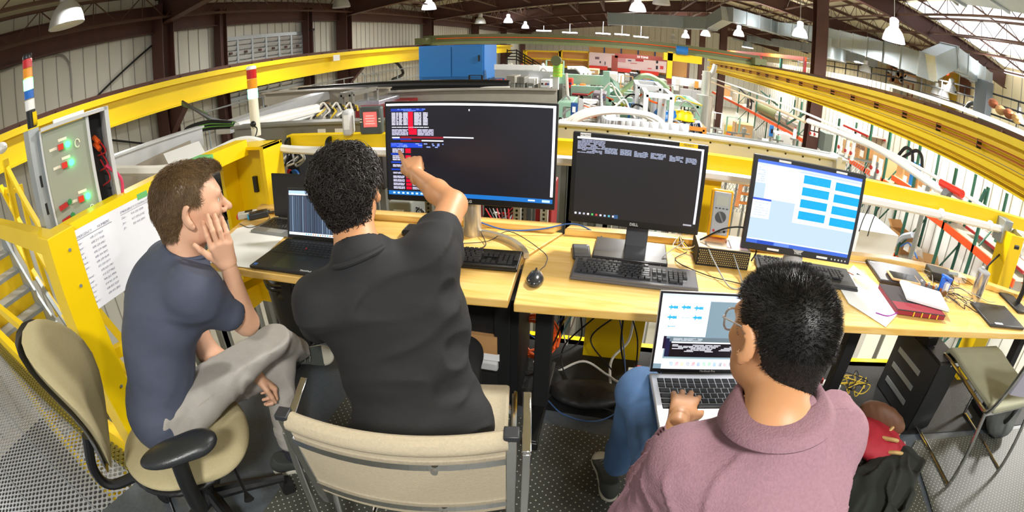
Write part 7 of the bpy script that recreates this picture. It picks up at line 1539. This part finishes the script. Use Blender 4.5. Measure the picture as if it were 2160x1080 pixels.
for k in range(5): x = a[0] + (b[0] - a[0]) * (.17 + k * .19); MB().bb((x - .05, D + 1.1, l_[2]), (x + .05, D + 1.2, a[2] + .1)).build('blue_post', POSTER, t, world=True, smooth=0)
for k, (x, y) in enumerate(((1262, 143), (1312, 148), (1370, 154))): p = Y(x, y, D - .3); m = MB(); m.bb((p[0] - .7, D - .35, p[2] - .15), (p[0] + .7, D - .25, p[2] + .15)); m.build('red_sign', REDB, label=['left', 'middle', 'right'][k] + ' red sign on the edge of the far mezzanine', cat='sign', smooth=0)
t = thing('far_stair', 'dark stair with railings left of the yellow shelving at the far end', 'stairs', Y(1090, 140, 30)); t.location.z = HZ
for k in range(4): a, b = Y(1070, 107 + k * 6, 30), Y(1090, 106 + k * 6.5, 30); c = Y(1140, 136 + k * 5, 30); MB().tube([a, b, c], .04, 5).build('rail_bar', BLK2, t, world=True)
for x in (1070, 1090, 1107, 1124): a = Y(x, 104 + max(0, x - 1090) * .6, 30); MB().tube([(a[0], 30, HZ), a], .04, 5).build('rail_post', BLK2, t, world=True)
# green bridge crane
t = thing('bridge_crane', 'long olive green bridge crane spanning the hall below the lamps', 'crane', (-1, 20, 1.3)); a, b = Y(984, 85, 19.6), Y(1440, 105, 19.6); zt_, zb2 = 2.06, 1.74
MB().bb((XL + .9, 19.6, 1.76), (XM - .2, 19.9, 2.08)).build('girder', OLV, t, world=True, smooth=0); MB().bb((XL + .9, 19.55, 1.66), (XM - .2, 20.0, 1.78)).build('lower_flange', mat('light olive', '7E8A5C', .5), t, world=True, smooth=0)
MB().tube([(XL + 1.5, 19.54, 1.93), (XM - .6, 19.54, 1.93)], .02, 6).build('conductor', CORG, t, world=True)
for x in (XL + 1.05, XM - .35): MB().bb((x - .25, 18.9, 1.70), (x + .25, 20.7, 1.98)).build('end_truck', OLV, t, world=True, smooth=0)
t2 = thing('hoist', 'yellow hoist trolley with blue motor at the right end of the bridge crane', 'hoist', (4.4, 19.3, .9)); p = Y(1427, 116, 19.0)
MB().bb((p[0] - .35, 18.9, p[2] - .95), (p[0] - .15, 19.1, p[2] + .1)).build('yellow_arm', YEL, t2, world=True, smooth=0); MB().bb((p[0] - .5, 18.9, p[2] - .25), (p[0] + 1.0, 19.4, p[2] + .05)).build('trolley_frame', YEL, t2, world=True, smooth=0); MB().cyl((p[0] - .05, 18.8, p[2] + .2), (p[0] + .4, 18.8, p[2] + .2), .17, n=16).build('blue_motor', BLU, t2, world=True)
# ------------------------------------------------------------------ pallet racks at the right wall
XRK = 6.9
def post(lab, x, y, x2=XRK, z1=None, z0=HZ, mt=GRN, grp=None):
    p = X(x, y, x2); z1 = p[2] if z1 is None else z1; t = thing('rack_upright', lab, 'rack post', (x2, p[1], z0)); MB().bb((-.025, -.035, 0), (.025, .035, z1 - z0)).build('post_body', mt, t, smooth=0); MB().bb((.63, -.03, 0), (.68, .03, z1 - z0)).build('post_body', mt, t, smooth=0)
    for k in range(3): z = .4 + k * 1.0; MB().beam((.0, 0, z), (.66, 0, z + .8), .03, .03).build('lacing', mt, t, smooth=0)
    return t
for x, y, l in ((1560, 190, 'green rack post nearest the second brown column'), (1598, 195, 'green rack post with the brooms'), (1648, 205, 'green rack post left of the olive tubes'), (1692, 215, 'green rack post beside the lower brown column'), (1771, 250, 'green rack post right of the grey electrical box'), (1840, 262, 'green rack post behind the white valves'), (1880, 275, 'green rack post above the big cartons'), (1942, 305, 'green rack post by the black hoses'), (2018, 355, 'green rack post with the red strap'), (2085, 395, 'dark green rack post near the right edge')):
    p = X(x, y, XRK); post(l, x, y, z1=min(p[2], .95))
def rbeam(lab, p, q, h=.13, mt=ORG, x2=XRK):
    a, b = X(*p, x2), X(*q, x2); z = (a[2] + b[2]) / 2; t = thing('rack_beam', lab, 'rack beam', (x2, (a[1] + b[1]) / 2, z)); MB().beam((x2, a[1], z), (x2, b[1], z), .05, h).build('beam_body', mt, t, world=True, smooth=0)
    MB().beam((x2 + .66, a[1], z), (x2 + .66, b[1], z), .05, h).build('beam_body', mt, t, world=True, smooth=0); MB().bb((x2 + .03, min(a[1], b[1]), z + h / 2 - .02), (x2 + .63, max(a[1], b[1]), z + h / 2)).build('shelf_deck', mat('wire deck', 'C8C4B4', .5, .3), t, world=True, smooth=0); return a, b, z
A1 = rbeam('orange rack beam below the olive tubes, between the brown columns', (1502, 198), (1693, 288)); A2 = rbeam('bright orange rack beam under the big cartons', (1778, 338), (1880, 385)); A3 = rbeam('bright orange rack beam slanting through the right side', (1945, 448), (2140, 592), .14); A4 = rbeam('lower orange rack beam under the open carton', (1840, 500), (1905, 555), .12)
rbeam('dark red rack beam at the far right behind the steel tumbler', (2040, 470), (2155, 585), .05, DRED, 7.2); rbeam('red rack beam high behind the white pipes', (1780, 262), (1830, 290), .06, RED, 7.3)
def rackbox(lab, x, y, w, d, h, mt=CARD, yaw=0., name='carton', cat='carton', xx=XRK + .1, z=None, flaps=False):
    p = X(x, y, xx); z = p[2] if z is None else z; t = thing(name, lab, cat, (xx + w / 2, p[1], z), yaw)
    if flaps:
        for s in (-1, 1): MB().bb((-w / 2 * 1, s * d / 2 - .01, 0), (w / 2, s * d / 2 + .01, h)).build('side', mt, t, smooth=0); MB().beam((0, s * d / 2, h), (0, s * (d / 2 + .18), h + .14 * (1 if s > 0 else .6)), w, .01).build('flap', mt, t, smooth=0)
        for s in (-1, 1): MB().bb((s * w / 2 - .01, -d / 2, 0), (s * w / 2 + .01, d / 2, h)).build('side', mt, t, smooth=0)
        MB().bb((-w / 2, -d / 2, 0), (w / 2, d / 2, .01)).build('bottom', mt, t, smooth=0)
    else: MB().bb((-w / 2, -d / 2, 0), (w / 2, d / 2, h)).build('carton_body', mt, t, smooth=0, bevel=.008); MB().bb((-w / 2 - .003, -.04, h * .02), (-w / 2, .04, h)).build('tape_strip', CARD2, t, smooth=0)
    MB().bb((-w / 2 - .012, -d * .3, h * .35), (-w / 2 - .010, -d * .05, h * .7)).build('label_plate', WHP, t, smooth=0); return t
zA = A2[2] + .065
rackbox('small open carton left of the branded carton behind the white valves', 1785, 325, .5, .9, .42, CARD2, z=zA); c_ = rackbox('large brown carton with black lettering behind the white pipes', 1812, 330, .55, .9, .55, z=zA)
text_mesh('lettering', 'LANDER', .16, Matrix(((0, 0, -1), (-1, 0, 0), (0, 1, 0))), (-.29, 0, .42), INK, c_)
rackbox('plain brown carton right of the lettered one', 1850, 352, .55, .7, .6, CARD2, z=zA); rackbox('brown carton behind the black hoses', 1905, 370, .5, .7, .5, z=zA); rackbox('wide brown carton with white label right of the hoses', 1935, 392, .5, .8, .45, z=zA); rackbox('low brown carton with red print behind the white valve cross', 1965, 410, .5, .9, .32, CARD2, z=zA)
rbeam('orange rack beam under the carton with the red print', (1880, 384), (2010, 446), .12)
t = thing('blue_drum', 'blue plastic drum among the cartons under the white pipe', 'drum', X(1925, 395, XRK + .2)); MB().cyl((0, 0, 0), (0, 0, .55), .14, n=20).build('drum', BLU, t); MB().cyl((0, 0, .55), (0, 0, .58), .145, n=20).build('lid', BLU, t)
zB = A4[2] + .06
rackbox('open brown carton with raised flaps on the lower rack shelf', 1888, 500, .5, .55, .45, CARD, .2, flaps=True, z=zB); rackbox('tilted pale carton lying in the lower shelf clutter', 1935, 520, .35, .4, .2, CARD2, .5, z=zB + .02); rackbox('white printed carton on the lower shelf clutter', 1925, 492, .3, .4, .16, PWHT, .4, z=zB + .22); rackbox('open pale carton right in the lower shelf', 1965, 540, .45, .5, .3, CARD2, -.2, flaps=True, z=zB); rackbox('big flat brown carton by the green post on the lower shelf', 1990, 540, .4, .7, .3, CARD, .1, z=zB)
rbeam('extension of the lower orange rack beam hidden by the laptop', (1905, 555), (1985, 625), .12)
cable('blue_wire', [X(1900, 520, XRK), X(1915, 512, XRK), X(1925, 525, XRK), X(1935, 545, XRK)], .02, CBLU, 'blue wire coil on the lower shelf clutter', 'wire')
cable('grey_sack', [X(1890, 515, XRK), X(1905, 500, XRK), X(1925, 495, XRK)], .07, mat('grey film', 'A8B0BC', .3), 'grey plastic film lying on the lower shelf', 'film')
zC = A1[2] + .065
for k, (x, y, x2, y2, c_, l) in enumerate(((1602, 238, 1645, 250, OLV, 'olive green tube roll on the orange rack'), (1645, 258, 1672, 272, SILV, 'grey metal tube on the orange rack beside the olive one'), (1668, 268, 1693, 282, SILV, 'last grey metal tube on the orange rack by the brown column'))):
    a, b = X(x, y, XRK + .3), X(x2, y2, XRK + .3); MB().cyl((a[0], a[1], zC + .3), (b[0], b[1], zC + .3), .28, n=24).build('tube_roll', c_, label=l, cat='tube')
rackbox('small brown pallet load at the far left of the orange rack', 1520, 200, .5, 1.5, .7, CARD, z=zC); rackbox('white and brown bundle on the orange rack', 1548, 214, .5, 1.2, .5, CREAM, z=zC); rackbox('dark machine part on the orange rack', 1580, 226, .5, 1.1, .5, DGR, z=zC, name='machine_part', cat='part'); rackbox('grey louvred box on the orange rack', 1592, 222, .5, 1.4, .6, LGR, z=zC, name='louvred_box', cat='box')
# below the beam: stock on the hall floor
for n_, l, x, y, w, d, h, mt_ in (('red_cabinet', 'red steel cabinet on the hall floor by the racks', 1620, 310, .8, .6, .9, RED), ('white_box', 'grey white appliance standing on the red cabinet zone', 1628, 282, .7, .6, .6, LGR), ('parts_bin', 'stack of grey parts bins by the rack', 1575, 300, .8, .8, 1.2, LGR), ('white_drum', 'white drum by the red cabinet', 1603, 298, .4, .5, .7, PWHT), ('brown_sacks', 'brown sacks heaped by the brown column', 1650, 318, .7, 1.0, .5, CARD), ('red_can', 'red can at the foot of the brown column', 1678, 320, .3, .4, .6, RED), ('crate', 'orange crate with tools by the racks', 1535, 285, .6, .8, .6, CORG), ('crate', 'brown crate heap by the racks', 1550, 262, .8, .9, .9, CARD2), ('workbench', 'yellow workbench leg area by the racks', 1530, 268, .4, .5, .9, mat('mustard', 'D8B830', .5))):
    p = X(x, y, 5.6); t = thing(n_, l, n_.replace('_', ' '), (5.6 + w / 2, p[1], HZ)); MB().bb((-w / 2, -d / 2, 0), (w / 2, d / 2, p[2] - HZ + .1)).build('body', mt_, t, smooth=0, bevel=.01); MB().bb((-w / 2 - .01, -d * .3, p[2] - HZ - .3), (-w / 2, d * .3, p[2] - HZ - .05)).build('front_panel', WHP if k % 2 else mt_, t, smooth=0)
for x, y, l in ((1508, 243, 'left white sign card standing by the racks'), (1554, 247, 'right white sign card standing by the racks')):
    p = X(x, y, 5.4); t = thing('sign_stand', l, 'sign', (p[0], p[1], HZ)); MB().bb((-.02, -.25, p[2] - HZ - .2), (0, .25, p[2] - HZ + .2)).build('card', PWHT, t, smooth=0); MB().cyl((0, 0, 0), (0, 0, p[2] - HZ - .2), .02, n=8).build('pole', STEEL, t)
p = X(1738, 300, 6.6); t = thing('electrical_box', 'tall grey electrical box beside the lower brown column', 'electrical box', (6.6, p[1], HZ)); MB().bb((-.15, -.35, 2.1), (.15, .35, 3.05)).build('enclosure', mat('box green grey', '6E7A74', .5), t, smooth=0, bevel=.01); MB().bb((-.16, -.12, 2.35), (-.15, .12, 2.5)).build('label_plate', WHP, t); MB().bb((0, -.03, 0), (.05, .03, 2.1)).build('conduit_post', LEGM, t)
# mesh fence on the hall floor
FEN = holes_mat('chain link', '8A8C84', .09, .42, rough=.5, metal=.4); t = thing('mesh_fence', 'chain link fence on the hall floor behind the aluminium beam', 'fence', (3.4, 8.6, HZ)); zf = Y(1550, 290, 8.6)[2]
m = MB(); m.v = []; R_ = Matrix.Identity(3)
for x in (1.6, 3.0, 4.4, 5.4): MB().cyl((x, 8.6, HZ), (x, 8.6, zf), .03, n=8).build('fence_post', GALV, t, world=True)
MB().tube([(1.6, 8.6, zf), (5.4, 8.6, zf)], .025, 8).build('top_rail', GALV, t, world=True)
for k in range(60): x = 1.6 + k * .0633; o = MB().tube([(x, 8.6, zf - 1.4), (min(5.4, x + .7), 8.6, zf - 0)], .006, 4).build('mesh_wire', GALV, t, world=True); o = None
for k in range(40): x = 2.3 + k * .0775; MB().tube([(x, 8.6, zf - 1.4), (x - .7, 8.6, zf)], .006, 4).build('mesh_wire', GALV, t, world=True)
t = thing('step_ladder', 'orange wooden step ladder leaning by the right monitor', 'ladder', (2.1, 7.5, HZ)); a, b = Y(1553, 436, 6.5), Y(1580, 372, 6.5)
for dx in (0, .35): MB().beam((a[0] + dx, a[1], a[2]), (b[0] + dx, b[1] + .3, b[2]), .06, .04).build('rail', mat('ladder orange', 'C87A30', .5), t, world=True)
for k in range(4): f = (k + .5) / 4; MB().beam((a[0] + (b[0] - a[0]) * f, a[1] + .3 * f, a[2] + (b[2] - a[2]) * f), (a[0] + .35 + (b[0] - a[0]) * f, a[1] + .3 * f, a[2] + (b[2] - a[2]) * f), .05, .03).build('rung', MATS['ladder orange'], t, world=True)
# white pvc pipes with valves running along the right
PVC = mat('white pvc', 'F6F4F0', .35)
def pvc(lab, pts, r, x2=3.8, mt=PVC): P = [X(a, b, x2) for a, b in pts]; z = sum(p[2] for p in P) / len(P); return MB().tube([(x2, p[1], z) for p in P], r, 10).build('white_pipe', mt, label=lab, cat='pipe')
pvc('thin white pipe running close under the right crane beam', [(1480, 160), (1700, 240), (1860, 300), (2120, 470)], .022); pvc('pale wooden rail below the thin white pipe', [(1500, 180), (1620, 220), (1700, 245)], .03, mt=mat('pale wood', 'D0B898', .6))
MP = [X(x, y, 3.4) for x, y in ((1705, 255), (1790, 288), (1860, 318), (1960, 385), (2010, 415), (2160, 530))]; mt_ = thing('valve_manifold', 'thick white pipe with red handled valves slanting in front of the racks', 'pipe manifold', (3.4, 4.5, .6)); MB().tube(spline(MP, 3), .045, 12).build('main_pipe', PVC, mt_, world=True)
for k, (x, y) in enumerate(((1776, 288), (1790, 295), (1802, 300), (1846, 328), (1860, 336), (1715, 262), (1724, 264), (1970, 400), (1950, 392))):
    p = X(x, y, 3.4); MB().cyl(p + np.array([0, 0, -.26 if k < 5 else -.1]), p, .028, n=10).build('drop_pipe', PVC, mt_, world=True); MB().cyl(p + np.array([0, 0, -.16]), p + np.array([-.04, 0, -.16]), .03, n=10).build('valve_handle', RED, mt_, world=True); MB().cyl(p + np.array([0, 0, -.20]), p + np.array([0, 0, -.13]), .037, n=12).build('valve_body', PVC, mt_, world=True)
for q_ in (MP[1], MP[3]): MB().cyl((q_[0], q_[1], HZ), q_, .03, n=8).build('support_post', LEGM, mt_, world=True)
MB().tube([X(1985, 385, 3.35), X(2030, 410, 3.35)], .04, 10).build('red_coupling', REDB, mt_, world=True); MB().cyl(X(1995, 410, 3.35), X(2003, 420, 3.35), .075, n=16).build('clamp_ring', MGR, mt_, world=True)
for k, (x0, y0, x1, y1) in enumerate(((1990, 408, 2040, 432), (1810, 300, 1850, 330))): pass
for k in range(4): p, q = [((1590, 215), (1555, 182)), ((1640, 222), (1605, 192)), ((1700, 238), (1660, 262)), ((2060, 440), (2080, 400))][k]; MB().beam(X(*p, 3.9), X(*q, 3.9), .035, .035).build('support_arm', GRN if k else BLK2, label=['black slanting arm far under the thin white pipe', 'green slanting arm under the thin white pipe', 'green slanting arm left of the manifold', 'dark green slanting arm by the red coupling'][k], cat='support arm')
for k, (a_, b_, c_) in enumerate((((1893, 330), (1910, 312), (1925, 345)), ((1900, 335), (1930, 318), (1945, 355)))): cable('black_hose', [X(a_[0], a_[1], 5.5), X(b_[0], b_[1], 5.5), X((b_[0] + c_[0]) / 2 + 6, (b_[1] + c_[1]) / 2 - 8, 5.5), X(*c_, 5.5)], .035, RUB, ('left' if k == 0 else 'right') + ' black hose arch standing between the cartons and the crane beam', 'hose')
cable('black_cable', [Y(1858, 432, 2.6), Y(1845, 455, 2.6), Y(1836, 478, 2.6), Y(1830, 498, 2.6)], .004, RUB, 'black cable hanging right of the squarer monitor', 'cable'); cable('black_cable', [Y(1838, 430, 2.6), Y(1822, 460, 2.6), Y(1812, 488, 2.6)], .004, RUB, 'left hanging black cable right of the squarer monitor with yellow tag', 'cable')
cable('black_cable', [Y(2130, 505, 2.3), Y(2115, 530, 2.2), Y(2085, 560, 2.1), Y(2070, 590, 2.0)], .007, RUB, 'thick black cable curving down to the steel tumbler from the rail', 'cable')
q_ = Y(1850, 490, 3.4); MB().bb((Y(1805, 520, 3.4)[0], 3.4, HZ), (q_[0] + .25, 3.9, q_[2])).build('white_cabinet', PWHT, label='white cabinet top right of the squarer monitor', cat='cabinet', smooth=0)
t = thing('valve_fitting', 'brass and chrome fitting clamped on the yellow rail at the right edge', 'fitting', (2.62, 2.2, .95)); p = Y(2120, 490, 2.2)
MB().bb((p[0] - .05, 2.18, p[2] - .07), (p[0] + .05, 2.28, p[2] + .08)).build('bracket', GALV, t, world=True, bevel=.003); MB().cyl((p[0] + .05, 2.15, p[2] + .02), (p[0] + .13, 2.15, p[2] + .0), .03, n=14).build('gauge_body', mat('brass', 'A89858', .3, .8), t, world=True); MB().cyl((p[0] + .04, 2.12, p[2] - .05), (p[0] + .1, 2.12, p[2] - .05), .025, n=14).build('gauge_body', BLK, t, world=True)
# top of the partition and the racks behind the beam
m = MB(); m.bb((8.0, 12.6, .9), (8.08, 27, 2.0)); 
for k in range(48): m.bb((7.985, 12.6 + k * .3, .9), (8.0, 12.62 + k * .3, 2.0), m=1)
m.build('wall_partition_upper', [PANELW, SEAM], kind='structure', smooth=0)
t = thing('plastic_sheeting', 'clear plastic sheeting with white frame above the right crane beam', 'sheeting', (8.0, 7.5, .8)); MB().bb((7.98, 2.5, 1.0), (7.99, 12.4, 1.72)).build('film', mat('clear sheeting', 'E8EAEC', .15, alpha=.45, bump=.8, bscale=6), t, world=True, smooth=0)
MB().beam((8.0, 2.5, 1.76), (8.0, 12.6, 1.96), .1, .10).build('top_rail', PANELW, t, world=True, smooth=0)
for k in range(8): MB().bb((7.95, 2.6 + k * 1.35, .8), (8.0, 2.66 + k * 1.35, 1.78)).build('stud', WHP, t, world=True, smooth=0)
for k, (x, l) in enumerate(((1512, 'far left'), (1535, 'second'), (1567, 'third'), (1605, 'fourth'), (1648, 'fifth'), (1698, 'nearest'))): a = X(x, 110 + (x - 1510) * .06, 7.3); post('%s green rack post rising above the right crane beam' % l, x, 0, 7.3, z1=1.0) if False else MB().bb((7.26, a[1] - .07, 1.0), (7.36, a[1] + .07, a[2])).build('rack_upright', GRN if k % 2 == 0 else DRED, label='%s rack post rising above the right crane beam left of the brown column' % l, cat='rack post', smooth=0)
a, b = X(1512, 107, 7.3), X(1700, 124, 7.3); bar('rack_beam', 'rack beam', 'long orange rack beam above the right crane beam', (7.3, a[1], 2.38), (7.3, b[1], 2.30), .08, .16, ORG)
# ------------------------------------------------------------------ mezzanine on the right
XM2 = 12.2; t = thing('mezzanine', 'right hand mezzanine floor before the cream wall', 'mezzanine', (14, 19, HZ)); MB().bb((XM2, 9, 1.5), (XR - .1, 34, 1.75)).build('deck', WARMG, t, world=True, smooth=0)
for k in range(6): MB().bb((XM2 + .1, 9.5 + k * 4.6, HZ), (XM2 + .3, 9.7 + k * 4.6, 1.5)).build('support_post', BRN, t, world=True, smooth=0)
t = thing('mezzanine_rail', 'dark railing along the edge of the right mezzanine', 'handrail', (XM2, 19, 1.75))
for z in (2.2, 2.55, 2.85): MB().tube([(XM2, 9, z), (XM2, 33, z)], .03, 6).build('rail_bar', BLK2, t, world=True)
for k in range(16): MB().tube([(XM2, 9.2 + k * 1.5, 1.75), (XM2, 9.2 + k * 1.5, 2.85)], .03, 6).build('rail_post', BLK2, t, world=True)
rs = random.Random(5)
for k in range(26):
    p = X(1880 + rs.uniform(0, 38), 135 + rs.uniform(0, 36), 13.4); MB().cyl((13.2, p[1], p[2]), (13.8, p[1], p[2]), .15, n=14).build('cardboard_tube', (CARD, CARD2, mat('rust brown', '8A4A28', .7), LGR)[k % 4], label='brown round tube end stacked on the right mezzanine', cat='tube', group='round tubes stacked on the right mezzanine')
MB().bb((13.1, X(1920, 150, 13.2)[1], 1.75), (14.1, X(1878, 150, 13.2)[1], 1.9)).build('pallet', CARD, label='pallet under the stacked tubes on the right mezzanine', cat='pallet')
t = thing('wall_ladder', 'rust brown ladder leaning at the right of the stacked tubes', 'ladder', X(1927, 170, 14.4)); t.location.z = 1.75
for s in (0, .45): MB().bb((-.03, s - .03, 0), (.03, s + .03, 2.0)).build('rail', MATS['rust brown'], t, smooth=0)
for k in range(6): MB().bb((-.02, 0, .25 + k * .3), (.02, .45, .29 + k * .3)).build('rung', MATS['rust brown'], t, smooth=0)
p = X(2000, 185, 15.0); MB().bb((15.0, p[1] - .6, 1.76), (15.12, p[1] + .5, 3.6)).build('yellow_door', mat('mustard door', 'B8941C', .5), label='mustard yellow door in the cream wall behind the bell lamp', cat='door', smooth=0)
p = X(2034, 178, 15.0); MB().bb((15.0, p[1] - .35, p[2] - .4), (15.12, p[1] + .35, p[2] + .6)).build('notice_board', mat('dark brown board', '5A3018', .6), label='dark brown notice board on the cream wall right of the yellow door', cat='notice board', smooth=0)
t = thing('electrical_box', 'dark grey electrical box hanging at the mezzanine rail', 'electrical box', X(2073, 205, 12.0)); MB().bb((-.15, -.35, -.6), (.2, .35, .55)).build('enclosure', mat('slate box', '5A6064', .5), t, smooth=0, bevel=.02); MB().cyl((0, 0, -1.2), (0, 0, -.6), .05, n=8).build('conduit_stub', STEEL, t)
cable('black_hose', [X(2037, 230, 12.0), X(2045, 219, 12.0), X(2055, 220, 12.0), X(2060, 238, 12.0)], .08, RUB, 'black hose arch hanging on the mezzanine rail', 'hose')
a = X(2100, 232, 10.6); mb = MB(); mb.bb((10.4, 5.5, HZ), (11.6, a[1] + .6, 1.95)); mb.build('olive_stack', mat('dark olive stack', '3E4630', .7, noise=.3, nscale=5), label='big dark olive stack at the right edge behind the crane beam', cat='stack', smooth=0)
for k, (x, y) in enumerate(((2095, 218), (2110, 232), (2128, 240), (2145, 250))): p = X(x, y, 11.4); MB().ball(p, (.18, .22, .15), 12).build('brown_bundle', MATS['rust brown'] if k % 2 == 0 else CARD, label=['first', 'second', 'third', 'last'][k] + ' brown bundle from the left on top of the olive stack', cat='bundle')
MB().ball(X(1999, 153, 15.0), .13, 12).build('red_beacon', mat('red beacon', 'FF5040', .4, emit='FF5040', es=2), label='small red beacon above the yellow door', cat='beacon')
# dark clutter between the platform and the wall, seen under the rails
for n_, c_, l_, x0, y0, x1, y1, D, th, mt_, det in (('equipment_rack', 'rack', 'dark rack with cables below the rail left of the curly haired person', 575, 318, 640, 420, 3.0, .6, BLK2, 'gauges'), ('equipment_rack', 'rack', 'grey rack just right of the yellow back post', 566, 330, 580, 400, 2.8, .4, STEEL, 'door'),
    ('machine', 'machine', 'dark machine mass below the aluminium beam left of the wide monitor', 640, 310, 812, 400, 3.5, .8, mat('dark machine', '3A3634', .6, noise=.5), 'gauges'), ('machine', 'machine', 'brown grey machine behind the whiteboard', 205, 420, 300, 560, 2.9, .8, mat('dark machine', '3A3634', .6), 'gauges'), ('machine', 'machine', 'dark machine behind the head of the short haired person', 300, 370, 470, 470, 3.2, .8, mat('dark machine', '3A3634', .6), 'gauges'),
    ('equipment_rack', 'rack', 'blue black equipment rack between face and yellow post', 470, 390, 500, 500, 2.7, .4, mat('blue black', '2A3240', .5), 'gauges')):
    mbox(n_, c_, l_, x0, y0, x1, y1, D, th, mt_, detail=det)
rs = random.Random(31)
for k in range(10): x = 575 + rs.uniform(0, 60); cable('black_cable', [Y(x, 318, 2.75), Y(x + rs.uniform(-15, 15), 335, 2.7), Y(x + rs.uniform(-25, 25), 350, 2.75), Y(x + rs.uniform(-25, 25), 325, 2.8)], .008, (RUB, CGRY, CWHT)[k % 3], '%s cable loop under the rail left of the curly haired person' % ('black', 'grey', 'white')[k % 3], 'cable', group='%s cable loops under the rail left of the curly hair' % ('black', 'grey', 'white')[k % 3])
for k in range(7): cable('loose_wire', [Y(474 + k * 3, 400, 2.6), Y(490 - k * 2, 415 + k * 5, 2.55), Y(480 + k * 3, 430 + k * 6, 2.6), Y(492 - k, 450 + 4 * k, 2.6)], .006, (RUB, CWHT, CBLU, CRED)[k % 4], '%s wire in the rack between face and yellow post' % ('black', 'white', 'blue', 'red')[k % 4], 'wire', group='%s wires between face and yellow post' % ('black', 'white', 'blue', 'red')[k % 4])
# loose parts and small apparatus standing in rows between the machines
rs = random.Random(77); CM = [('white', PWHT), ('grey', STEEL), ('silver', SILV), ('mint', MINT), ('black', BLK2), ('orange', CORG), ('red', RED), ('blue', BLU), ('yellow', YEL), ('brown', CARD), ('cream', CREAM)]
zones = [('behind the middle monitor', 1186, 1480, 6.3, 232, 262, 9), ('around the white frames', 1290, 1480, 8.2, 200, 226, 9), ('below the red gantry', 1290, 1420, 12.5, 172, 196, 10), ('between the green beams', 1180, 1285, 10.5, 172, 188, 8), ('above the wide monitor', 690, 1170, 8.5, 190, 204, 14), ('right of the blue cabinet', 1050, 1180, 11.5, 150, 168, 7), ('left above the wide monitor', 640, 860, 5.6, 205, 232, 8), ('before the pallet racks', 1490, 1680, 9.5, 226, 262, 9)]
for zn, x0, x1, D, y0, y1, n in zones:
    for k in range(n):
        f = (k + rs.uniform(.1, .9)) / n; x = x0 + (x1 - x0) * f; yb = y0 + (y1 - y0) * rs.uniform(.4, 1) + (max(0, x - 1300) * .12 if x > 1300 else 0); cn, cm = rs.choice(CM[:5] * 3 + CM); d = D + rs.uniform(-.5, .5)
        p = Y(x, yb, d); w = rs.uniform(.06, .15) * D / 8; h = rs.uniform(.07, .22) * D / 8; kind = rs.choice(['box', 'can', 'rig']); lab = '%s %s, %s from the left among parts %s' % (cn, {'box': 'instrument case', 'can': 'canister', 'rig': 'small frame'}[kind], ORD[k], zn)
        t = thing({'box': 'instrument_case', 'can': 'canister', 'rig': 'small_scaffold'}[kind], lab, {'box': 'case', 'can': 'canister', 'rig': 'apparatus'}[kind], (p[0], d, HZ)); z = p[2] - HZ
        if kind == 'box': MB().bb((-w / 2, -w / 2, z), (w / 2, w / 2, z + h)).build('case_body', cm, t, smooth=0, bevel=.006); MB().bb((-w * .3, -w / 2 - .005, z + h * .3), (w * .3, -w / 2, z + h * .7)).build('front_plate', rs.choice([WHP, BLK, LGR]), t, smooth=0)
        elif kind == 'can': MB().lathe([(w * .35, z), (w * .35, z + h * .8), (w * .15, z + h), (0, z + h)], n=14).build('can_body', cm, t); MB().cyl((0, 0, z + h), (0, 0, z + h * 1.15), w * .12, n=8).build('valve_cap', rs.choice([RED, STEEL, BLK]), t)
        else:
            for sx in (-1, 1): MB().bb((sx * w - .015, -.015, z), (sx * w + .015, .015, z + h * 1.6)).build('upright', cm, t, smooth=0)
            MB().bb((-w, -.015, z + h * 1.57), (w, .015, z + h * 1.63)).build('crossbar', cm, t, smooth=0)
        MB().bb((-w * .8, -.03, z - .03), (w * .8, .03, z)).build('shelf_bracket', LEGM, t, smooth=0); MB().bb((-.02, -.02, 0), (.02, .02, z - .03)).build('leg', LEGM, t, smooth=0)
for k in range(22):
    x = rs.uniform(1180, 1470); d = rs.uniform(5, 9); y = rs.uniform(190, 250) + max(0, x - 1300) * .1; cn, cm = rs.choice([('white', CWHT), ('black', RUB), ('green', CGRN), ('orange', CORG), ('grey', CGRY), ('yellow', CYEL)])
    cable('%s_cable' % cn, [Y(x, y, d), Y(x + rs.uniform(8, 22), y - rs.uniform(4, 18), d), Y(x + rs.uniform(22, 40), y + rs.uniform(-6, 10), d), Y(x + rs.uniform(40, 60), y + rs.uniform(5, 30), d)], .012, cm, '%s cable draped over the machines behind the middle monitor' % cn, 'cable', group='%s cables draped over the machines' % cn)
for q in KB0: bpy.data.objects.remove(q)
